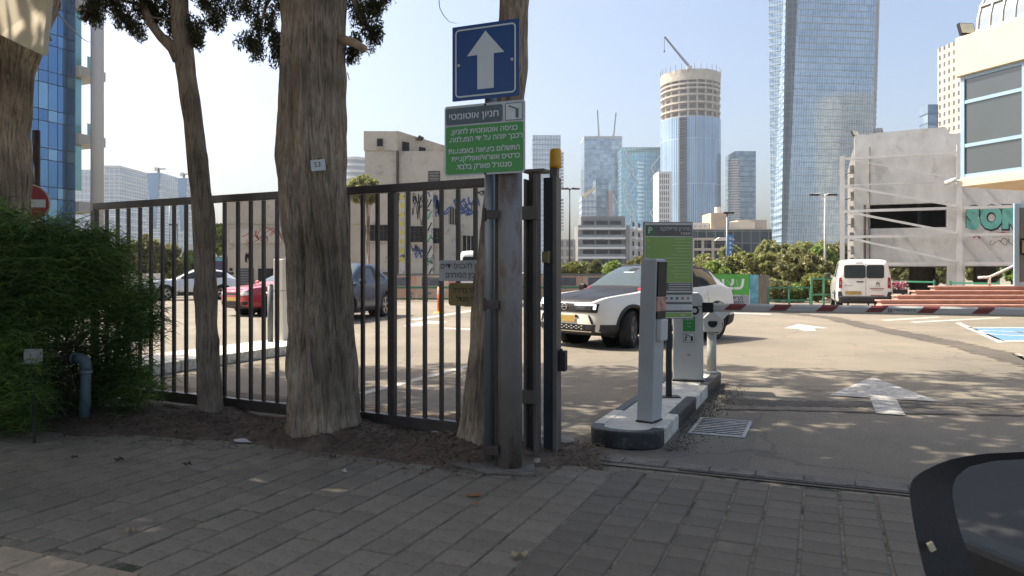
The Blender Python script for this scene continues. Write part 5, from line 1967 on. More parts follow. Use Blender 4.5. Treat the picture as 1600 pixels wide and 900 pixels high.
def patch(root, bvh, view, quad, name, m, off=0.008, nu=10, nv=6, thick=0.0):
    """panel laid on the shell: quad of 4 (a, b) corners, a across, b up; view front/rear/left/right/top"""
    vs = []
    fb = None
    for j in range(nv + 1):
        for i in range(nu + 1):
            s, t = i / nu, j / nv
            a = (quad[0][0] * (1 - s) + quad[1][0] * s) * (1 - t) + (quad[3][0] * (1 - s) + quad[2][0] * s) * t
            b_ = (quad[0][1] * (1 - s) + quad[1][1] * s) * (1 - t) + (quad[3][1] * (1 - s) + quad[2][1] * s) * t
            o, d = {'front': ((6, a, b_), (-1, 0, 0)), 'rear': ((-6, a, b_), (1, 0, 0)), 'left': ((a, 4, b_), (0, -1, 0)), 'right': ((a, -4, b_), (0, 1, 0)), 'top': ((a, b_, 5), (0, 0, -1))}[view]
            h = bvh.ray_cast(Vector(o), Vector(d))
            p = h[0] if h[0] is not None else fb
            if p is None:
                p = Vector(o) + Vector(d) * 4
            fb = p
            vs.append(p - Vector(d) * off)
    fs = [(j * (nu + 1) + i, j * (nu + 1) + i + 1, (j + 1) * (nu + 1) + i + 1, (j + 1) * (nu + 1) + i) for j in range(nv) for i in range(nu)]
    g_ = MB()
    g_.add(vs, fs)
    d3 = Vector({'front': (1, 0, 0), 'rear': (-1, 0, 0), 'left': (0, 1, 0), 'right': (0, -1, 0), 'top': (0, 0, 1)}[view])
    n0 = (vs[1] - vs[0]).cross(vs[nu + 1] - vs[0])
    o = g_.build(name, m, root, smooth=True)
    if n0.dot(d3) < 0:
        o.data.flip_normals()
    if thick:
        sd_ = o.modifiers.new('t', 'SOLIDIFY')
        sd_.thickness = thick
        sd_.offset = -1
    return o


def door_mirror(root, x, y, z, m, size=(0.10, 0.20, 0.15)):
    s = 1 if y > 0 else -1
    b_ = bmesh.new()
    bmesh.ops.create_icosphere(b_, subdivisions=3, radius=1)
    for v in b_.verts:
        c = v.co
        k = (abs(c.x) ** 3 + abs(c.y) ** 3 + abs(c.z) ** 3) ** (-1 / 3)
        v.co = Vector((x + c.x * k * size[0] / 2, y + c.y * k * size[1] / 2, z + c.z * k * size[2] / 2))
    me = bpy.data.meshes.new('door_mirror')
    b_.to_mesh(me)
    b_.free()
    me.materials.append(m)
    me.polygons.foreach_set('use_smooth', [True] * len(me.polygons))
    o = bpy.data.objects.new('door_mirror', me)
    COL.objects.link(o)
    o.parent = root
    return o


# hatchback / crossover stations: x, floor, half width, z of widest, belt z, belt half width, top z, top half width
def crossover(L, H, w, wb, belt=0.98, nose=0.86, tail_z=1.02, cowl=0.80, roof0=-0.05, roof1=-1.45, fo=0.82):
    f, r = L / 2, -L / 2
    return [(f, 0.30, w * 0.62, 0.52, nose - 0.10, w * 0.60, nose - 0.09, w * 0.50),
            (f - 0.05, 0.26, w * 0.80, 0.54, nose - 0.04, w * 0.76, nose - 0.015, w * 0.64),
            (f - 0.17, 0.23, w * 0.93, 0.56, nose + 0.02, w * 0.87, nose + 0.045, w * 0.74),
            (f - 0.42, 0.21, w * 0.985, 0.58, nose + 0.06, w * 0.92, nose + 0.085, w * 0.78),
            (f - fo, 0.20, w, 0.60, belt - 0.03, w * 0.925, belt + 0.005, w * 0.78),
            (cowl + 0.08, 0.20, w, 0.60, belt, w * 0.92, belt + 0.05, w * 0.78),
            (cowl, 0.20, w, 0.60, belt + 0.005, w * 0.92, belt + 0.085, w * 0.775),
            ((cowl + roof0) / 2 + 0.03, 0.20, w, 0.60, belt + 0.01, w * 0.92, H - 0.215, w * 0.71),
            (roof0, 0.20, w, 0.60, belt + 0.02, w * 0.92, H - 0.035, w * 0.67),
            (roof0 - 0.07, 0.20, w, 0.60, belt + 0.02, w * 0.92, H - 0.02, w * 0.67),
            ((roof0 + roof1) / 2 + 0.05, 0.20, w, 0.60, belt + 0.03, w * 0.92, H, w * 0.67),
            ((roof0 + roof1) / 2 - 0.03, 0.20, w, 0.60, belt + 0.03, w * 0.92, H, w * 0.67),
            (roof1 + 0.30, 0.20, w, 0.60, belt + 0.06, w * 0.92, H - 0.03, w * 0.66),
            (roof1, 0.20, w, 0.60, belt + 0.09, w * 0.92, H - 0.075, w * 0.64),
            (roof1 - 0.10, 0.21, w, 0.60, belt + 0.09, w * 0.92, H - 0.13, w * 0.63),
            (r + 0.22, 0.23, w * 0.985, 0.62, tail_z, w * 0.90, tail_z + 0.10, w * 0.72),
            (r + 0.07, 0.26, w * 0.93, 0.62, tail_z - 0.04, w * 0.86, tail_z + 0.0, w * 0.72),
            (r, 0.31, w * 0.80, 0.60, tail_z - 0.12, w * 0.76, tail_z - 0.10, w * 0.62)]


def zones_cross(bonnet='body', roof='body'):
    def z(i, k, s):
        sd = 'a' if s > 0 else 'b'
        if k in (7, 8):
            if i in (6, 7, 8):
                return 'side_window#f' + sd
            if i in (9,):
                return 'side_window#f' + sd
            if i in (11, 12):
                return 'side_window#r' + sd
            if i == 10:
                return 'pillar#' + sd
        if k in (11, 12) or (k == 10 and i in (6, 7)):
            if i in (6, 7):
                return 'windscreen'
            if i == 14:
                return 'rear_window'
        if k >= 9 and i == 6 and roof != 'body':
            return 'roof'
        if k >= 9 and 7 <= i <= 13:
            return 'roof' if roof != 'body' else 'body'
        if k >= 9 and 0 <= i <= 5:
            return 'bonnet' if bonnet != 'body' else 'body'
        if k <= 1:
            return 'sill'
        return 'body'
    return z


# white crossover with black bonnet ------------------------------------------------
def place(head, ref_local, ref_world):
    """root location and turn so that local ref point lands on the ground point"""
    rz = math.atan2(head[1], head[0])
    c_, s_ = math.cos(rz), math.sin(rz)
    return Vector((ref_world[0] - (c_ * ref_local[0] - s_ * ref_local[1]), ref_world[1] - (s_ * ref_local[0] + c_ * ref_local[1]), 0)), rz


loc, rz = place((-0.76, -0.65), (1.25, 0.78), (2.08, 13.2))
mk = thing('parked_car', 'white crossover car with black bonnet behind the barrier cabinet', 'car', loc, rz)
zm = {'body': M_CWHITE, 'bonnet': M_CBLACK, 'roof': M_CBLACK, 'windscreen': M_SHIELD, 'side_window': M_CARGLASS, 'rear_window': M_CARGLASS, 'pillar': M_CBLACK, 'sill': M_PLASTIC}
wl = [(1.25, 0.77), (1.25, -0.77), (-1.31, 0.77), (-1.31, -0.77)]
st = crossover(4.15, 1.53, 0.895, 2.56)
bv = build_car(mk, st, zones_cross('black', 'black'), zm, wl, 0.335, 0.215, 0.055, M_PLASTIC, math.radians(28), M_RIM)
FP = lambda q, n, m_, off=0.008, **k: patch(mk, bv, 'front', q, n, m_, off, **k)
FP([(-0.72, 0.645), (0.72, 0.645), (0.74, 0.80), (-0.74, 0.80)], 'grille', M_BLACKP, 0.010, nu=24)
for s in (-1, 1):
    FP([(s * 0.24, 0.768), (s * 0.70, 0.768), (s * 0.70, 0.797), (s * 0.24, 0.797)], 'headlight', M_DRL, 0.016, nu=10, nv=2)
    FP([(s * 0.655, 0.70), (s * 0.70, 0.70), (s * 0.705, 0.775), (s * 0.66, 0.775)], 'headlight', M_DRL, 0.016, nu=2, nv=4)
    FP([(s * 0.30, 0.685), (s * 0.62, 0.685), (s * 0.63, 0.755), (s * 0.30, 0.755)], 'lamp_lens', mat('dark_lamp_lens', (0.06, 0.06, 0.065), 0.1, 0.3, var=0.5, vs=20), 0.014, nu=8, nv=3)
    FP([(s * 0.62, 0.45), (s * 0.665, 0.45), (s * 0.60, 0.60), (s * 0.555, 0.60)], 'side_vent', M_BLACKP, 0.010, nu=3, nv=5)
    FP([(s * 0.27, 0.545), (s * 0.36, 0.56), (s * 0.32, 0.60), (s * 0.25, 0.60)], 'sensor_vent', M_BLACKP, 0.010, nu=3, nv=2)
    door_mirror(mk, 0.62, s * 0.97, 1.05, M_CBLACK)
FP([(-0.66, 0.24), (0.66, 0.24), (0.70, 0.44), (-0.70, 0.44)], 'lower_bumper', M_PLASTIC, 0.012, nu=24)
FP([(-0.48, 0.345), (0.48, 0.345), (0.52, 0.435), (-0.52, 0.435)], 'intake', M_BLACKP, 0.016, nu=16)
for r_ in range(3):
    for k in range(15):
        if (k + r_) % 2:
            continue
        y_ = -0.42 + k * 0.06
        FP([(y_ - 0.018, 0.355 + r_ * 0.025), (y_ + 0.018, 0.355 + r_ * 0.025), (y_ + 0.018, 0.369 + r_ * 0.025), (y_ - 0.018, 0.369 + r_ * 0.025)], 'intake_tile', M_LAMPW, 0.020, nu=1, nv=1)
FP([(-0.62, 0.305), (0.62, 0.305), (0.62, 0.322), (-0.62, 0.322)], 'bumper_strip', M_CHROME, 0.018, nu=20, nv=1)
FP([(-0.70, 0.802), (0.70, 0.802), (0.70, 0.812), (-0.70, 0.812)], 'grille_trim', M_CHROME, 0.014, nu=20, nv=1)
FP([(-0.27, 0.475), (0.27, 0.475), (0.27, 0.59), (-0.27, 0.59)], 'number_plate', M_PLATE, 0.022, nu=4, nv=2)
# round emblem with a lightning bar on the grille
hh = bv.ray_cast(Vector((6, 0, 0.735)), Vector((-1, 0, 0)))[0]
g = MB()
g.lathe([(0.052, hh.x + 0.018), (0.062, hh.x + 0.022), (0.052, hh.x + 0.024), (0.052, hh.x + 0.018)], 24, (0, 0, 0.735), 'x')
g.beam((hh.x + 0.022, -0.085, 0.728), (hh.x + 0.022, 0.085, 0.742), 0.012, 0.010)
g.build('emblem', M_CHROME, mk)
patch(mk, bv, 'top', [(1.9, -0.012), (1.9, 0.012), (0.95, 0.012), (0.95, -0.012)], 'bonnet_crease', M_CBLACK, 0.012, 2, 14)
M_REDLINE = mat('red_trim_line', (0.45, 0.02, 0.05), 0.35)
for s in (1, -1):
    vw = 'left' if s > 0 else 'right'
    patch(mk, bv, vw, [(0.86, 1.01), (-0.1, 1.447), (-0.1, 1.455), (0.88, 1.016)], 'roof_trim', M_REDLINE, 0.008, 14, 1)
    patch(mk, bv, vw, [(-0.1, 1.447), (-1.15, 1.435), (-1.15, 1.443), (-0.1, 1.455)], 'roof_trim', M_REDLINE, 0.008, 14, 1)
    patch(mk, bv, vw, [(-1.15, 1.435), (-1.80, 1.10), (-1.81, 1.11), (-1.15, 1.443)], 'roof_trim', M_REDLINE, 0.008, 14, 1)
    patch(mk, bv, vw, [(0.72, 0.23), (-0.86, 0.23), (-0.86, 0.36), (0.72, 0.36)], 'door_sill', M_PLASTIC, 0.010, 14, 3)
    for x_ in (0.66, -0.28, -1.02):
        patch(mk, bv, vw, [(x_, 0.36), (x_ - 0.008, 0.36), (x_ - 0.008, 0.97), (x_, 0.97)], 'door_seam', M_LINER, 0.003, 1, 8)
    patch(mk, bv, vw, [(1.98, 0.23), (1.62, 0.22), (1.62, 0.43), (1.98, 0.44)], 'bumper_corner', M_PLASTIC, 0.012, 8, 4)
    patch(mk, bv, vw, [(-1.70, 0.23), (-2.0, 0.27), (-2.0, 0.50), (-1.70, 0.48)], 'bumper_corner', M_PLASTIC, 0.012, 8, 4)
    for x_ in (-0.12, -0.9):
        patch(mk, bv, vw, [(x_, 0.86), (x_ - 0.17, 0.86), (x_ - 0.17, 0.885), (x_, 0.885)], 'door_handle', M_CWHITE, 0.022, 3, 1)
    patch(mk, bv, 'rear', [(s * 0.40, 0.88), (s * 0.74, 0.86), (s * 0.75, 0.95), (s * 0.42, 0.97)], 'tail_light', M_LAMPR, 0.010, 6, 3)
patch(mk, bv, 'rear', [(-0.62, 0.30), (0.62, 0.30), (0.66, 0.52), (-0.66, 0.52)], 'rear_bumper', M_PLASTIC, 0.012, 14, 4)
# tax sticker and seats hinted behind the windscreen
patch(mk, bv, 'front', [(-0.16, 1.34), (0.10, 1.34), (0.10, 1.355), (-0.16, 1.355)], 'mirror_sticker', M_LAMPW, 0.006, 3, 1)
patch(mk, bv, 'front', [(-0.10, 1.37), (0.08, 1.37), (0.09, 1.43), (-0.11, 1.43)], 'sensor_patch', M_BLACKP, 0.005, 3, 2)

# red saloon behind the gate ------------------------------------------------------
loc, rz = place((-0.62, -0.785), (2.05, -0.45), (W(352, 480, 22.8).x, 22.8))
rc = thing('parked_car', 'red car parked behind the gate bars near the white cabinet', 'car', loc, rz)
zm2 = dict(zm, body=M_CRED, pillar=M_CRED)
bv = build_car(rc, crossover(4.2, 1.45, 0.86, 2.55, 0.94, 0.82, 0.98), zones_cross(), zm2, wl, 0.31, 0.2, 0.05, None, 0.2)
for s in (-1, 1):
    patch(rc, bv, 'front', [(s * 0.40, 0.64), (s * 0.74, 0.66), (s * 0.76, 0.78), (s * 0.50, 0.75)], 'headlight', M_LAMPW, 0.010, 6, 3)
    patch(rc, bv, 'front', [(s * 0.50, 0.36), (s * 0.70, 0.36), (s * 0.72, 0.46), (s * 0.52, 0.46)], 'fog_light', M_BLACKP, 0.010, 4, 2)
    door_mirror(rc, 0.62, s * 0.94, 1.0, M_CRED)
patch(rc, bv, 'front', [(-0.36, 0.66), (0.36, 0.66), (0.34, 0.73), (-0.34, 0.73)], 'grille', M_BLACKP, 0.010, 10, 2)
patch(rc, bv, 'front', [(-0.44, 0.33), (0.44, 0.33), (0.46, 0.46), (-0.46, 0.46)], 'intake', M_BLACKP, 0.010, 10, 2)
patch(rc, bv, 'front', [(-0.26, 0.48), (0.26, 0.48), (0.26, 0.59), (-0.26, 0.59)], 'number_plate', M_PLATE, 0.018, 4, 2)
patch(rc, bv, 'front', [(-0.05, 0.76), (0.05, 0.76), (0.05, 0.79), (-0.05, 0.79)], 'emblem', M_CHROME, 0.012, 2, 1)
for s, vw in ((1, 'left'), (-1, 'right')):
    for x_ in (0.66, -0.28, -1.02):
        patch(rc, bv, vw, [(x_, 0.32), (x_ - 0.008, 0.32), (x_ - 0.008, 0.93), (x_, 0.93)], 'door_seam', M_LINER, 0.003, 1, 8)

# navy crossover ------------------------------------------------------------------
loc, rz = place((-0.22, -0.975), (-1.31, 0.77), (W(598, 480, 22.6).x, 22.6))
nc = thing('parked_car', 'dark navy crossover half hidden by the thick trunk', 'car', loc, rz)
zm3 = dict(zm, body=M_CNAVY, pillar=M_CBLACK)
bv = build_car(nc, crossover(4.4, 1.62, 0.91, 2.6, 1.02, 0.9, 1.06), zones_cross(), zm3, wl, 0.355, 0.22, 0.05, M_PLASTIC, 0.0)
for s, vw in ((1, 'left'), (-1, 'right')):
    door_mirror(nc, 0.62, s * 0.98, 1.08, M_CNAVY)
    patch(nc, bv, vw, [(0.72, 0.23), (-0.86, 0.23), (-0.86, 0.36), (0.72, 0.36)], 'door_sill', M_PLASTIC, 0.010, 14, 3)
    for x_ in (0.66, -0.28, -1.02):
        patch(nc, bv, vw, [(x_, 0.36), (x_ - 0.008, 0.36), (x_ - 0.008, 1.0), (x_, 1.0)], 'door_seam', M_LINER, 0.003, 1, 8)
    patch(nc, bv, 'rear', [(s * 0.40, 0.92), (s * 0.78, 0.90), (s * 0.79, 1.0), (s * 0.42, 1.02)], 'tail_light', M_LAMPR, 0.010, 6, 3)
    patch(nc, bv, 'front', [(s * 0.40, 0.72), (s * 0.74, 0.74), (s * 0.76, 0.84), (s * 0.50, 0.83)], 'headlight', M_LAMPW, 0.010, 6, 3)
patch(nc, bv, 'rear', [(-0.62, 0.30), (0.62, 0.30), (0.66, 0.52), (-0.66, 0.52)], 'rear_bumper', M_PLASTIC, 0.012, 14, 4)

# white hatchback far behind ------------------------------------------------------
loc, rz = place((-0.86, -0.51), (1.25, 0.77), (W(258, 475, 35.0).x, 35.0))
wc_ = thing('parked_car', 'white hatchback seen from the side beyond the thin trunk', 'car', loc, rz)
zm4 = dict(zm, body=M_CSILVER, pillar=M_CBLACK)
bv = build_car(wc_, crossover(4.2, 1.5, 0.87, 2.56, 0.97, 0.86, 1.0), zones_cross(), zm4, wl, 0.33, 0.2, 0.05, M_PLASTIC, 0.0)
for s, vw in ((1, 'left'), (-1, 'right')):
    door_mirror(wc_, 0.62, s * 0.95, 1.03, M_CSILVER)
    patch(wc_, bv, vw, [(0.72, 0.23), (-0.86, 0.23), (-0.86, 0.40), (0.72, 0.40)], 'door_sill', M_PLASTIC, 0.010, 14, 3)
    for x_ in (0.66, -0.28, -1.02):
        patch(wc_, bv, vw, [(x_, 0.36), (x_ - 0.008, 0.36), (x_ - 0.008, 0.96), (x_, 0.96)], 'door_seam', M_LINER, 0.003, 1, 8)
    patch(wc_, bv, 'front', [(s * 0.42, 0.66), (s * 0.74, 0.68), (s * 0.76, 0.80), (s * 0.50, 0.78)], 'headlight', M_LAMPW, 0.010, 6, 3)

# delivery vans -------------------------------------------------------------------
def van_stations(L=4.4, H=1.82, w=0.92):
    f, r = L / 2, -L / 2
    return [(f, 0.32, w * 0.66, 0.55, 0.82, w * 0.62, 0.85, w * 0.52), (f - 0.06, 0.27, w * 0.84, 0.56, 0.90, w * 0.78, 0.94, w * 0.66), (f - 0.25, 0.23, w * 0.96, 0.58, 0.99, w * 0.88, 1.04, w * 0.76),
            (f - 0.75, 0.21, w, 0.60, 1.06, w * 0.93, 1.12, w * 0.80), (f - 0.98, 0.21, w, 0.60, 1.08, w * 0.93, 1.19, w * 0.80), (f - 1.35, 0.21, w, 0.60, 1.09, w * 0.93, 1.52, w * 0.76),
            (f - 1.75, 0.21, w, 0.60, 1.10, w * 0.93, H - 0.06, w * 0.76), (f - 1.85, 0.21, w, 0.60, 1.10, w * 0.93, H - 0.04, w * 0.76), (f - 2.25, 0.21, w, 0.60, 1.10, w * 0.93, H, w * 0.77), (f - 2.35, 0.21, w, 0.60, 1.10, w * 0.93, H, w * 0.77),
            (f - 3.1, 0.21, w, 0.60, 1.10, w * 0.93, H, w * 0.78), (r + 0.55, 0.22, w, 0.60, 1.10, w * 0.94, H - 0.005, w * 0.78), (r + 0.16, 0.23, w * 0.995, 0.60, 1.10, w * 0.94, H - 0.02, w * 0.79),
            (r + 0.10, 0.24, w * 0.985, 0.60, 1.10, w * 0.93, H - 0.05, w * 0.77), (r + 0.03, 0.27, w * 0.95, 0.60, 1.08, w * 0.90, H - 0.12, w * 0.72), (r, 0.32, w * 0.90, 0.60, 1.06, w * 0.86, H - 0.2, w * 0.66)]


def zones_van(i, k, s):
    sd = 'a' if s > 0 else 'b'
    if k in (7, 8) and i in (4, 5, 6, 7):
        return 'side_window#f' + sd
    if k in (7, 8) and i in (9,):
        return 'side_window#r' + sd
    if (k in (11, 12) or k == 10) and i in (4, 5):
        return 'windscreen'
    if k <= 1:
        return 'sill'
    return 'body'


def make_van(label, loc, rz):
    v = thing('delivery_van', label, 'van', loc, rz)
    wv_ = [(1.35, 0.79), (1.35, -0.79), (-1.38, 0.79), (-1.38, -0.79)]
    b_ = build_car(v, van_stations(), zones_van, dict(zm, body=M_CWHITE), wv_, 0.325, 0.2, 0.05, None, 0.0)
    RP = lambda q, n, m_, off=0.008, **k: patch(v, b_, 'rear', q, n, m_, off, **k)
    RP([(-0.82, 0.28), (0.82, 0.28), (0.86, 0.50), (-0.86, 0.50)], 'rear_bumper', M_PLASTIC, 0.035, nu=16, nv=4, thick=0.03)
    for s in (-1, 1):
        RP([(s * 0.70, 0.48), (s * 0.86, 0.48), (s * 0.86, 0.66), (s * 0.74, 0.66)], 'bumper_corner', M_PLASTIC, 0.030, nu=4, nv=4)
        RP([(s * 0.725, 0.78), (s * 0.83, 0.78), (s * 0.825, 1.16), (s * 0.735, 1.16)], 'tail_light', M_LAMPR, 0.016, nu=4, nv=8)
        RP([(s * 0.755, 0.90), (s * 0.80, 0.90), (s * 0.80, 1.02), (s * 0.755, 1.02)], 'reversing_light', mat('smoky_lamp', (0.30, 0.2, 0.18), 0.2), 0.020, nu=2, nv=2)
        door_mirror(v, 1.0, s * 1.03, 1.20, M_PLASTIC, (0.12, 0.20, 0.24))
        patch(v, b_, 'left' if s > 0 else 'right', [(0.0, 0.55), (-2.0, 0.55), (-2.0, 0.60), (0.0, 0.60)], 'side_moulding', M_PLASTIC, 0.010, 14, 1)
    # wide left door pane and narrow right one with rounded corners
    def pane(y0, y1, z0, z1):
        b2 = MB()
        pts = []
        r_ = 0.07
        for cy_, cz_, a0 in ((y1 - r_, z1 - r_, 0), (y0 + r_, z1 - r_, 90), (y0 + r_, z0 + r_, 180), (y1 - r_, z0 + r_, 270)):
            for k in range(5):
                a_ = math.radians(a0 + 22.5 * k)
                pts.append((cy_ + r_ * math.cos(a_), cz_ + r_ * math.sin(a_)))
        out_ = []
        for y_, z_ in pts:
            h_ = b_.ray_cast(Vector((-6, y_, z_)), Vector((1, 0, 0)))[0]
            out_.append(Vector((h_.x - 0.014, y_, z_)))
        b2.add(out_, [tuple(range(len(out_)))])
        o_ = b2.build('rear_window', M_CARGLASS, v)
        if o_.data.polygons[0].normal.x > 0:
            o_.data.flip_normals()
    pane(-0.03, 0.66, 1.13, 1.60)
    pane(-0.62, -0.06, 1.13, 1.60)
    RP([(-0.045, 0.52), (-0.037, 0.52), (-0.037, 1.66), (-0.045, 1.66)], 'door_seam', M_LINER, 0.006, nu=1, nv=12)
    RP([(0.03, 0.985), (0.26, 0.985), (0.26, 1.025), (0.03, 1.025)], 'door_handle', M_BLACKP, 0.022, nu=4, nv=1)
    RP([(0.05, 1.665), (0.28, 1.665), (0.28, 1.69), (0.05, 1.69)], 'brake_light', M_BLACKP, 0.008, nu=4, nv=1)
    RP([(0.10, 0.56), (0.62, 0.56), (0.62, 0.67), (0.10, 0.67)], 'number_plate', M_PLATE, 0.024, nu=4, nv=2)
    RP([(-0.50, 0.255), (0.50, 0.255), (0.45, 0.285), (-0.45, 0.285)], 'bumper_strip', M_CHROME, 0.055, nu=12, nv=1)
    RP([(-0.62, 0.505), (-0.20, 0.505), (-0.20, 0.545), (-0.62, 0.545)], 'reflector', mat('orange_red_strip', (0.36, 0.12, 0.07), 0.4), 0.012, nu=6, nv=1)
    ce = MB()
    xb_ = -2.24
    for dz_ in (0, 0.05):
        for s in (-1, 1):
            ce.beam((xb_, -0.42, 0.945 + dz_), (xb_, -0.42 + s * 0.06, 0.895 + dz_), 0.006, 0.022)
    ce.build('chevron_emblem', M_STEELDK, v)
    text_mesh('lettering', 'BERLINGO', 0.055, M_STEELDK, v, (-2.245, 0.52, 0.865), (PI / 2, 0, -PI / 2), 0.0)
    text_mesh('lettering', 'CITROEN', 0.035, M_STEELDK, v, (-2.245, -0.42, 0.855), (PI / 2, 0, -PI / 2), 0.0)
    b3 = MB()
    b3.box(-2.246, -2.244, -0.62, -0.16, 0.76, 0.785)
    b3.box(-2.246, -2.244, -0.58, -0.20, 0.715, 0.73)
    b3.build('dealer_print', mat('dealer_print', (0.20, 0.05, 0.05), 0.5, var=0.7, vs=60), v)
    return v


p = W(1346, 480, 26.0)
make_van('white delivery van seen from behind beyond the barrier boom', (p.x + 0.9, p.y + 2.15, 0), math.atan2(0.93, 0.36) + 0.02)
p = W(746, 480, 29.0)
v2_ = make_van('white van hidden behind the notices and the sign pole', (p.x, p.y + 2.4, 0), math.radians(93))
v2_.scale = (1.1, 1.06, 1.22)
# ------------------------------------------------------------------ left-hand island, bollard, cabinet inside the car park
li = thing('traffic_island', 'long low concrete island inside the car park behind the gate', 'traffic island', G(246, 582), RZ_V)
g = MB()
g.box(-0.9, 0.10, -1.5, 3.6, 0, 0.14)
g.build('slab', M_CONC, li, bevel=0.02)
for k in range(6):
    g = MB()
    g.box(0.105, 0.22, -1.5 + 0.85 * k, -1.5 + 0.85 * k + 0.84, 0, 0.15)
    g.build('kerb_block', M_KERBW, li, bevel=0.015)
p = W(439, 541, 13.1)
c2 = thing('barrier_cabinet', 'tall white cabinet on the island behind the thick trunk', 'cabinet', (p.x, p.y + 0.1, 0.0), RZ_V)
g = MB()
g.box(-0.11, 0.11, -0.12, 0.22, 0.0, 1.58)
g.build('housing', mat('white_cabinet', (0.66, 0.63, 0.55), 0.5, var=0.05), c2, bevel=0.015)
g = MB()
g.box(-0.112, 0.112, -0.122, 0.222, 1.02, 1.026)
g.build('lid_gap', M_STEELDK, c2)
p = W(422.5, 541, 12.9)
c3 = thing('steel_bollard', 'slim dark grey post beside the tall white cabinet', 'bollard', (p.x, p.y, 0.0))
g = MB()
g.tube([(0, 0, 0), (0, 0, 1.12)], 0.05, 18)
g.build('tube', mat('bollard_grey', (0.10, 0.11, 0.115), 0.5), c3, smooth=True)
g = MB()
g.lathe([(0.052, 1.12), (0.03, 1.14), (0, 1.145)], 18)
g.build('cap', M_STEELDK, c3)
p = G(686, 489)
tp = thing('traffic_delineator', 'orange flexible traffic post with yellow foot behind the notices', 'traffic post', p)
g = MB()
g.tube([(0, 0, 0.03), (0, 0, 0.86)], 0.055, 16)
g.build('post', mat('orange_plastic', (0.75, 0.13, 0.03), 0.5), tp, smooth=True)
g = MB()
g.lathe([(0.057, 0.62), (0.0575, 0.72)], 16)
g.build('white_band', M_SIGN_WHITE, tp)
g = MB()
g.lathe([(0.20, 0), (0.18, 0.03), (0.05, 0.05)], 20)
g.build('foot', mat('yellow_plastic', (0.6, 0.42, 0.04), 0.5), tp)

# ------------------------------------------------------------------ hoarding with murals, green rail, banner
M_GREENRAIL = mat('green_rail', (0.03, 0.16, 0.09), 0.5)
hoard_cols = [(0.50, 0.30, 0.22), (0.52, 0.36, 0.28), (0.42, 0.16, 0.17), (0.50, 0.28, 0.28), (0.35, 0.25, 0.2), (0.45, 0.30, 0.24)]
hd = thing('painted_hoarding', 'low pink and peach painted hoarding with a green rail', 'hoarding', (W(600, 475, 34).x, 34.0, 0))
x_ = 0.0
rh = random.Random(6)
k = 0
while x_ < W(1015, 0, 34).x - W(600, 0, 34).x:
    w_ = rh.uniform(1.0, 1.6)
    g = MB()
    g.box(x_, x_ + w_ - 0.02, 0, 0.06, 0.05, 1.18)
    g.build('board', mat('hoarding_%d' % (k % 6), hoard_cols[k % 6], 0.7, var=0.15, vs=1.2, spots=(0.12, 0.16, 0.22), sp_scale=1.4 + 0.2 * k, sp_lo=0.6, sp_hi=0.62), hd)
    if k % 3 != 2:
        g = MB()
        g.box(x_ + 0.25, x_ + w_ - 0.3, -0.012, -0.002, 0.72, 1.10)
        g.build('painted_window', mat('painted_window', (0.09, 0.10, 0.12), 0.6, var=0.5, vs=4), hd)
    x_ += w_
    k += 1
hl = x_
g = MB()
g.box(0, hl, -0.04, 0.08, 1.19, 1.27)
g.build('coping', mat('slate_coping', (0.13, 0.14, 0.15), 0.6), hd)
g = MB()
g.box(0, hl, -0.45, -0.40, 0.60, 0.70)
g.box(0, hl, -0.45, -0.40, 0.12, 0.18)
for k in range(int(hl / 2) + 1):
    g.box(k * 2.0, k * 2.0 + 0.06, -0.455, -0.395, 0, 0.72)
g.build('green_rail', M_GREENRAIL, hd)
pb1 = W(1093, 470, 30.0)
ban = thing('stop_banner', 'green banner with white Hebrew word on a low fence', 'banner', (pb1.x, pb1.y, 0), 0.0)
bw = W(1171, 0, 30).x - pb1.x
g = MB()
g.box(0, bw, 0, 0.02, 0.42, 1.26)
g.build('banner_sheet', mat('banner_green', (0.075, 0.33, 0.055), 0.55, var=0.08, vs=2, bump=0.4, bs=3), ban)
text_mesh('lettering', 'עצור!', 0.66, M_SIGN_WHITE, ban, (bw - 0.95, -0.006, 0.86), R90, 0.022, rtl=True)
g = MB()
g.box(0, bw, 0, 0.02, 0.06, 0.41)
g.build('lower_sheet', mat('banner_grey', (0.30, 0.34, 0.38), 0.6), ban)
text_mesh('lettering', 'מרידין', 0.24, M_INK2, ban, (bw - 0.55, -0.004, 0.29), R90, 0.002, rtl=True)
text_mesh('lettering', 'אלטשולר', 0.17, M_INK2, ban, (bw - 0.55, -0.004, 0.12), R90, 0.002, rtl=True)
g = MB()
g.box(bw + 0.02, bw + 0.36, 0, 0.03, 0.05, 1.24)
g.build('mural_strip', mat('mural_blue', (0.10, 0.30, 0.40), 0.6, var=0.4, vs=3, spots=(0.5, 0.55, 0.55), sp_scale=5, sp_lo=0.58, sp_hi=0.62), ban)
for x_ in (0.02, bw / 2, bw - 0.03):
    g = MB()
    g.box(x_ - 0.03, x_ + 0.03, 0.022, 0.07, 0, 1.28)
    g.build('post', M_GREENRAIL, ban)
pw = W(1184, 470, 31.0)
wf = thing('board_fence', 'short run of weathered upright boards beside the green banner', 'fence', (pw.x, pw.y, 0))
for k in range(4):
    g = MB()
    g.box(k * 0.125, k * 0.125 + 0.11, 0, 0.03, 0, 1.22 + rh.uniform(-0.05, 0.06))
    g.build('board', mat('grey_board', (0.17, 0.14, 0.12), 0.85, var=0.3, vs=4, stretch=(1, 1, 0.2)), wf)


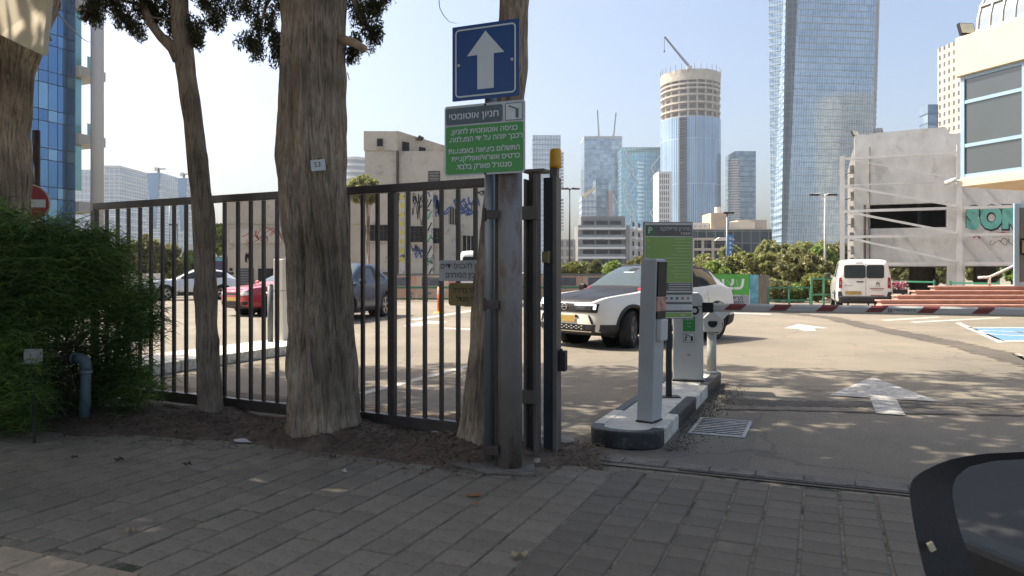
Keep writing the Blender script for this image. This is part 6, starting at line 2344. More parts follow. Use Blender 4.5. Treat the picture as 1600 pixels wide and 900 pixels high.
def rail_fence(label, a, b, h, step, rails=(0.25, 0.98), m=None):
    a, b = Vector(a), Vector(b)
    t_ = thing('rail_fence', label, 'fence', (a.x, a.y, 0), math.atan2(b.y - a.y, b.x - a.x))
    L = (b - a).length
    n_ = max(1, int(L / step))
    for k in range(n_ + 1):
        b_ = MB()
        b_.box(L * k / n_ - 0.03, L * k / n_ + 0.03, -0.03, 0.03, 0, h)
        b_.build('post', m or M_GREENRAIL, t_)
    for r_ in rails:
        b_ = MB()
        b_.box(0.03, L - 0.03, -0.022, 0.022, h * r_ - 0.045, h * r_ + 0.02)
        b_.build('rail', m or M_GREENRAIL, t_)
    return t_


def gd(px, d):
    p_ = W(px, 0, d)
    return (p_.x, p_.y, 0)


rail_fence('low green rail fence between the board fence and the white van', gd(1200, 31), gd(1266, 31), 0.72, 0.85)
rail_fence('green rail fence just behind the white van', gd(1268, 29.5), gd(1306, 29.5), 1.15, 0.4, (0.4, 0.95))
rail_fence('green rail fence between van and ruined building', gd(1387, 31), gd(1460, 28.6), 1.05, 2.0, (0.93,))
rail_fence('green rail fence behind the red steps', gd(1485, 29.5), gd(1560, 28), 1.0, 2.2, (0.93,))
rail_fence('green pipe rail before the graffiti building', gd(620, 38), gd(735, 38), 1.0, 1.6, (0.5, 0.98))

# ------------------------------------------------------------------ brick-red steps with handrail
M_STEP = mat('terracotta_step', (0.47, 0.28, 0.22), 0.8, var=0.18, vs=3, bump=0.2, bs=40, spots=(0.42, 0.28, 0.22), sp_scale=5, sp_lo=0.58, sp_hi=0.75)
stp = thing('entrance_steps', 'flight of brick-red steps up to the glazed entrance', 'steps', (0, 0, 0))
for k, px in enumerate((1382, 1380, 1378, 1404, 1432, 1462)):
    d_ = 23.6 + 0.36 * k
    x0 = W(px, 0, d_).x
    g = MB()
    y1 = d_ + 0.42 if k < 5 else 28.2
    if k == 5:
        x0 = W(1462, 0, d_).x
    g.box(x0, 24.0, d_ + 0.05, min(y1, d_ + 0.40) - 0.06, 0.0, 0.145 * (k + 1) - 0.05)
    g.box(x0 - 0.05, 24.0, d_, d_ + 0.40, 0.145 * (k + 1) - 0.05, 0.145 * (k + 1))
    if k == 5:
        g.box(W(1520, 0, 28.2).x, 24.0, d_ + 0.40, y1, 0.145 * (k + 1) - 0.05, 0.145 * (k + 1))
    g.build('step', M_STEP, stp, bevel=0.012)
zs = 0.87
hr = thing('handrail', 'white tubular handrail rising beside the entrance steps', 'handrail', (W(1546, 0, 25.6).x, 25.6, zs))
M_WRAIL = mat('white_rail', (0.66, 0.64, 0.58), 0.45, var=0.06)
z0 = W(0, 433, 25.6).z - zs
g = MB()
g.tube([(-0.38, 0, z0 - 0.02), (0.0, 0, z0), (1.35, 0.0, W(0, 405, 25.6).z - zs), (2.4, 0, W(0, 385, 25.6).z - zs)], 0.045, 12)
g.build('rail', M_WRAIL, hr, smooth=True)
for x_, z_ in ((0.0, z0), (1.3, W(0, 406, 25.6).z - zs)):
    g = MB()
    g.tube([(x_, 0, 0), (x_, 0, z_)], 0.045, 12)
    g.build('post', M_WRAIL, hr, smooth=True)
dr = thing('entrance_door', 'glazed door with pale blue frame above the red steps', 'door', (W(1585, 0, 25.2).x, 25.2, zs), -0.12)
M_BFRAME = mat('pale_blue_frame', (0.30, 0.42, 0.52), 0.45, var=0.06)
for x0, x1, za, zb_ in ((0, 0.16, 0, 2.82), (1.2, 1.36, 0, 2.82), (0.163, 1.197, 2.66, 2.82), (0.163, 1.197, 0, 0.14)):
    g = MB()
    g.box(x0, x1, 0, 0.08, za, zb_)
    g.build('frame', M_BFRAME, dr, bevel=0.008)
g = MB()
g.box(0.163, 1.197, 0.03, 0.045, 0.143, 2.657)
g.build('pane', glass_mat('door_glass', (0.16, 0.19, 0.20), 0.05, 0.2, 0.7), dr)
g = MB()
g.box(0.18, 0.36, -0.03, 0.0, 1.05, 1.62)
g.build('push_bar', M_BLACKP, dr, bevel=0.01)
g = MB()
g.box(0.22, 0.32, -0.04, -0.031, 1.12, 1.55)
g.build('push_handle', M_CHROME, dr)

# ------------------------------------------------------------------ ruined concrete building with bolted steel frame
M_RUIN = mat('stained_concrete', (0.53, 0.525, 0.50), 0.9, var=0.14, vs=1.6, bump=0.4, bs=14, stretch=(1, 1, 0.75), spots=(0.24, 0.225, 0.20), sp_scale=1.3, sp_lo=0.56, sp_hi=0.76)
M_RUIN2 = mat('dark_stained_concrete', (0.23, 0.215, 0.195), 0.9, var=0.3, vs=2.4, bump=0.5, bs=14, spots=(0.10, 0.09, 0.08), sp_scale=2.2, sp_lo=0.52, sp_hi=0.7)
M_WFRAME = mat('white_steel_frame', (0.56, 0.55, 0.52), 0.6, var=0.1, vs=2, spots=(0.30, 0.27, 0.24), sp_scale=4, sp_lo=0.62, sp_hi=0.78)
RO = Vector((W(1335, 0, 34.0).x, 34.0, 0))
RD = Vector((0.923, -0.385, 0)).normalized()
ru = thing('ruined_building', 'stained grey concrete building with white steel frame and mural', 'building', RO, math.atan2(RD.y, RD.x))
def rx(px, off=0.0):
    """distance along the wall of the ruined building for a picture column"""
    o_ = RO + Vector((RD.y, -RD.x, 0)) * off
    k_ = (px - 800) / FPX
    return (k_ * o_.y - o_.x) / (RD.x - k_ * RD.y)
def rz_(px, py, off=0.0):
    o_ = RO + Vector((RD.y, -RD.x, 0)) * off
    d_ = (o_ + RD * rx(px, off)).y
    return EYE + (HOR - py) / FPX * d_
ox0, ox1 = rx(1357), rx(1480)
oz0, oz1 = rz_(1420, 356), rz_(1420, 318)
gx = [rx(1388), rx(1480), rx(1508), rx(1598)]
gz1 = rz_(1480, 416)
top0 = rz_(1400, 207)
LEN = 13.0
T_ = 0.4
def wallbox(x0, x1, za, zb_, m_=M_RUIN, y0=0.0, y1=T_, name='wall'):
    b_ = MB()
    b_.box(x0, x1, y0, y1, za, zb_)
    return b_.build(name, m_, ru)
wallbox(0, ox0, gz1, oz1)
wallbox(ox0, ox1, gz1, oz0)
wallbox(ox1, LEN, gz1, oz1)
wallbox(0, LEN, oz1, top0 - 0.5)
# piers at ground level
wallbox(0, gx[0], 0, gz1)
wallbox(gx[1], gx[2], 0, gz1)
wallbox(gx[3], gx[3] + 0.8, 0, gz1)
# ragged parapet
b_ = MB()
pts = [(0, 0, top0 - 0.5)]
xx = 0
pr2 = random.Random(3)
prof_ = []
while xx < LEN:
    zz_ = top0 + (0.10 * min(xx / 3.0, 1) + pr2.uniform(-0.03, 0.03) if xx < 3.7 else -0.22 + pr2.uniform(-0.02, 0.02))
    prof_.append((xx, 0, zz_))
    xx += pr2.uniform(0.08, 0.3)
prof_.append((LEN, 0, top0 - 0.2))
b_.prism([(0, 0, top0 - 0.5)] + prof_ + [(LEN, 0, top0 - 0.5)], (0, 0.3, 0))
o = b_.build('parapet', M_RUIN, ru)
bm_ = bmesh.new(); bm_.from_mesh(o.data); bmesh.ops.recalc_face_normals(bm_, faces=bm_.faces); bmesh.ops.triangulate(bm_, faces=[f for f in bm_.faces if len(f.verts) > 4]); bm_.to_mesh(o.data); bm_.free()
# side wall, floor slab, back wall, interior coloured dark for the opening's shade, columns
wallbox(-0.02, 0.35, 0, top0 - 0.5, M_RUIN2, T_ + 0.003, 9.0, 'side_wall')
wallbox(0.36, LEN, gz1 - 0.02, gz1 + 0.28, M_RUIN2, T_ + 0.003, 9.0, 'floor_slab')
wallbox(0.36, LEN, gz1 + 0.29, oz1 + 0.3, mat('painted_interior_shade', (0.10, 0.098, 0.095), 0.9), 4.0, 4.2, 'inner_wall')  # shade behind the opening is put into this wall's colour
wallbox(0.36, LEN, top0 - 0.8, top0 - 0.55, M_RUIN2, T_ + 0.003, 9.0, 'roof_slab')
wallbox(rx(1440), rx(1440) + 0.12, gz1 + 0.285, oz1 + 0.2, mat('painted_interior_shade', (0.10, 0.098, 0.095), 0.9), 1.5, 3.9, 'inner_partition')
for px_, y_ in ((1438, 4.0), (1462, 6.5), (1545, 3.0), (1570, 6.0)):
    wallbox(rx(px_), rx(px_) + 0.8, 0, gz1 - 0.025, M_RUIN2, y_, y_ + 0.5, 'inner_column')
# exposed rebar and broken edge at the corner
for k in range(9):
    b_ = MB()
    z_ = 1.2 + k * 0.6
    b_.tube([(0.0, 0.2, z_), (-0.3, 0.1 + 0.1 * math.sin(k), z_ - 0.1), (-0.5, 0.05, z_ - 0.25 + 0.2 * math.cos(k * 2))], 0.02, 5)
    b_.build('rebar', M_RUST, ru)
for k in range(10):
    b_ = MB()
    z_ = 0.3 + k * 0.62
    b_.box(-0.14 - 0.08 * pr2.random(), -0.022, 0.05, 0.35, z_, z_ + 0.35 + 0.2 * pr2.random())
    b_.build('broken_block', M_RUIN2, ru, bevel=0.03)
b_ = MB()
b_.tube([(0.42, -0.06, 0.1), (0.42, -0.06, 4.4)], 0.05, 10)
b_.build('downpipe', M_RUST, ru)
b_ = MB()
b_.tube([(0.62, -0.05, 0.1), (0.62, -0.05, top0 - 0.6)], 0.03, 8)
b_.build('downpipe', M_RUIN2, ru)
# white steel frame stands clear of the wall
OFF = 0.55
f0, f1 = rx(1316, OFF), rx(1499, OFF)
fe = 8.8
def fz(px, py):
    return rz_(px, py, OFF)
for x_, zt2 in ((f0, fz(1316, 244)), (f1, fz(1499, 226))):
    b_ = MB()
    b_.box(x_ - 0.10, x_ + 0.10, -OFF - 0.06, -OFF + 0.06, 0, zt2)
    b_.build('steel_column', M_WFRAME, ru)
lv = [fz(1314, 247), fz(1314, 290), fz(1314, 329), fz(1314, 369), fz(1314, 411)]
for k, z_ in enumerate(lv):
    b_ = MB()
    e_ = f1 if k in (0, 1) else fe
    b_.box(f0 + 0.102, f1 - 0.102, -OFF - 0.05, -OFF + 0.05, z_ - (0.10 if k != 1 else 0.03), z_ + 0.02)
    b_.build('steel_beam', M_WFRAME, ru)
    b_ = MB()
    b_.box(f1 + 0.102, fe, -OFF - 0.05, -OFF + 0.05, z_ - (0.10 if k != 1 else 0.03), z_ + 0.02)
    b_.build('steel_beam', M_WFRAME, ru)
    for x_ in (f0, f1):
        b_ = MB()
        b_.box(x_ - 0.05, x_ + 0.05, -OFF + 0.061, -0.003, z_ - 0.10, z_)
        b_.build('wall_tie', M_WFRAME, ru)
for k in range(4):
    b_ = MB()
    b_.beam((f0 + 0.11, -OFF - 0.075, lv[k] - 0.05), (f1 - 0.11, -OFF - 0.075, lv[k + 1] + (0.05 if k else 0.1)), 0.03, 0.10 if k else 0.04)
    b_.build('steel_brace', M_WFRAME, ru)
# mural letters
M_TEAL = mat('mural_teal', (0.13, 0.40, 0.34), 0.6, var=0.08)
M_MBLACK = mat('mural_black', (0.018, 0.018, 0.02), 0.6)
mx0, mx1 = rx(1503), rx(1600)
mzc, mh = (rz_(1550, 322) + rz_(1550, 362)) / 2, rz_(1550, 322) - rz_(1550, 362)
xm_ = mx0 + 0.42
for s_ in 'SOR':
    text_mesh('graffiti_outline', s_, mh * 1.12, M_MBLACK, ru, (xm_, -0.008, mzc), R90, 0.15, sx=0.74)
    text_mesh('graffiti_letter', s_, mh * 1.12, M_TEAL, ru, (xm_ - 0.015, -0.014, mzc + 0.02), R90, 0.095, sx=0.74)
    xm_ += 0.68
def scribble(parent, n_, x0, x1, z0, z1, m_, y=-0.006, w=0.02, seed=0, loops=3, name='graffiti'):
    rr = random.Random(seed)
    for _ in range(n_):
        b2 = MB()
        cx_, cz_ = rr.uniform(x0, x1), rr.uniform(z0, z1)
        ax_, az_ = (x1 - x0) * rr.uniform(0.12, 0.3), (z1 - z0) * rr.uniform(0.15, 0.35)
        ph = rr.uniform(0, 6)
        f_ = rr.choice((2, 3))
        pts2 = [Vector((cx_ + ax_ * math.sin(t__ * 1.0 + ph), y, cz_ + az_ * math.sin(t__ * f_ + ph * 2))) for t__ in np.linspace(0, loops, 26)]
        for p_, q_ in zip(pts2, pts2[1:]):
            dd = (q_ - p_)
            nn = Vector((-dd.z, 0, dd.x)).normalized() * w / 2
            b2.add([p_ - nn, q_ - nn, q_ + nn, p_ + nn], [(0, 1, 2, 3)])
        b2.build(name, m_, parent)
M_GRED = mat('graffiti_red', (0.36, 0.05, 0.05), 0.7)
M_GBLUE = mat('graffiti_blue', (0.07, 0.12, 0.28), 0.7)
M_GYEL = mat('graffiti_yellow', (0.55, 0.50, 0.06), 0.7)
M_GGRN = mat('graffiti_green', (0.05, 0.25, 0.14), 0.7)
scribble(ru, 4, mx0 + 0.1, mx0 + 1.6, rz_(1540, 372), rz_(1540, 365), M_GRED, w=0.06, seed=2)
scribble(ru, 4, mx0 + 1.0, mx0 + 1.9, rz_(1570, 386), rz_(1570, 374), M_RUST, w=0.02, seed=3)
# floodlights on the parapet
def floodlight(label, loc, rz, tilt, s=1.0, cream=True):
    t_ = thing('floodlight', label, 'floodlight', loc, rz)
    b2 = MB()
    b2.box(-0.05 * s, 0.05 * s, -0.03 * s, 0.03 * s, 0, 0.16 * s)
    b2.build('bracket', M_STEELDK, t_)
    b2 = MB()
    b2.box(-0.30 * s, 0.30 * s, -0.06 * s, 0.08 * s, 0.0, 0.50 * s)
    o_ = b2.build('housing', M_BLACKP, t_, bevel=0.02)
    o_.location = (0, 0, 0.12 * s)
    o_.rotation_euler = (tilt, 0, 0)
    b2 = MB()
    b2.box(-0.26 * s, 0.26 * s, -0.068 * s, -0.061 * s, 0.04 * s, 0.46 * s)
    l_ = b2.build('lens', mat('pale_lens' if cream else 'dark_lens', (0.55, 0.52, 0.40) if cream else (0.10, 0.11, 0.12), 0.25), t_)
    l_.location = (0, 0, 0.12 * s)
    l_.rotation_euler = (tilt, 0, 0)
    return t_
p = RO + RD * 0.15
floodlight('small floodlight at the corner of the ruined building parapet', (p.x, p.y + 0.15, top0 - 0.1), 0.35, -0.5, 0.62)
p = RO + RD * rx(1376)
floodlight('small dark floodlight on the middle of the ruined parapet', (p.x, p.y + 0.15, top0 - 0.02), -0.2, -0.7, 0.62, False)

# ------------------------------------------------------------------ cream building overhanging at the edge
CO = Vector((W(1492, 0, 22.0).x, 22.0, 0))
CD = Vector((0.387, -1, 0)).normalized()
cb_ = thing('cream_building', 'cream rendered upper storey with large grey windows and skylight', 'building', CO, math.atan2(CD.y, CD.x))
def cxp(px):
    k_ = (px - 800) / FPX
    return (k_ * CO.y - CO.x) / (CD.x - k_ * CD.y)
def czp(px, py):
    return EYE + (HOR - py) / FPX * (CO + CD * cxp(px)).y
M_CREAM = mat('cream_render', (0.66, 0.55, 0.39), 0.8, var=0.07, vs=1.5, bump=0.15, bs=30, spots=(0.30, 0.22, 0.15), sp_scale=2.6, sp_lo=0.64, sp_hi=0.78)
zf1, zf0 = czp(1492, 60), czp(1492, 121)
zs1, zs0 = czp(1500, 278), czp(1500, 292)
CL = 7.0
# local x along the wall towards us, local y to the right (into the building) is +90 degrees
g = MB()
g.box(0, CL, 0, 8, zf0, zf1)
g.build('fascia', M_CREAM, cb_, bevel=0.02)
g = MB()
g.box(0.12, CL, 0.05, 8, zs0, zs1)
g.build('sill_band', M_CREAM, cb_, bevel=0.02)
g = MB()
g.box(0.30, CL, 0.9, 8, zs1 + 0.003, zf0 - 0.003)
g.build('room', mat('dark_room', (0.14, 0.145, 0.15), 0.9), cb_)
wx = [0.16, cxp(1596), cxp(1596) + 1.75, cxp(1596) + 3.5, cxp(1596) + 5.2]
zm_ = [zs1 + 0.003, czp(1500, 228), czp(1500, 160), zf0 - 0.003]
for i in range(5):
    g = MB()
    g.box(wx[i] - 0.06, wx[i] + 0.06, 0.10, 0.24, zm_[0], zm_[3])
    g.build('window_mullion', M_BFRAME, cb_)
for i in range(4):
    for j, z_ in enumerate(zm_):
        g = MB()
        za = z_ if j == 0 else (z_ - 0.05 if j < 3 else z_ - 0.10)
        g.box(wx[i] + 0.062, wx[i + 1] - 0.062, 0.11, 0.22, za, za + 0.10)
        g.build('window_transom', M_BFRAME, cb_)
    for j in range(3):
        za = zm_[j] + (0.10 if j == 0 else 0.05)
        zb_ = zm_[j + 1] - (0.05 if j < 2 else 0.10)
        g = MB()
        g.box(wx[i] + 0.062, wx[i + 1] - 0.062, 0.15, 0.17, za + 0.002, zb_ - 0.002)
        g.build('window_pane', glass_mat('grey_window', (0.10, 0.115, 0.12), 0.05, 0.45, 0.8, 0.02), cb_)
g = MB()
g.box(0.10, 0.30, 0.26, 8, zs1 + 0.003, zf0 - 0.003)
g.build('end_wall', M_BFRAME, cb_)
g = MB()
g.box(CL - 1.2, CL, 1.0, 7, 0, zs0 - 0.003)
g.build('lower_wall', M_CREAM, cb_)
# arched glazed skylight on the roof
sk = MB()
A_ = [Vector((0.62 + 0.0, 0.12 + 2.3 * (1 - math.cos(a_)) / 1.0 * 0.5, zf1 + 1.5 * math.sin(a_))) for a_ in np.linspace(0, PI / 2, 7)]
for p_, q_ in zip(A_, A_[1:]):
    sk.add([p_, q_, q_ + Vector((CL - 1.6, 0, 0)), p_ + Vector((CL - 1.6, 0, 0))], [(0, 1, 2, 3)])
sk.add([tuple(p_) for p_ in A_] + [(0.62, A_[-1].y, zf1)], [tuple(range(8))])
sk.build('skylight_glass', glass_mat('skylight_glass', (0.30, 0.34, 0.36), 0.1, 0.3, 0.6), cb_)
for k in range(16):
    b2 = MB()
    x_ = k * (CL - 1.6) / 15
    for p_, q_ in zip(A_, A_[1:]):
        b2.beam(p_ + Vector((x_, -0.012, 0.012)), q_ + Vector((x_, -0.012, 0.012)), 0.05, 0.05)
    b2.build('skylight_rib', M_WRAIL, cb_)
for p_ in (A_[0], A_[2], A_[4], A_[6]):
    b2 = MB()
    b2.beam(p_ + Vector((-0.03, -0.03, 0.03)), p_ + Vector((CL - 1.57, -0.03, 0.03)), 0.06, 0.06)
    b2.build('skylight_bar', M_WRAIL, cb_)
# security camera under the corner
scm = thing('security_camera', 'white security camera on the lower corner of the cream building', 'camera', CO + CD * 0.10 + Vector((0, 0, zs0 + 0.10)), math.atan2(CD.y, CD.x))
g = MB()
g.tube([(-0.32, -0.10, 0.05), (-0.02, -0.06, 0.12)], 0.07, 14)
g.build('body', M_STW, scm, smooth=True)
g = MB()
g.tube([(-0.34, -0.103, 0.045), (-0.322, -0.1, 0.05)], 0.055, 14)
g.build('lens', M_BLACKP, scm)
g = MB()
g.tube([(-0.05, -0.06, 0.10), (0.06, 0.02, 0.08)], 0.03, 10)
g.build('bracket', M_STW, scm)
p = CO + CD * 0.35
floodlight('cream-lensed floodlight on the corner of the cream building', (p.x + 0.25, p.y + 0.3, zf1), 0.1, -0.35, 0.8)

# ------------------------------------------------------------------ abandoned graffiti building behind the gate
M_BEIGE = mat('beige_render', (0.43, 0.385, 0.31), 0.9, var=0.12, vs=0.8, bump=0.3, bs=10, spots=(0.24, 0.20, 0.155), sp_scale=1.1, sp_lo=0.57, sp_hi=0.72)
M_BEIGE2 = mat('pale_render', (0.48, 0.44, 0.37), 0.9, var=0.14, vs=0.7, bump=0.3, bs=10, spots=(0.26, 0.21, 0.165), sp_scale=0.9, sp_lo=0.55, sp_hi=0.7)
M_DARKWIN = mat('dark_broken_window', (0.028, 0.028, 0.029), 0.7, var=0.5, vs=2, spec=0.1)
AD = 50.0
ax = lambda px: W(px, 0, AD).x
az = lambda py: W(0, py, AD).z
ab = thing('abandoned_building', 'abandoned beige building with broken windows and graffiti behind the gate', 'building', (ax(622), AD, 0))
bx_ = lambda px: ax(px) - ax(622)
def abox(name, p0, p1, y0, y1, t0, t1, m_):
    b2 = MB()
    b2.box(bx_(p0), bx_(p1), y0, y1, az(t0) if t0 is not None else 0, az(t1))
    return b2.build(name, m_, ab)
abox('wall', 352, 569.8, 0.0, 12, None, 310, M_BEIGE)
abox('wall', 570, 692, 0.0, 12, None, 236, M_BEIGE2)
abox('roof_tower', 568.5, 621, -0.05, 3.2, 235.5, 205, M_BEIGE2)
g = MB()                                                       # receding flank of the roof tower
g.prism([(bx_(621.3), -0.05, az(236)), (bx_(621.3) + 3.0, 3.4, az(236)), (bx_(621.3) + 3.0, 3.4, az(215)), (bx_(621.3), -0.05, az(204.5))], (-0.25, 0.25, 0))
o = g.build('tower_flank', M_BEIGE, ab)
bm_ = bmesh.new(); bm_.from_mesh(o.data); bmesh.ops.recalc_face_normals(bm_, faces=bm_.faces); bm_.to_mesh(o.data); bm_.free()
g = MB()                                                       # flank wing turning away
fl_a, fl_b = Vector((bx_(692.3), -0.02, 0)), Vector((bx_(692.3) + 4.6, 6.5, 0))
for za, zb_ in ((0, az(236)),):
    g.prism([fl_a, fl_b, fl_b + Vector((0, 0, zb_)), fl_a + Vector((0, 0, zb_))], (-0.3, 0.3, 0))
o = g.build('flank_wall', M_BEIGE2, ab)
bm_ = bmesh.new(); bm_.from_mesh(o.data); bmesh.ops.recalc_face_normals(bm_, faces=bm_.faces); bm_.to_mesh(o.data); bm_.free()
def awin(p0, p1, t0, t1, bars=(4, 3), m_=None, frame=True, dy=0.0):
    b2 = MB()
    b2.box(bx_(p0), bx_(p1), -0.03 + dy, -0.005 + dy, az(t1), az(t0))
    w_ = b2.build('window', m_ or M_DARKWIN, ab)
    b2 = MB()
    nx_, nz_ = bars
    X0, X1, Z0, Z1 = bx_(p0), bx_(p1), az(t1), az(t0)
    for k in range(nx_ + 1):
        x_ = X0 + (X1 - X0) * k / nx_
        b2.box(x_ - 0.025, x_ + 0.025, -0.07, -0.032, Z0, Z1)
    for k in range(nz_ + 1):
        z_ = Z0 + (Z1 - Z0) * k / nz_
        b2.box(X0, X1, -0.066, -0.034, z_ - 0.025, z_ + 0.025)
    b2.build('window_bars', M_STEELDK, w_).location = (0, dy, 0)
    b2 = MB()
    b2.box(X0 - 0.08, X1 + 0.08, -0.14, -0.004, Z0 - 0.12, Z0 - 0.03)
    b2.build('sill', M_BEIGE, w_).location = (0, dy, 0)
awin(572, 606, 352, 376, (5, 3))
awin(641, 662, 354, 378, (3, 3))
awin(677, 690, 357, 380, (2, 3))
awin(590, 598, 217.5, 229, (1, 1), dy=-0.06)
awin(670, 687, 268, 286, (1, 4), mat('grey_shutter', (0.24, 0.23, 0.21), 0.7))
awin(374, 396, 420, 452, (1, 8), mat('roller_shutter', (0.17, 0.175, 0.18), 0.6))
awin(404, 430, 420, 460, (1, 1))
awin(645, 668, 428, 460, (1, 9), mat('pale_shutter', (0.42, 0.42, 0.40), 0.6))
awin(596, 618, 426, 460, (2, 3))
fv = (fl_b - fl_a).normalized()
rzfl = math.atan2(fv.y, fv.x)
for s0, s1, t0, t1, m_ in ((0.6, 1.4, 5.7, 4.6, None), (2.0, 3.4, 3.9, 2.7, None), (4.4, 5.6, 3.8, 2.6, None), (5.2, 6.2, 6.3, 5.2, None)):
    b2 = MB()
    b2.box(s0, s1, -0.04, -0.01, t1, t0)
    w_ = b2.build('window', M_DARKWIN, ab)
    w_.location = fl_a
    w_.rotation_euler = (0, 0, rzfl)
    b2 = MB()
    for k in range(4):
        b2.box(s0 + (s1 - s0) * k / 3 - 0.025, s0 + (s1 - s0) * k / 3 + 0.025, -0.07, -0.042, t1, t0)
    b2.build('window_bars', M_BEIGE, w_)
for k, (s0, s1, t0) in enumerate(((0.4, 1.0, az(220)), (1.9, 2.5, az(224)))):
    b2 = MB()
    fl = math.atan2(3.45, 3.0)
    b2.box(s0, s1, -0.05, -0.02, t0 - 0.75, t0)
    w_ = b2.build('window', M_DARKWIN, ab)
    w_.location = (bx_(621.3), -0.05, 0)
    w_.rotation_euler = (0, 0, fl)
g = MB()
g.tube([(bx_(621.5), -0.12, az(236)), (bx_(621.5), -0.12, az(300)), (bx_(621.5), -0.12, 0.2)], 0.09, 8)
g.build('downpipe', M_RUST, ab)
for p0, p1 in ((624, 633), (667, 677)):
    abox('pilaster', p0, p1, -0.25, -0.003, None, 300, mat('painted_pilaster', (0.50, 0.48, 0.44), 0.8, var=0.2, vs=1.5, spots=(0.06, 0.07, 0.09), sp_scale=2.4, sp_lo=0.56, sp_hi=0.6))
abox('string_course', 352, 569, -0.10, -0.004, 349.5, 347, M_BEIGE)
abox('sign_strip', 360, 440, -0.09, -0.005, 380, 358, M_BEIGE2)
sz = lambda a_, b__: (min(az(a_), az(b__)), max(az(a_), az(b__)))
scribble(ab, 9, bx_(378), bx_(438), *sz(359, 379), M_GRED, -0.095, 0.05, 5, 3)
scribble(ab, 5, bx_(374), bx_(392), *sz(395, 412), M_INK2, -0.01, 0.06, 6, 5)
scribble(ab, 4, bx_(354), bx_(366), *sz(420, 432), M_INK2, -0.01, 0.07, 7, 6)
scribble(ab, 8, bx_(678), bx_(692), *sz(312, 340), M_GBLUE, -0.01, 0.09, 8, 4)
scribble(ab, 7, bx_(647), bx_(662), *sz(308, 345), M_INK2, -0.01, 0.05, 9, 4)
scribble(ab, 6, bx_(640), bx_(662), *sz(384, 402), M_GBLUE, -0.01, 0.08, 10, 4)
for k in range(8):
    b2 = MB()
    c_ = Vector((bx_(628.5), -0.258, az(308 + k * 14)))
    b2.add([c_ + Vector((-0.16, 0, 0)), c_ + Vector((0, 0, -0.28)), c_ + Vector((0.16, 0, 0)), c_ + Vector((0, 0, 0.28))], [(0, 1, 2, 3)])
    b2.build('painted_diamond', M_GYEL, ab)
for k in range(7):
    b2 = MB()
    c_ = Vector((bx_(672), -0.258, az(318 + k * 18)))
    b2.add([c_ + Vector((-0.18, 0, -0.3)), c_ + Vector((-0.08, 0, -0.3)), c_ + Vector((0.18, 0, 0.25)), c_ + Vector((0.08, 0, 0.25))], [(0, 1, 2, 3)])
    b2.build('painted_stroke', M_GGRN if k % 2 else M_INK2, ab)
def flank_scribble(n_, s0, s1, za, zb_, m_, seed, w):
    e_ = bpy.data.objects.new('graffiti_patch', None)
    COL.objects.link(e_)
    e_.parent = ab
    e_.location = fl_a
    e_.rotation_euler = (0, 0, rzfl)
    scribble(e_, n_, s0, s1, za, zb_, m_, -0.02, w, seed, 6)
flank_scribble(8, 0.4, 3.4, az(330), az(306), M_GBLUE, 12, 0.12)
flank_scribble(5, 3.4, 5.5, az(300), az(290), M_INK2, 13, 0.08)
g = MB()
g.box(bx_(650), bx_(655), 1.0, 1.6, az(213.5), az(209))
g.tube([(bx_(648), 1.2, az(214)), (bx_(652), 1.2, az(208.5)), (bx_(658), 1.2, az(212))], 0.12, 8)
g.build('roof_tank', M_STEELDK, ab)

# ------------------------------------------------------------------ glass office block at the left
LD = 72.0
LO = Vector((W(119, 0, LD).x, LD, 0))
lb = thing('glass_office', 'blue curtain wall office block with tall pale concrete column', 'office building', LO, math.atan2(V.y, V.x))
# local x runs along V (away from us); the wall we see runs to negative x
M_LGL = [glass_mat('blue_office_glass_%d' % k, c_, 0.03, 0.75, 0.8) for k, c_ in enumerate(((0.10, 0.22, 0.40), (0.13, 0.27, 0.46), (0.085, 0.19, 0.36), (0.20, 0.36, 0.50)))]
M_TEALGL = glass_mat('teal_office_glass', (0.20, 0.38, 0.38), 0.06, 0.6, 0.8)
M_LFR = mat('office_frame', (0.06, 0.075, 0.09), 0.4, 0.3)
M_LCON = mat('office_pale_concrete', (0.46, 0.45, 0.43), 0.75, var=0.06, vs=0.4)
pw_, fh_ = 0.93, 3.6
zbase = W(0, 345, LD).z
rp2 = random.Random(9)
g = MB()
g.box(-9.0, -0.03, 0.16, 12, 3.0, 36)
g.build('core', M_LFR, lb)
pane_me = {}
for k, hgt in enumerate((2.42, 1.02)):
    b2 = MB()
    b2.box(0.03, pw_ - 0.03, 0.0, 0.03, 0.04, hgt + 0.04)
    pane_me[k] = [b2.data('glass_pane') for _ in M_LGL]
    for me, m_ in zip(pane_me[k], M_LGL):
        me.materials.append(m_)
for fl_ in range(9):
    for cidx in range(8):
        for k in (0, 1):
            z_ = zbase - 0.6 + fl_ * fh_ + (0 if k == 0 else 2.5)
            o = bpy.data.objects.new('glass_pane', pane_me[k][rp2.choice((0, 0, 1, 1, 2, 3))])
            COL.objects.link(o)
            o.parent = lb
            o.location = (-(cidx + 1) * pw_, 0.05 + rp2.uniform(-0.004, 0.004), z_)
            o.rotation_euler = (rp2.uniform(-0.006, 0.006), 0, rp2.uniform(-0.006, 0.006))
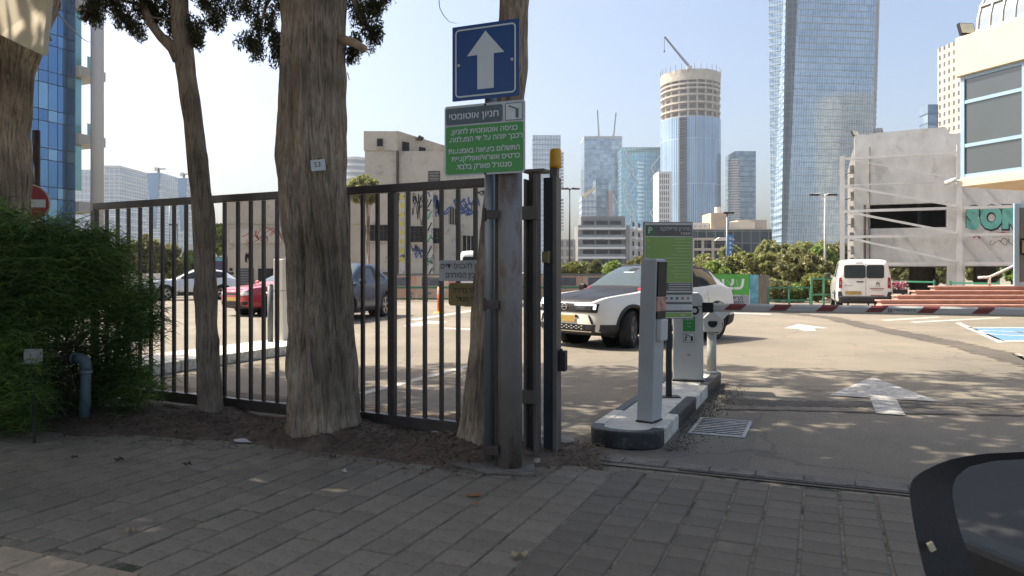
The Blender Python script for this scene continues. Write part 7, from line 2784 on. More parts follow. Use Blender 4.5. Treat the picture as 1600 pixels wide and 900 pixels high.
# returning teal bay, balconies, beams, column
g = MB()
g.box(0.02, 0.95, 0.5, 9, zbase + 3, 36)
g.build('return_bay', M_TEALGL, lb)
for fl_ in range(5):
    z_ = W(0, 330, LD).z + fl_ * fh_ * 1.83
    g = MB()
    g.box(0.0, 2.9, -0.4, 6.0, z_, z_ + 0.95)
    g.build('balcony_beam', M_LCON, lb)
    if fl_:
        g = MB()
        g.box(0.97, 1.75, -0.3, -0.26, z_ + 0.96, z_ + 2.1)
        g.build('balcony_glass', M_TEALGL, lb)
cp_ = W(152, 0, LD)
g = MB()
cl_ = Matrix.Rotation(-math.atan2(V.y, V.x), 3, 'Z') @ (Vector((cp_.x, cp_.y, 0)) - LO)
g.tube([(cl_.x, cl_.y, 0), (cl_.x, cl_.y, 37)], 0.58, 28)
g.build('column', M_LCON, lb, smooth=True)
g = MB()
g.box(-9, 0.5, 0.3, 12, 0, 3.0)
g.build('podium', M_LCON, lb)

# ------------------------------------------------------------------ far towers
def tower(name, label, poly, z1, m_, floors=0, fh=3.6, band=None, band_h=0.5, roof=None, z0=0.0, parapet=None, out=0.25):
    """poly: outline of world points, counter-clockwise; floors: each slab edge is its own part"""
    c_ = sum((Vector(p_) for p_ in poly), Vector()) / len(poly)
    t_ = thing(name, label, 'tower', (c_.x, c_.y, 0))
    pl = [Vector((p_[0] - c_.x, p_[1] - c_.y, 0)) for p_ in poly]
    b2 = MB()
    b2.walls(pl, z0, z1, 0, 1)
    b2.build('facade', [m_, roof or M_FROOF], t_)
    if floors:
        ol_ = []
        n_ = len(pl)
        for p_ in pl:
            ol_.append(p_ + p_.normalized() * out)
        b2 = MB()
        b2.prism(ol_, (0, 0, band_h))
        me = b2.data('floor_band')
        me.materials.append(band)
        for k in range(floors):
            z_ = z1 - (k + 1) * fh
            if z_ < 2:
                break
            o_ = bpy.data.objects.new('floor_band', me)
            COL.objects.link(o_)
            o_.parent = t_
            o_.location = (0, 0, z_)
    if parapet:
        b2 = MB()
        ol_ = [p_ + p_.normalized() * 0.3 for p_ in pl]
        b2.prism([p_ + Vector((0, 0, z1 + 0.01)) for p_ in ol_], (0, 0, parapet))
        b2.build('parapet', band or M_FROOF, t_)
    return t_


def rect_px(p0, p1, d, depth, turn=0.0, dd=0.0):
    """front edge from picture column p0 to p1 at distance d (right end at d+dd), going back by depth"""
    a, b_ = Vector(gd(p0, d)), Vector(gd(p1, d + dd))
    n_ = Vector((-(b_ - a).y, (b_ - a).x, 0)).normalized()
    return [a, b_, b_ + n_ * depth, a + n_ * depth]


M_FROOF = mat('far_roof', (0.36, 0.35, 0.33), 0.9, var=0.1, vs=0.1)
M_WBAND = mat('far_white_band', (0.60, 0.61, 0.61), 0.7, var=0.05, vs=0.1)
M_GBAND = mat('far_grey_band', (0.34, 0.38, 0.42), 0.6, var=0.05, vs=0.1)
M_BBAND = mat('far_blue_band', (0.15, 0.25, 0.35), 0.4, 0.3, var=0.05, vs=0.1)
fm1 = facade_mat('patchwork_glass', (0.16, 0.26, 0.38), (0.40, 0.52, 0.62), (0.22, 0.28, 0.33), 3.2, 3.4, 0.18, 0.55, 0.1)
fm2 = facade_mat('aqua_glass', (0.20, 0.40, 0.48), (0.26, 0.46, 0.53), (0.30, 0.46, 0.52), 2.2, 3.6, 0.12, 0.6, 0.08)
fm3 = facade_mat('pale_curtain', (0.42, 0.50, 0.57), (0.56, 0.62, 0.66), (0.60, 0.64, 0.67), 1.5, 4.0, 0.22, 0.45, 0.14)
fm4 = facade_mat('steel_blue_curtain', (0.15, 0.27, 0.42), (0.27, 0.40, 0.55), (0.38, 0.47, 0.55), 1.6, 30.0, 0.26, 0.45, 0.15)
fm5 = facade_mat('slate_glass', (0.17, 0.26, 0.34), (0.36, 0.45, 0.52), (0.14, 0.19, 0.24), 3.0, 3.5, 0.25, 0.5, 0.1)
fm6 = facade_mat('far_office', (0.34, 0.41, 0.47), (0.42, 0.49, 0.55), (0.50, 0.54, 0.57), 2.4, 3.6, 0.2, 0.3, 0.2)
fm7 = facade_mat('beige_punched', (0.11, 0.12, 0.13), (0.16, 0.16, 0.16), (0.56, 0.48, 0.38), 2.6, 3.3, 0.75, 0.1, 0.3)

# tower block with balconies at its edge
ta = tower('glass_tower', 'slim blue glass tower seen past the yellow beacon', rect_px(832, 876, 620, 26, dd=0), W(0, 211, 620).z, fm6, 30, 4.2, M_BBAND, 0.7)
c_ = ta.location
for k in range(24):
    if 11 <= k <= 13:
        continue
    g = MB()
    q = W(876, 0, 620)
    z_ = W(0, 240 + k * 5.2, 620).z
    g.box(q.x - c_.x + 0.3, q.x - c_.x + 2.6, q.y - c_.y, q.y - c_.y + 8, z_, z_ + 1.2)
    g.build('balcony', M_GBAND, ta)
tb_ = tower('glass_tower', 'patchwork glass tower under two cranes', rect_px(913, 972, 610, 34), W(0, 217, 610).z, fm1, 42, 4.2, M_GBAND, 0.25, parapet=2.2, out=0.15)
tc_ = tower('glass_tower', 'wide aqua glass tower with diamond bracing', rect_px(971, 1046, 585, 34), W(0, 230, 585).z, fm2, 30, 3.6, M_BBAND, 0.18, out=0.1)
c_ = tc_.location
for pxs, pys in ((((975, 990, 975, 990, 975), (232, 262, 290, 330, 372))), (((975, 995, 975, 995, 975), (252, 282, 318, 352, 390))), ((1017, 1040), (262, 232)), ((1017, 1040), (262, 300)), ((1040, 1016), (300, 332)), ((1016, 1038), (332, 372)),
                 ((1040, 1016), (252, 282))):
    pts2 = [W(a_, b__, 584.2) - Vector((c_.x, c_.y, 0)) for a_, b__ in zip(pxs, pys)]
    for p_, q_ in zip(pts2, pts2[1:]):
        g = MB()
        g.beam(p_, q_, 0.9, 0.6, (0, 1, 0))
        g.build('diamond_brace', M_WBAND, tc_)
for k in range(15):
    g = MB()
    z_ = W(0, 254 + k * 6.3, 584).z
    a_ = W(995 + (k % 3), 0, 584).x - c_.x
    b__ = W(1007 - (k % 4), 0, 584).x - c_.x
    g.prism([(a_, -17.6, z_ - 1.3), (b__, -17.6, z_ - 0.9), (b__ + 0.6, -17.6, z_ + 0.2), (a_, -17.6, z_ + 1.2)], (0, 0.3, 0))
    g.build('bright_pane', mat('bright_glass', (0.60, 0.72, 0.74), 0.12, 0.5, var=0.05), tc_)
c_ = tb_.location
for pts2 in (((915, 340), (930, 305), (945, 340), (958, 375)), ((943, 335), (957, 302), (970, 330), (957, 362), (945, 340))):
    q2 = [W(a_, b__, 609.2) - Vector((c_.x, c_.y, 0)) for a_, b__ in pts2]
    for p_, q_ in zip(q2, q2[1:]):
        g = MB()
        g.beam(p_, q_, 0.8, 0.5, (0, 1, 0))
        g.build('diamond_brace', M_WBAND, tb_)
tower('office_block', 'dark stepped glass block before the patchwork tower', rect_px(931, 951, 430, 18), W(0, 279, 430).z, fm5, 12, 3.6, M_BBAND, 0.3)
tower('office_block', 'low blue office block with a tilted cream roof fin', rect_px(909, 932, 425, 18), W(0, 305, 425).z, fm6, 8, 3.6, M_BBAND, 0.3)
g = MB()
q = [W(911, 303, 424), W(929, 292, 424), W(930, 296, 424), W(913, 309, 424)]
cc = q[0].copy()
g.prism([p_ - cc for p_ in q], (0, 2, 0))
tag(g.build('roof_fin', mat('cream_fin', (0.62, 0.52, 0.36), 0.7), None, loc=cc), 'tilted cream roof fin above the low blue office block', 'roof fin')
tower('office_block', 'slim reddish block beside the dark stepped glass block', rect_px(951, 957, 428, 12), W(0, 298, 428).z, mat('dusty_pink_wall', (0.36, 0.27, 0.24), 0.8))
# striped white block left of the round tower
sw = tower('striped_tower', 'white block with dark vertical slots left of the round tower', rect_px(1029, 1050, 420, 16), W(0, 268, 420).z, M_WBAND)
c_ = sw.location
for k in range(5):
    for r2 in range(9):
        g = MB()
        q = W(1031 + k * 3.2, 0, 419.9)
        z_ = W(0, 350 - r2 * 9, 420).z
        if z_ > W(0, 268, 420).z - 2:
            continue
        g.box(q.x - c_.x, q.x - c_.x + 0.55, -8.15, -8.02, z_, z_ + 2.2)
        g.build('window_slot', mat('dark_slot', (0.16, 0.14, 0.13), 0.5), sw)
tower('glass_tower', 'dark glass tower with curved balconies right of the round tower', rect_px(1149, 1181, 505, 24), W(0, 236, 505).z, fm5, 34, 3.5, M_BBAND, 0.3)
td = thing('balcony_tower', 'round balcony stack on the side of the dark glass tower', 'tower', gd(1147, 500))
g = MB()
g.tube([(0, 0, 0), (0, 0, W(0, 249, 500).z)], 3.2, 24)
g.build('core', M_GBAND, td)
for k in range(26):
    g = MB()
    z_ = W(0, 251 + k * 4, 500).z
    g.lathe([(4.0, z_), (4.0, z_ + 0.7)], 24)
    g.build('balcony_ring', M_WBAND, td)

# round tower under construction
RD_ = 490.0
rt = thing('round_tower', 'round tower under construction with bare concrete top floors', 'tower', (W(1090, 0, RD_).x, RD_ + 20, 0))
Rr = 47 / FPX * RD_ * 1.02
zc1, zc0 = W(0, 181, RD_).z, 0
n_ = 72
b2 = MB()
pl = [Vector((Rr * math.cos(2 * PI * k / n_), Rr * math.sin(2 * PI * k / n_), 0)) for k in range(n_)]
b2.walls(pl, zc0, zc1, 0, 1)
b2.build('glazed_drum', [fm4, M_FROOF], rt)
M_RAWC = mat('raw_concrete', (0.47, 0.42, 0.35), 0.9, var=0.12, vs=0.15)
zl = [W(0, y_, RD_).z for y_ in (181, 170, 158, 146, 136, 129, 122)]
for k, z_ in enumerate(zl):
    b2 = MB()
    b2.lathe([(Rr * 0.99, z_ - 0.55), (Rr * 0.99, z_ + 0.55)], 64)
    b2.build('floor_slab', M_RAWC, rt)
    if k < len(zl) - 1:
        for a_ in range(20):
            an = 2 * PI * a_ / 20
            b2 = MB()
            b2.box(Rr * 0.93 * math.cos(an) - 0.5, Rr * 0.93 * math.cos(an) + 0.5, Rr * 0.93 * math.sin(an) - 0.5, Rr * 0.93 * math.sin(an) + 0.5, z_ + 0.56, zl[k + 1] - 0.56)
            b2.build('bare_column', M_RAWC, rt)
b2 = MB()
b2.lathe([(Rr * 0.70, zc1), (Rr * 0.70, W(0, 112, RD_).z)], 48)
b2.build('lift_core', mat('core_grey', (0.30, 0.29, 0.28), 0.9, var=0.1, vs=0.1), rt)
b2 = MB()
zp0, zp1 = W(0, 121, RD_).z, W(0, 107, RD_).z
b2.lathe([(Rr * 0.99, zp0), (Rr * 1.0, zp1), (Rr * 0.97, zp1), (Rr * 0.96, zp0)], 64)
b2.build('formwork_screen', mat('formwork', (0.50, 0.44, 0.35), 0.9, var=0.2, vs=0.3, spots=(0.25, 0.2, 0.15), sp_scale=0.5), rt)
for a_ in range(30):
    an = 2 * PI * a_ / 30
    b2 = MB()
    b2.beam((Rr * math.cos(an), Rr * math.sin(an), zp1 - 1), (Rr * math.cos(an), Rr * math.sin(an), zp1 + 3.6), 0.4, 0.4)
    b2.build('formwork_post', M_GBAND, rt)
qx = W(1068, 0, RD_ - 1).x - rt.location.x
for k in range(38):                                             # open hoist strip on the drum
    g = MB()
    z_ = W(0, 183 + k * 4.6, RD_).z
    g.box(qx - 2.4, qx + 2.4, -Rr * 0.98 - 0.1, -Rr * 0.93 + 3, z_ - 1.25, z_ + 0.05)
    g.build('hoist_opening', mat('dark_opening', (0.10, 0.105, 0.11), 0.7), rt)


def crane(label, base, tip, hook=6.0, w=1.0, tail=None):
    t_ = thing('tower_crane', label, 'crane', base)
    b0 = Vector(base)
    d_ = Vector(tip) - b0
    b2 = MB()
    up_ = Vector((0, 0, 1)) if abs(d_.normalized().z) < 0.95 else Vector((1, 0, 0))
    sd = d_.normalized().cross(up_).normalized() * w / 2
    u2 = sd.cross(d_.normalized()).normalized() * w
    for o_ in (sd, -sd, u2):
        b2.beam(o_, d_ + o_ * 0.4, 0.22 * w, 0.22 * w)
    for k in range(14):
        a_, b__ = d_ * (k / 14), d_ * ((k + 1) / 14)
        b2.beam(a_ + sd, b__ + u2 * 0.8, 0.14 * w, 0.14 * w)
        b2.beam(a_ + u2 * 0.8, b__ - sd, 0.14 * w, 0.14 * w)
    b2.build('jib', M_STEELDK, t_)
    if hook:
        b2 = MB()
        b2.tube([d_, d_ - Vector((0, 0, hook))], 0.12 * w, 5)
        b2.box(d_.x - 0.4, d_.x + 0.4, d_.y - 0.4, d_.y + 0.4, d_.z - hook - 1, d_.z - hook)
        b2.build('hook_line', M_STEELDK, t_)
    b2 = MB()
    b2.box(-1.2 * w, 1.2 * w, -1.0, 1.0, -1.0, 1.2)
    b2.build('cab', mat('crane_cab', (0.5, 0.48, 0.44), 0.6), t_)
    return t_


crane('luffing crane leaning from the top of the round tower', W(1077, 106, RD_), W(1038, 58, RD_), 9, 1.3)
crane('slim upright crane on the left of the patchwork tower roof', W(935, 214, 612), W(933, 172, 612), 0, 1.1)
crane('slim tilted crane on the right of the patchwork tower roof', W(958, 213, 612), W(962, 176, 612), 0, 1.1)

# tall faceted tower at the right
SD = 330.0
ST = 1.35 + 560 / FPX * SD
def sp_(px, d): return Vector(gd(px, d))
base_poly = [sp_(1205, SD + 8), sp_(1220, SD + 3), sp_(1228, SD + 2), sp_(1357, SD + 6), sp_(1362, SD + 40), sp_(1215, SD + 45)]
top_poly = [sp_(1199, SD + 8), sp_(1230, SD + 3), sp_(1252, SD + 2), sp_(1372, SD + 6), sp_(1376, SD + 40), sp_(1212, SD + 45)]
fs_ = thing('faceted_tower', 'tall faceted glass skyscraper beside the ruined building', 'tower', (W(1285, 0, SD).x, SD, 0))
so = fs_.location
fm8 = facade_mat('scale_glass', (0.28, 0.40, 0.52), (0.46, 0.57, 0.66), (0.44, 0.53, 0.60), 1.15, 3.05, 0.10, 0.55, 0.12)
fm9 = facade_mat('painted_fold_shade', (0.05, 0.075, 0.095), (0.08, 0.11, 0.135), (0.13, 0.17, 0.19), 2.4, 3.05, 0.2, 0.1, 0.3)  # the fold's shade is put into darker, duller glass colours
b2 = MB()
bp_, tp2 = [p_ - Vector((so.x, so.y, 0)) for p_ in base_poly], [p_ - Vector((so.x, so.y, 0)) for p_ in top_poly]
acc = 0
nf = 54
for k in range(6):
    a, b_, a2, b2_ = bp_[k], bp_[(k + 1) % 6], tp2[k], tp2[(k + 1) % 6]
    l = (b_ - a).length
    l2 = (b2_ - a2).length
    if k == 2:     # wide front: bulging pillow, built floor by floor below
        pass
    b2.add([(a.x, a.y, 0), (b_.x, b_.y, 0), (b2_.x, b2_.y, ST), (a2.x, a2.y, ST)], [(0, 1, 2, 3)], 1 if k == 1 else 0, [[(acc, 0), (acc + l, 0), (acc + l2, ST), (acc, ST)]])
    acc += math.ceil(l) + 3
b2.add([(p_.x, p_.y, ST) for p_ in tp2], [(0, 1, 2, 3, 4, 5)], 0)
b2.build('facade', [fm8, fm9], fs_)
for k in range(1, nf):
    t_ = k / nf
    z_ = t_ * ST
    pl = [bp_[i].lerp(tp2[i], t_) for i in range(6)]
    g = MB()
    for i in (0, 2, 3):
        a, b_ = pl[i], pl[(i + 1) % 6]
        n_ = Vector(((b_ - a).y, -(b_ - a).x, 0)).normalized() * 0.35
        g.prism([a + n_ + Vector((0, 0, z_)), b_ + n_ + Vector((0, 0, z_)), b_ + Vector((0, 0, z_)), a + Vector((0, 0, z_))], (0, 0, 0.22))
    g.build('floor_band', mat('tower_spandrel', (0.44, 0.53, 0.60), 0.4, 0.2, var=0.08, vs=0.05), fs_)

# beige tower, blue block behind the ruin
tower('beige_tower', 'beige tower with rows of small dark windows behind the cream building', rect_px(1465, 1530, 300, 20, dd=-22), W(0, 76, 300).z, fm7)
tower('blue_block', 'small blue-grey block before the beige tower', rect_px(1450, 1466, 240, 5), W(0, 163, 240).z, fm5, 6, 3.0, M_BBAND, 0.3)

# left group
tower('office_tower', 'pale banded office tower seen between the gate bars', rect_px(163, 187, 355, 26, dd=0), W(0, 262, 355).z, fm6, 16, 3.4, M_WBAND, 0.7, parapet=1.0)
for i, (p0, p1, yt, lab) in enumerate(((226, 276, 270, 'grey tower with inverted blue trapezoid window'), (275, 306, 278, 'farther grey tower with narrow blue trapezoid window'))):
    d_ = 420 + 40 * i
    t_ = tower('trapezoid_tower', lab, rect_px(p0, p1 - (24, 13)[i], d_, (20, 10)[i]), W(0, yt, d_).z, fm6, 22, 3.4, M_WBAND, 0.35)
    c_ = t_.location
    g = MB()
    z1_ = W(0, yt, d_).z
    w_ = (p1 - (24, 13)[i] - p0) / FPX * d_
    yf = -(20, 10)[i] / 2 - 0.45
    xa = -w_ / 2
    g.prism([(xa + w_ * 0.18, yf, z1_ - 0.3), (xa + w_ * 0.92, yf, z1_ - 0.3), (xa + w_ * 0.68, yf, z1_ * 0.45), (xa + w_ * 0.42, yf, z1_ * 0.45)], (0, 0.2, 0))
    g.build('blue_trapezoid', glass_mat('trapezoid_glass', (0.18, 0.30, 0.45), 0.08, 0.6), t_)
    crane('tiny crane on the grey tower roof number two from the column' if i else 'tiny crane on the nearer grey tower roof', W((p0 + p1) / 2 - 6, yt - 5, d_ + 8), W((p0 + p1) / 2 + 8, yt - 5.5, d_ + 8), 0, 0.8)
    g = MB()
    g.box(-0.5, 0.5, -0.5, 0.5, 0, 5 / FPX * d_ + 2)
    q = W((p0 + p1) / 2 - 3, yt, d_ + 8)
    tag(g.build('crane_mast', M_STEELDK, None, loc=(q.x, q.y, q.z - 2)), 'mast of the tiny crane on the %s grey tower' % ('farther' if i else 'nearer'), 'crane')
tower('glass_tower', 'faint grey tower behind the concrete column', rect_px(112, 140, 430, 20), W(0, 265, 430).z, fm6, 18, 3.8, M_GBAND, 0.3)
rw = thing('white_tower', 'white rounded tower behind the abandoned building roof', 'tower', gd(556, 380))
zt3 = W(0, 250, 380).z
g = MB()
g.lathe([(6.0, 0), (6.0, zt3)], 32)
g.build('core', M_GBAND, rw)
for k in range(20):
    g = MB()
    z_ = zt3 - 0.6 - k * 3.2
    g.lathe([(6.6, z_), (6.6, z_ + 1.3)], 32)
    g.build('floor_band', M_WBAND, rw)

# apartment block with balconies
PD = 230.0
apw = lambda px: W(px, 0, PD).x
ap = thing('apartment_block', 'grey apartment block with white balcony fronts', 'apartment building', (apw(903), PD, 0))
M_APG = mat('apartment_grey', (0.20, 0.20, 0.20), 0.8, var=0.1, vs=0.2)
M_APL = mat('apartment_light', (0.42, 0.41, 0.39), 0.8, var=0.1, vs=0.2)
w0 = apw(984) - apw(903)
zt4 = W(0, 352, PD).z
g = MB()
g.box(0, w0, 1.6, 14, 0, zt4)
g.build('wall', M_APG, ap)
for xa, xb in ((0, 1.4), (w0 - 1.2, w0)):
    g = MB()
    g.box(xa, xb, 0, 1.598, 0, zt4)
    g.build('pier', M_APG, ap)
g = MB()
g.box(1.2, w0 - 1.0, 2.5, 13, zt4 + 0.002, W(0, 337, PD).z)
g.build('penthouse', M_APG, ap)
pa, pb_ = Vector((w0 + 0.02, 0.8, 0)), Vector((w0 + 6.5, 13, 0))
g = MB()
g.prism([pa, pb_, pb_ + Vector((0, 0, zt4 - 1)), pa + Vector((0, 0, zt4 - 1))], (-2.0, 2.0, 0))
o = g.build('side_wing', M_APL, ap)
bm_ = bmesh.new(); bm_.from_mesh(o.data); bmesh.ops.recalc_face_normals(bm_, faces=bm_.faces); bm_.to_mesh(o.data); bm_.free()
for k in range(6):
    z_ = W(0, 417.5, PD).z + 3.0 * (k - 0)
    if z_ > zt4:
        break
    g = MB()
    g.box(0.2, w0 - 1.3, -0.5, 1.59, z_ - 0.35, z_ + 0.25)
    bal = g.build('balcony', M_WBAND, ap)
    g = MB()
    g.box(0.25, w0 - 1.4, -0.45, -0.40, z_ + 0.26, z_ + 1.05)
    g.build('balustrade', glass_mat('balcony_glass', (0.22, 0.25, 0.26), 0.2, 0.2), bal)
    for j in range(3):
        g = MB()
        xa = 1.7 + j * (w0 - 3.4) / 3
        g.box(xa, xa + (w0 - 3.4) / 3 - 0.7, 1.55, 1.595, z_ + 0.26, z_ + 2.45)
        g.build('balcony_window', M_DARKWIN, ap)
    for s_ in (0.18, 0.6):
        q = pa.lerp(pb_, s_)
        g = MB()
        g.box(-0.1, 2.4, -1.2, 0.0, z_ - 0.2, z_ + 0.7)
        o_ = g.build('side_balcony', M_WBAND, ap)
        o_.location = q
        o_.rotation_euler = (0, 0, math.atan2((pb_ - pa).y, (pb_ - pa).x))
        g = MB()
        g.box(0.2, 2.0, -0.06, -0.02, z_ + 0.71, z_ + 2.2)
        o_ = g.build('side_window', M_DARKWIN, ap)
        o_.location = q
        o_.rotation_euler = (0, 0, math.atan2((pb_ - pa).y, (pb_ - pa).x))
tower('apartment_block', 'low grey flats behind the street lamp', rect_px(868, 901, 240, 12), W(0, 374, 240).z, facade_mat('flats', (0.14, 0.14, 0.15), (0.20, 0.20, 0.2), (0.34, 0.33, 0.31), 3.0, 3.0, 0.5, 0.05, 0.4), 5, 3.0, M_APL, 0.3)

# low block with dark glass, terraces, rooftop room
BD = 150.0
lw = thing('low_block', 'low building of dark glass and beige frames behind the trees', 'building', gd(1076, BD))
lx = lambda px: W(px, 0, BD).x - lw.location.x
lz = lambda py: W(0, py, BD).z
M_DKGL = facade_mat('dark_low_glass', (0.05, 0.065, 0.08), (0.09, 0.11, 0.13), (0.16, 0.17, 0.18), 1.8, 2.4, 0.1, 0.4, 0.1)
g = MB()
g.walls([Vector((lx(1076), 0, 0)), Vector((lx(1206), 0, 0)), Vector((lx(1206), 14, 0)), Vector((lx(1076), 14, 0))], 0, lz(359), 0, 1)
g.build('glass_front', [M_DKGL, M_FROOF], lw)
M_BFR = mat('beige_frame', (0.42, 0.37, 0.30), 0.8, var=0.08, vs=0.3)
for j in range(4):
    g = MB()
    g.box(lx(1078 + j * 15.6), lx(1078 + j * 15.6) + 0.5, -1.5, -1.0, 0, lz(372 if j < 3 else 387))
    g.build('frame_column', M_BFR, lw)
for t0, p1 in ((372, 1110), (388, 1150), (404, 1150)):
    g = MB()
    g.box(lx(1076), lx(p1), -1.6, -0.05, lz(t0) - 0.5, lz(t0))
    g.build('frame_beam', M_BFR, lw)
g = MB()
g.prism([(lx(1112), -2.2, lz(377)), (lx(1120), -2.2, lz(371.5)), (lx(1140), -2.2, lz(372)), (lx(1143), -2.2, lz(376))], (0, 2.0, 0))
g.build('awning', mat('awning_white', (0.62, 0.58, 0.50), 0.7), lw)
g = MB()
g.box(lx(1076), lx(1206), -0.3, 14, lz(359) + 0.002, lz(357.5))
g.build('roof_edge', M_BFR, lw)
g = MB()
g.box(lx(1113), lx(1139), 1.0, 8, lz(357.4), lz(332))
g.build('rooftop_room', mat('peach_room', (0.55, 0.40, 0.28), 0.8, var=0.06, vs=0.3), lw)
g = MB()
g.lathe([(1.1, 0.85), (1.25, 0.85), (1.25, 0.95), (1.1, 0.95), (1.1, 0.85)], 20, (lx(1129), 0, lz(348)), 'y')
g.build('rooftop_fan', M_GBAND, lw)
g = MB()
g.box(lx(1141), lx(1182), 1.0, 8, lz(357.4), lz(346.5))
g.build('rooftop_screen', mat('cream_screen', (0.62, 0.56, 0.45), 0.7, var=0.05, vs=0.2), lw)
g = MB()
g.box(lx(1160), lx(1206), 3.0, 9, lz(357.4), lz(342))
g.build('rooftop_back', M_BFR, lw)
g = MB()
g.box(lx(1076), lx(1112), 2.0, 7, lz(357.4), lz(347))
g.build('rooftop_wall', mat('white_roof_wall', (0.60, 0.57, 0.52), 0.8, var=0.08, vs=0.3), lw)
for px_ in (1082, 1090, 1098, 1106):
    g = MB()
    g.box(lx(px_) - 0.3, lx(px_) + 0.3, 1.9, 1.99, lz(354), lz(351))
    g.build('roof_vent', M_GBAND, lw)
g = MB()
g.tube([(lx(1130), 4, lz(332)), (lx(1130), 4, lz(321))], 0.7, 12)
g.build('water_tank', M_WBAND, lw)

# elevated road beyond the trees at the left
fo = thing('flyover', 'pale concrete flyover behind the trees left of the thin trunk', 'flyover', gd(262, 130))
g = MB()
for p_, q_ in zip(((262, 396), (300, 381), (350, 369)), ((300, 381), (350, 369), (420, 362))):
    A_, B_ = W(*p_, 130), W(*q_, 130)
    A_, B_ = A_ - Vector(fo.location), B_ - Vector(fo.location)
    g.prism([A_, B_, B_ + Vector((0, 0, -1.3)), A_ + Vector((0, 0, -1.3))], (0, 7, 0))
o = g.build('deck', M_APL, fo)
bm_ = bmesh.new(); bm_.from_mesh(o.data); bmesh.ops.recalc_face_normals(bm_, faces=bm_.faces); bm_.to_mesh(o.data); bm_.free()
for px_, py_ in ((285, 387), (330, 374)):
    q = W(px_, py_, 133) - Vector(fo.location)
    g = MB()
    g.tube([(q.x, q.y, 0), (q.x, q.y, q.z - 1.2)], 0.7, 14)
    g.build('pier', M_APL, fo)

# ------------------------------------------------------------------ street lamps, banner, poster
def street_lamp(label, px, d, ytop, arms, m_=None, arm_len=1.2):
    p_ = gd(px, d)
    t_ = thing('street_lamp', label, 'street lamp', p_)
    h_ = W(0, ytop, d).z
    b2 = MB()
    b2.tube([(0, 0, 0), (0, 0, h_)], [0.09, 0.05], 10)
    b2.build('pole', m_ or M_GALV, t_, smooth=True)
    for s in arms:
        b2 = MB()
        b2.tube([(0, 0, h_ - 0.15), (s * arm_len * 0.5, 0, h_ + 0.02), (s * arm_len, 0, h_ - 0.02)], 0.045, 8)
        b2.build('arm', m_ or M_GALV, t_)
        b2 = MB()
        b2.box(s * arm_len - 0.32, s * arm_len + 0.32, -0.14, 0.14, h_ - 0.12, h_ + 0.0)
        b2.build('lamp_head', M_STEELDK, t_, bevel=0.03)
    return t_
street_lamp('tall grey street lamp with two heads before the apartment block', 890, 62, 294, (-0.5, 0.7), M_STEELDK, 0.75)
street_lamp('tall pale double street lamp before the faceted tower', 1289, 50, 303, (-0.9, 0.6), mat('pale_pole', (0.52, 0.52, 0.50), 0.5), 0.8)
street_lamp('thin lamp post left of the thin trunk behind the gate', 277, 60, 350, (-0.4,), None, 0.8)
street_lamp('thin lamp post near the billboard behind the gate', 265, 75, 320, (0.5,), None, 0.8)
bl_ = street_lamp('lamp post carrying a blue and white vertical banner', 1136, 46, 331, (0.3,), M_GALV, 0.35)
dB = 46
g = MB()
xx0 = W(1135, 0, dB).x - bl_.location.x
for x0, x1, t0, t1, m_ in ((1134, 1141, 402, 367, mat('banner_blue', (0.04, 0.20, 0.55), 0.6)), (1135, 1140, 411, 402.2, M_SIGN_WHITE)):
    g = MB()
    g.box(W(x0, 0, dB).x - bl_.location.x + 0.10, W(x1, 0, dB).x - bl_.location.x + 0.10, -0.16, -0.14, W(0, t0, dB).z, W(0, t1, dB).z)
    g.build('banner', m_, bl_)
for k in range(4):
    g = MB()
    g.box(W(1137, 0, dB).x - bl_.location.x + 0.06, W(1139, 0, dB).x - bl_.location.x + 0.10, -0.166, -0.161, W(0, 396 - k * 7, dB).z, W(0, 392 - k * 7, dB).z)
    g.build('banner_print', M_SIGN_WHITE, bl_)
dc = W(343, 440, 42)
po_ = thing('poster_stand', 'small upright poster stand behind the thin trunk', 'poster stand', (dc.x, dc.y, 0))
g = MB()
g.box(-0.30, 0.42, 0, 0.12, 0.85, W(0, 401, 42).z)
g.build('frame', M_STEELDK, po_, bevel=0.02)
g = MB()
g.box(-0.26, 0.38, -0.012, -0.002, 0.92, W(0, 409, 42).z)
g.build('poster', mat('dark_poster', (0.06, 0.05, 0.10), 0.4, var=0.8, vs=3, spots=(0.5, 0.35, 0.4), sp_scale=2.6, sp_lo=0.6, sp_hi=0.63), po_)
g = MB()
g.box(-0.28, 0.40, -0.02, 0.10, W(0, 408, 42).z, W(0, 402, 42).z)
g.build('header', mat('teal_header', (0.12, 0.34, 0.36), 0.5), po_)
g = MB()
g.box(-0.05, 0.15, 0.02, 0.10, 0, 0.85)
g.build('leg', M_STEELDK, po_)
ww = W(190, 450, 36)
g = MB()
g.box(0, W(252, 0, 36).x - ww.x, 0, 0.25, 0, 1.2)
g.box(-0.04, W(252, 0, 36).x - ww.x + 0.04, -0.04, 0.29, 1.2, 1.28)
tag(g.build('low_wall', M_BEIGE2, None, loc=(ww.x, ww.y, 0)), 'low beige wall behind the gate beyond the bush', 'wall')
bb = W(262, 440, 52)
wbd = thing('billboard', 'plain white board on two legs beyond the parked white hatchback', 'billboard', (bb.x, bb.y, 0))
g = MB()
g.box(0, 0.95, 0, 0.06, 0.8, W(0, 418, 52).z)
g.build('board', M_WBAND, wbd)
for x_ in (0.1, 0.8):
    g = MB()
    g.box(x_, x_ + 0.06, 0.062, 0.12, 0, 1.5)
    g.build('leg', M_STEELDK, wbd)

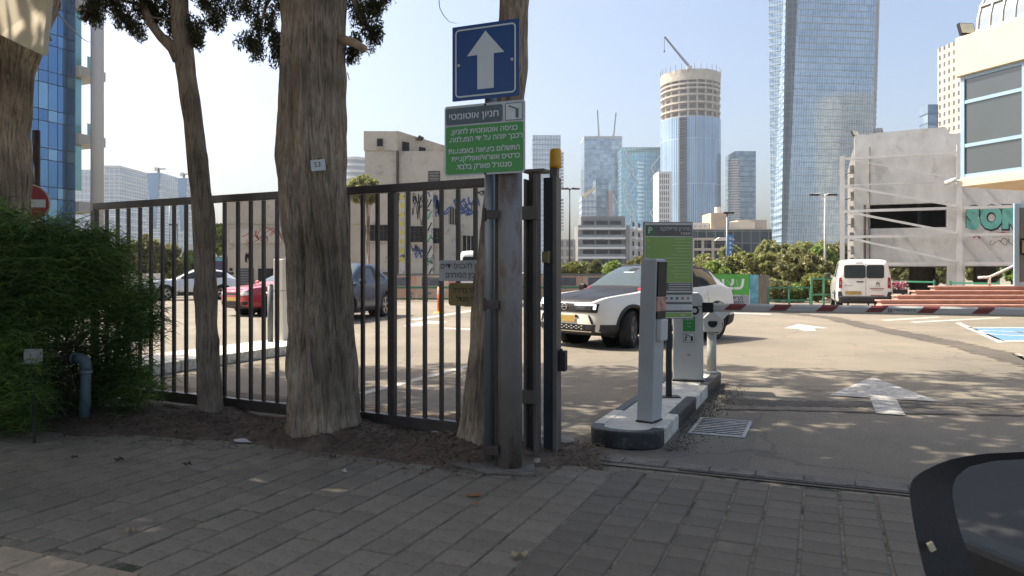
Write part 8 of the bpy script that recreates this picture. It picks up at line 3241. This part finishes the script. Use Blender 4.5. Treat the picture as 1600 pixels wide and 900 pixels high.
# pink flower trough beside the steps
ft = thing('flower_trough', 'trough of pink flowers between van and red steps', 'planter', (W(1398, 0, 28.5).x, 28.5, 0))
g = MB()
g.box(-0.42, 0.42, -0.15, 0.15, 0.52, 0.68)
g.build('trough', M_STEELDK, ft)
for x_ in (-0.32, 0.32):
    g = MB()
    g.box(x_ - 0.03, x_ + 0.03, -0.05, 0.05, 0, 0.52)
    g.build('leg', M_STEELDK, ft)
rg = np.random.default_rng(4)
v_, f_ = leaves(np.stack([rg.uniform(-0.42, 0.42, 60), rg.uniform(-0.14, 0.14, 60), rg.uniform(0.70, 0.95, 60)], 1), 10, 0.07, 0.07, 0.06, 5)
np_mesh('blossoms', v_, f_, leaf_mat('pink_petals', (0.5, 0.12, 0.2), (0.65, 0.35, 0.4), 0.3), ft)

# ------------------------------------------------------------------ trees and shrubs beyond the car park
GREENS = [leaf_mat('olive_leaf', (0.14, 0.16, 0.055), (0.42, 0.42, 0.16), 0.45), leaf_mat('fresh_leaf', (0.12, 0.19, 0.04), (0.34, 0.43, 0.10), 0.4),
          leaf_mat('dark_leaf', (0.095, 0.105, 0.040), (0.29, 0.28, 0.11), 0.4), leaf_mat('yellowish_leaf', (0.12, 0.14, 0.03), (0.30, 0.30, 0.08), 0.35)]
proto = {}


def far_tree(label, px, d, ytop, wpx, kind, seed, cat='tree', name='leafy_tree', base=0.18, dens=1.0, group='trees beyond the car park'):
    p_ = gd(px, d)
    H_ = W(0, ytop, d).z
    R_ = wpx / FPX * d / 2 * 1.15
    t_ = thing(name, label, cat, p_, seed * 0.7, group)
    rg_ = np.random.default_rng(seed)
    cen = []
    nl = 7
    for k in range(nl):
        a_ = rg_.uniform(0, 2 * PI)
        rr = R_ * rg_.uniform(0.1, 0.62)
        zc_ = H_ * rg_.uniform(base + 0.25, 0.86)
        lobe = np.array([rr * math.cos(a_), rr * math.sin(a_), zc_])
        lr = R_ * rg_.uniform(0.34, 0.55)
        lr_z = min(lr, (H_ - zc_) * 0.98, (zc_ - H_ * base) * 1.1)
        cen.append(ellipsoid_pts(lobe, (lr, lr, lr_z), int(46 * dens), rg_, 0.45))
    cen = np.concatenate(cen)
    sz = max(0.06, 0.0034 * d)
    v2, f2 = leaves(cen, 36, max(0.16, R_ * 0.10), sz * 1.5, sz * 0.8, seed + 1, 0.2)
    v2[:, 2] = np.maximum(v2[:, 2], 0.02)
    np_mesh('crown', v2, f2, GREENS[kind], t_)
    b2 = MB()
    tr_ = max(0.04, R_ * 0.055)
    b2.tube([(0, 0, -0.05), (tr_, 0, H_ * 0.25), (0, tr_, H_ * 0.55), (0, 0, H_ * 0.8)], [tr_ * 1.4, tr_, tr_ * 0.7, tr_ * 0.2], 8)
    for k in range(5):
        c_ = Vector(cen[rg_.integers(len(cen))])
        b2.tube([(0, 0, H_ * 0.3), Vector((0, 0, H_ * 0.3)).lerp(c_, 0.5) + Vector((0, 0, 0.1 * H_)), c_], [tr_ * 0.6, tr_ * 0.4, tr_ * 0.1], 5)
    b2.build('trunk', M_BARK2, t_)
    return t_


for a_ in (('olive green tree right of the price board', 1100, 44, 398, 60, 0, 101), ('olive bush left of the lamp post banner', 1122, 40, 408, 44, 1, 102), ('rounded olive tree right of the banner lamp post', 1160, 42, 396, 56, 0, 103),
           ('tall pale tree beside the faceted tower foot', 1210, 66, 356, 62, 0, 104), ('broad olive tree behind the board fence', 1196, 40, 396, 70, 0, 105), ('dark spreading tree left of the white van', 1246, 36, 398, 96, 2, 106),
           ('green tree before the faceted tower', 1262, 60, 378, 70, 0, 107), ('small bright tree beside the pale double lamp', 1285, 58, 376, 46, 1, 108), ('dark green tree touching the steel frame corner', 1308, 62, 374, 40, 2, 109),
           ('tree seen through the first opening of the ruin', 1405, 52, 404, 60, 2, 110), ('tree seen through the opening beside the inner column', 1462, 52, 404, 50, 0, 111), ('tree seen through the opening right of the steel column', 1530, 50, 404, 60, 0, 112),
           ('light green tree seen through the far opening of the ruin', 1588, 50, 404, 50, 1, 113), ('bright rounded bush before the apartment block', 958, 48, 410, 40, 1, 114), ('dark conifer before the apartment block', 930, 52, 406, 20, 2, 115),
           ('dark leafy tree at the right foot of the apartment block', 996, 60, 402, 44, 2, 116), ('yellowish palm-like tree beside the grey street lamp', 897, 46, 404, 26, 3, 117), ('olive bush left of the grey street lamp', 878, 46, 408, 20, 0, 118),
           ('bushy tree behind the yellowish tree', 915, 56, 412, 40, 0, 119), ('dark broad tree behind the gate left of the thin trunk', 215, 40, 368, 92, 2, 120), ('dark tree behind the low beige wall', 255, 44, 380, 60, 2, 121),
           ('light green tree under the flyover', 290, 70, 388, 50, 1, 122), ('bright tree between thin trunk and beige building', 340, 64, 330, 34, 1, 123), ('yellow-green tree behind the bush', 150, 48, 392, 60, 3, 124),
           ('leafy tree rising above the gate before the abandoned building', 574, 46.5, 256, 74, 0, 125, 'tree', 'leafy_tree', 0.52), ('far tree right of the bright tree under the flyover', 318, 80, 392, 40, 0, 126), ('olive tree in front of the low block', 1140, 70, 382, 40, 0, 127)):
    far_tree(*a_)
for a_ in (('low olive shrub left of the green rail fence', 1215, 33, 440, 40, 2, 201), ('low bright shrub before the green rail fence', 1240, 33.5, 446, 36, 1, 202), ('shrub with reddish leaves behind the rail fence', 1278, 33, 430, 40, 3, 203),
           ('shrub behind the rail fence nearest the white van', 1298, 34, 436, 36, 0, 204), ('small shrub right of the board fence', 1198, 34, 438, 26, 0, 205)):
    far_tree(*a_, cat='shrub', name='shrub', base=0.02, dens=0.6, group='shrubs along the rail fence')
# ------------------------------------------------------------------ air between here and the towers
hz = MB()
hz.box(-900, 900, -60, 900, -1.4, 175)
ho = hz.build('haze', None)
hm = bpy.data.materials.new('haze')
hm.use_nodes = True
hn = hm.node_tree
hn.nodes.clear()
vo = hn.nodes.new('ShaderNodeVolumePrincipled')
vo.inputs['Color'].default_value = (0.86, 0.92, 1.0, 1)
vo.inputs['Density'].default_value = 0.00026
vo.inputs['Anisotropy'].default_value = 0.3
oo = hn.nodes.new('ShaderNodeOutputMaterial')
hn.links.new(vo.outputs['Volume'], oo.inputs['Volume'])
ho.data.materials.clear()
ho.data.materials.append(hm)
tag(ho, 'thin pale haze in the air', 'haze', kind='stuff')
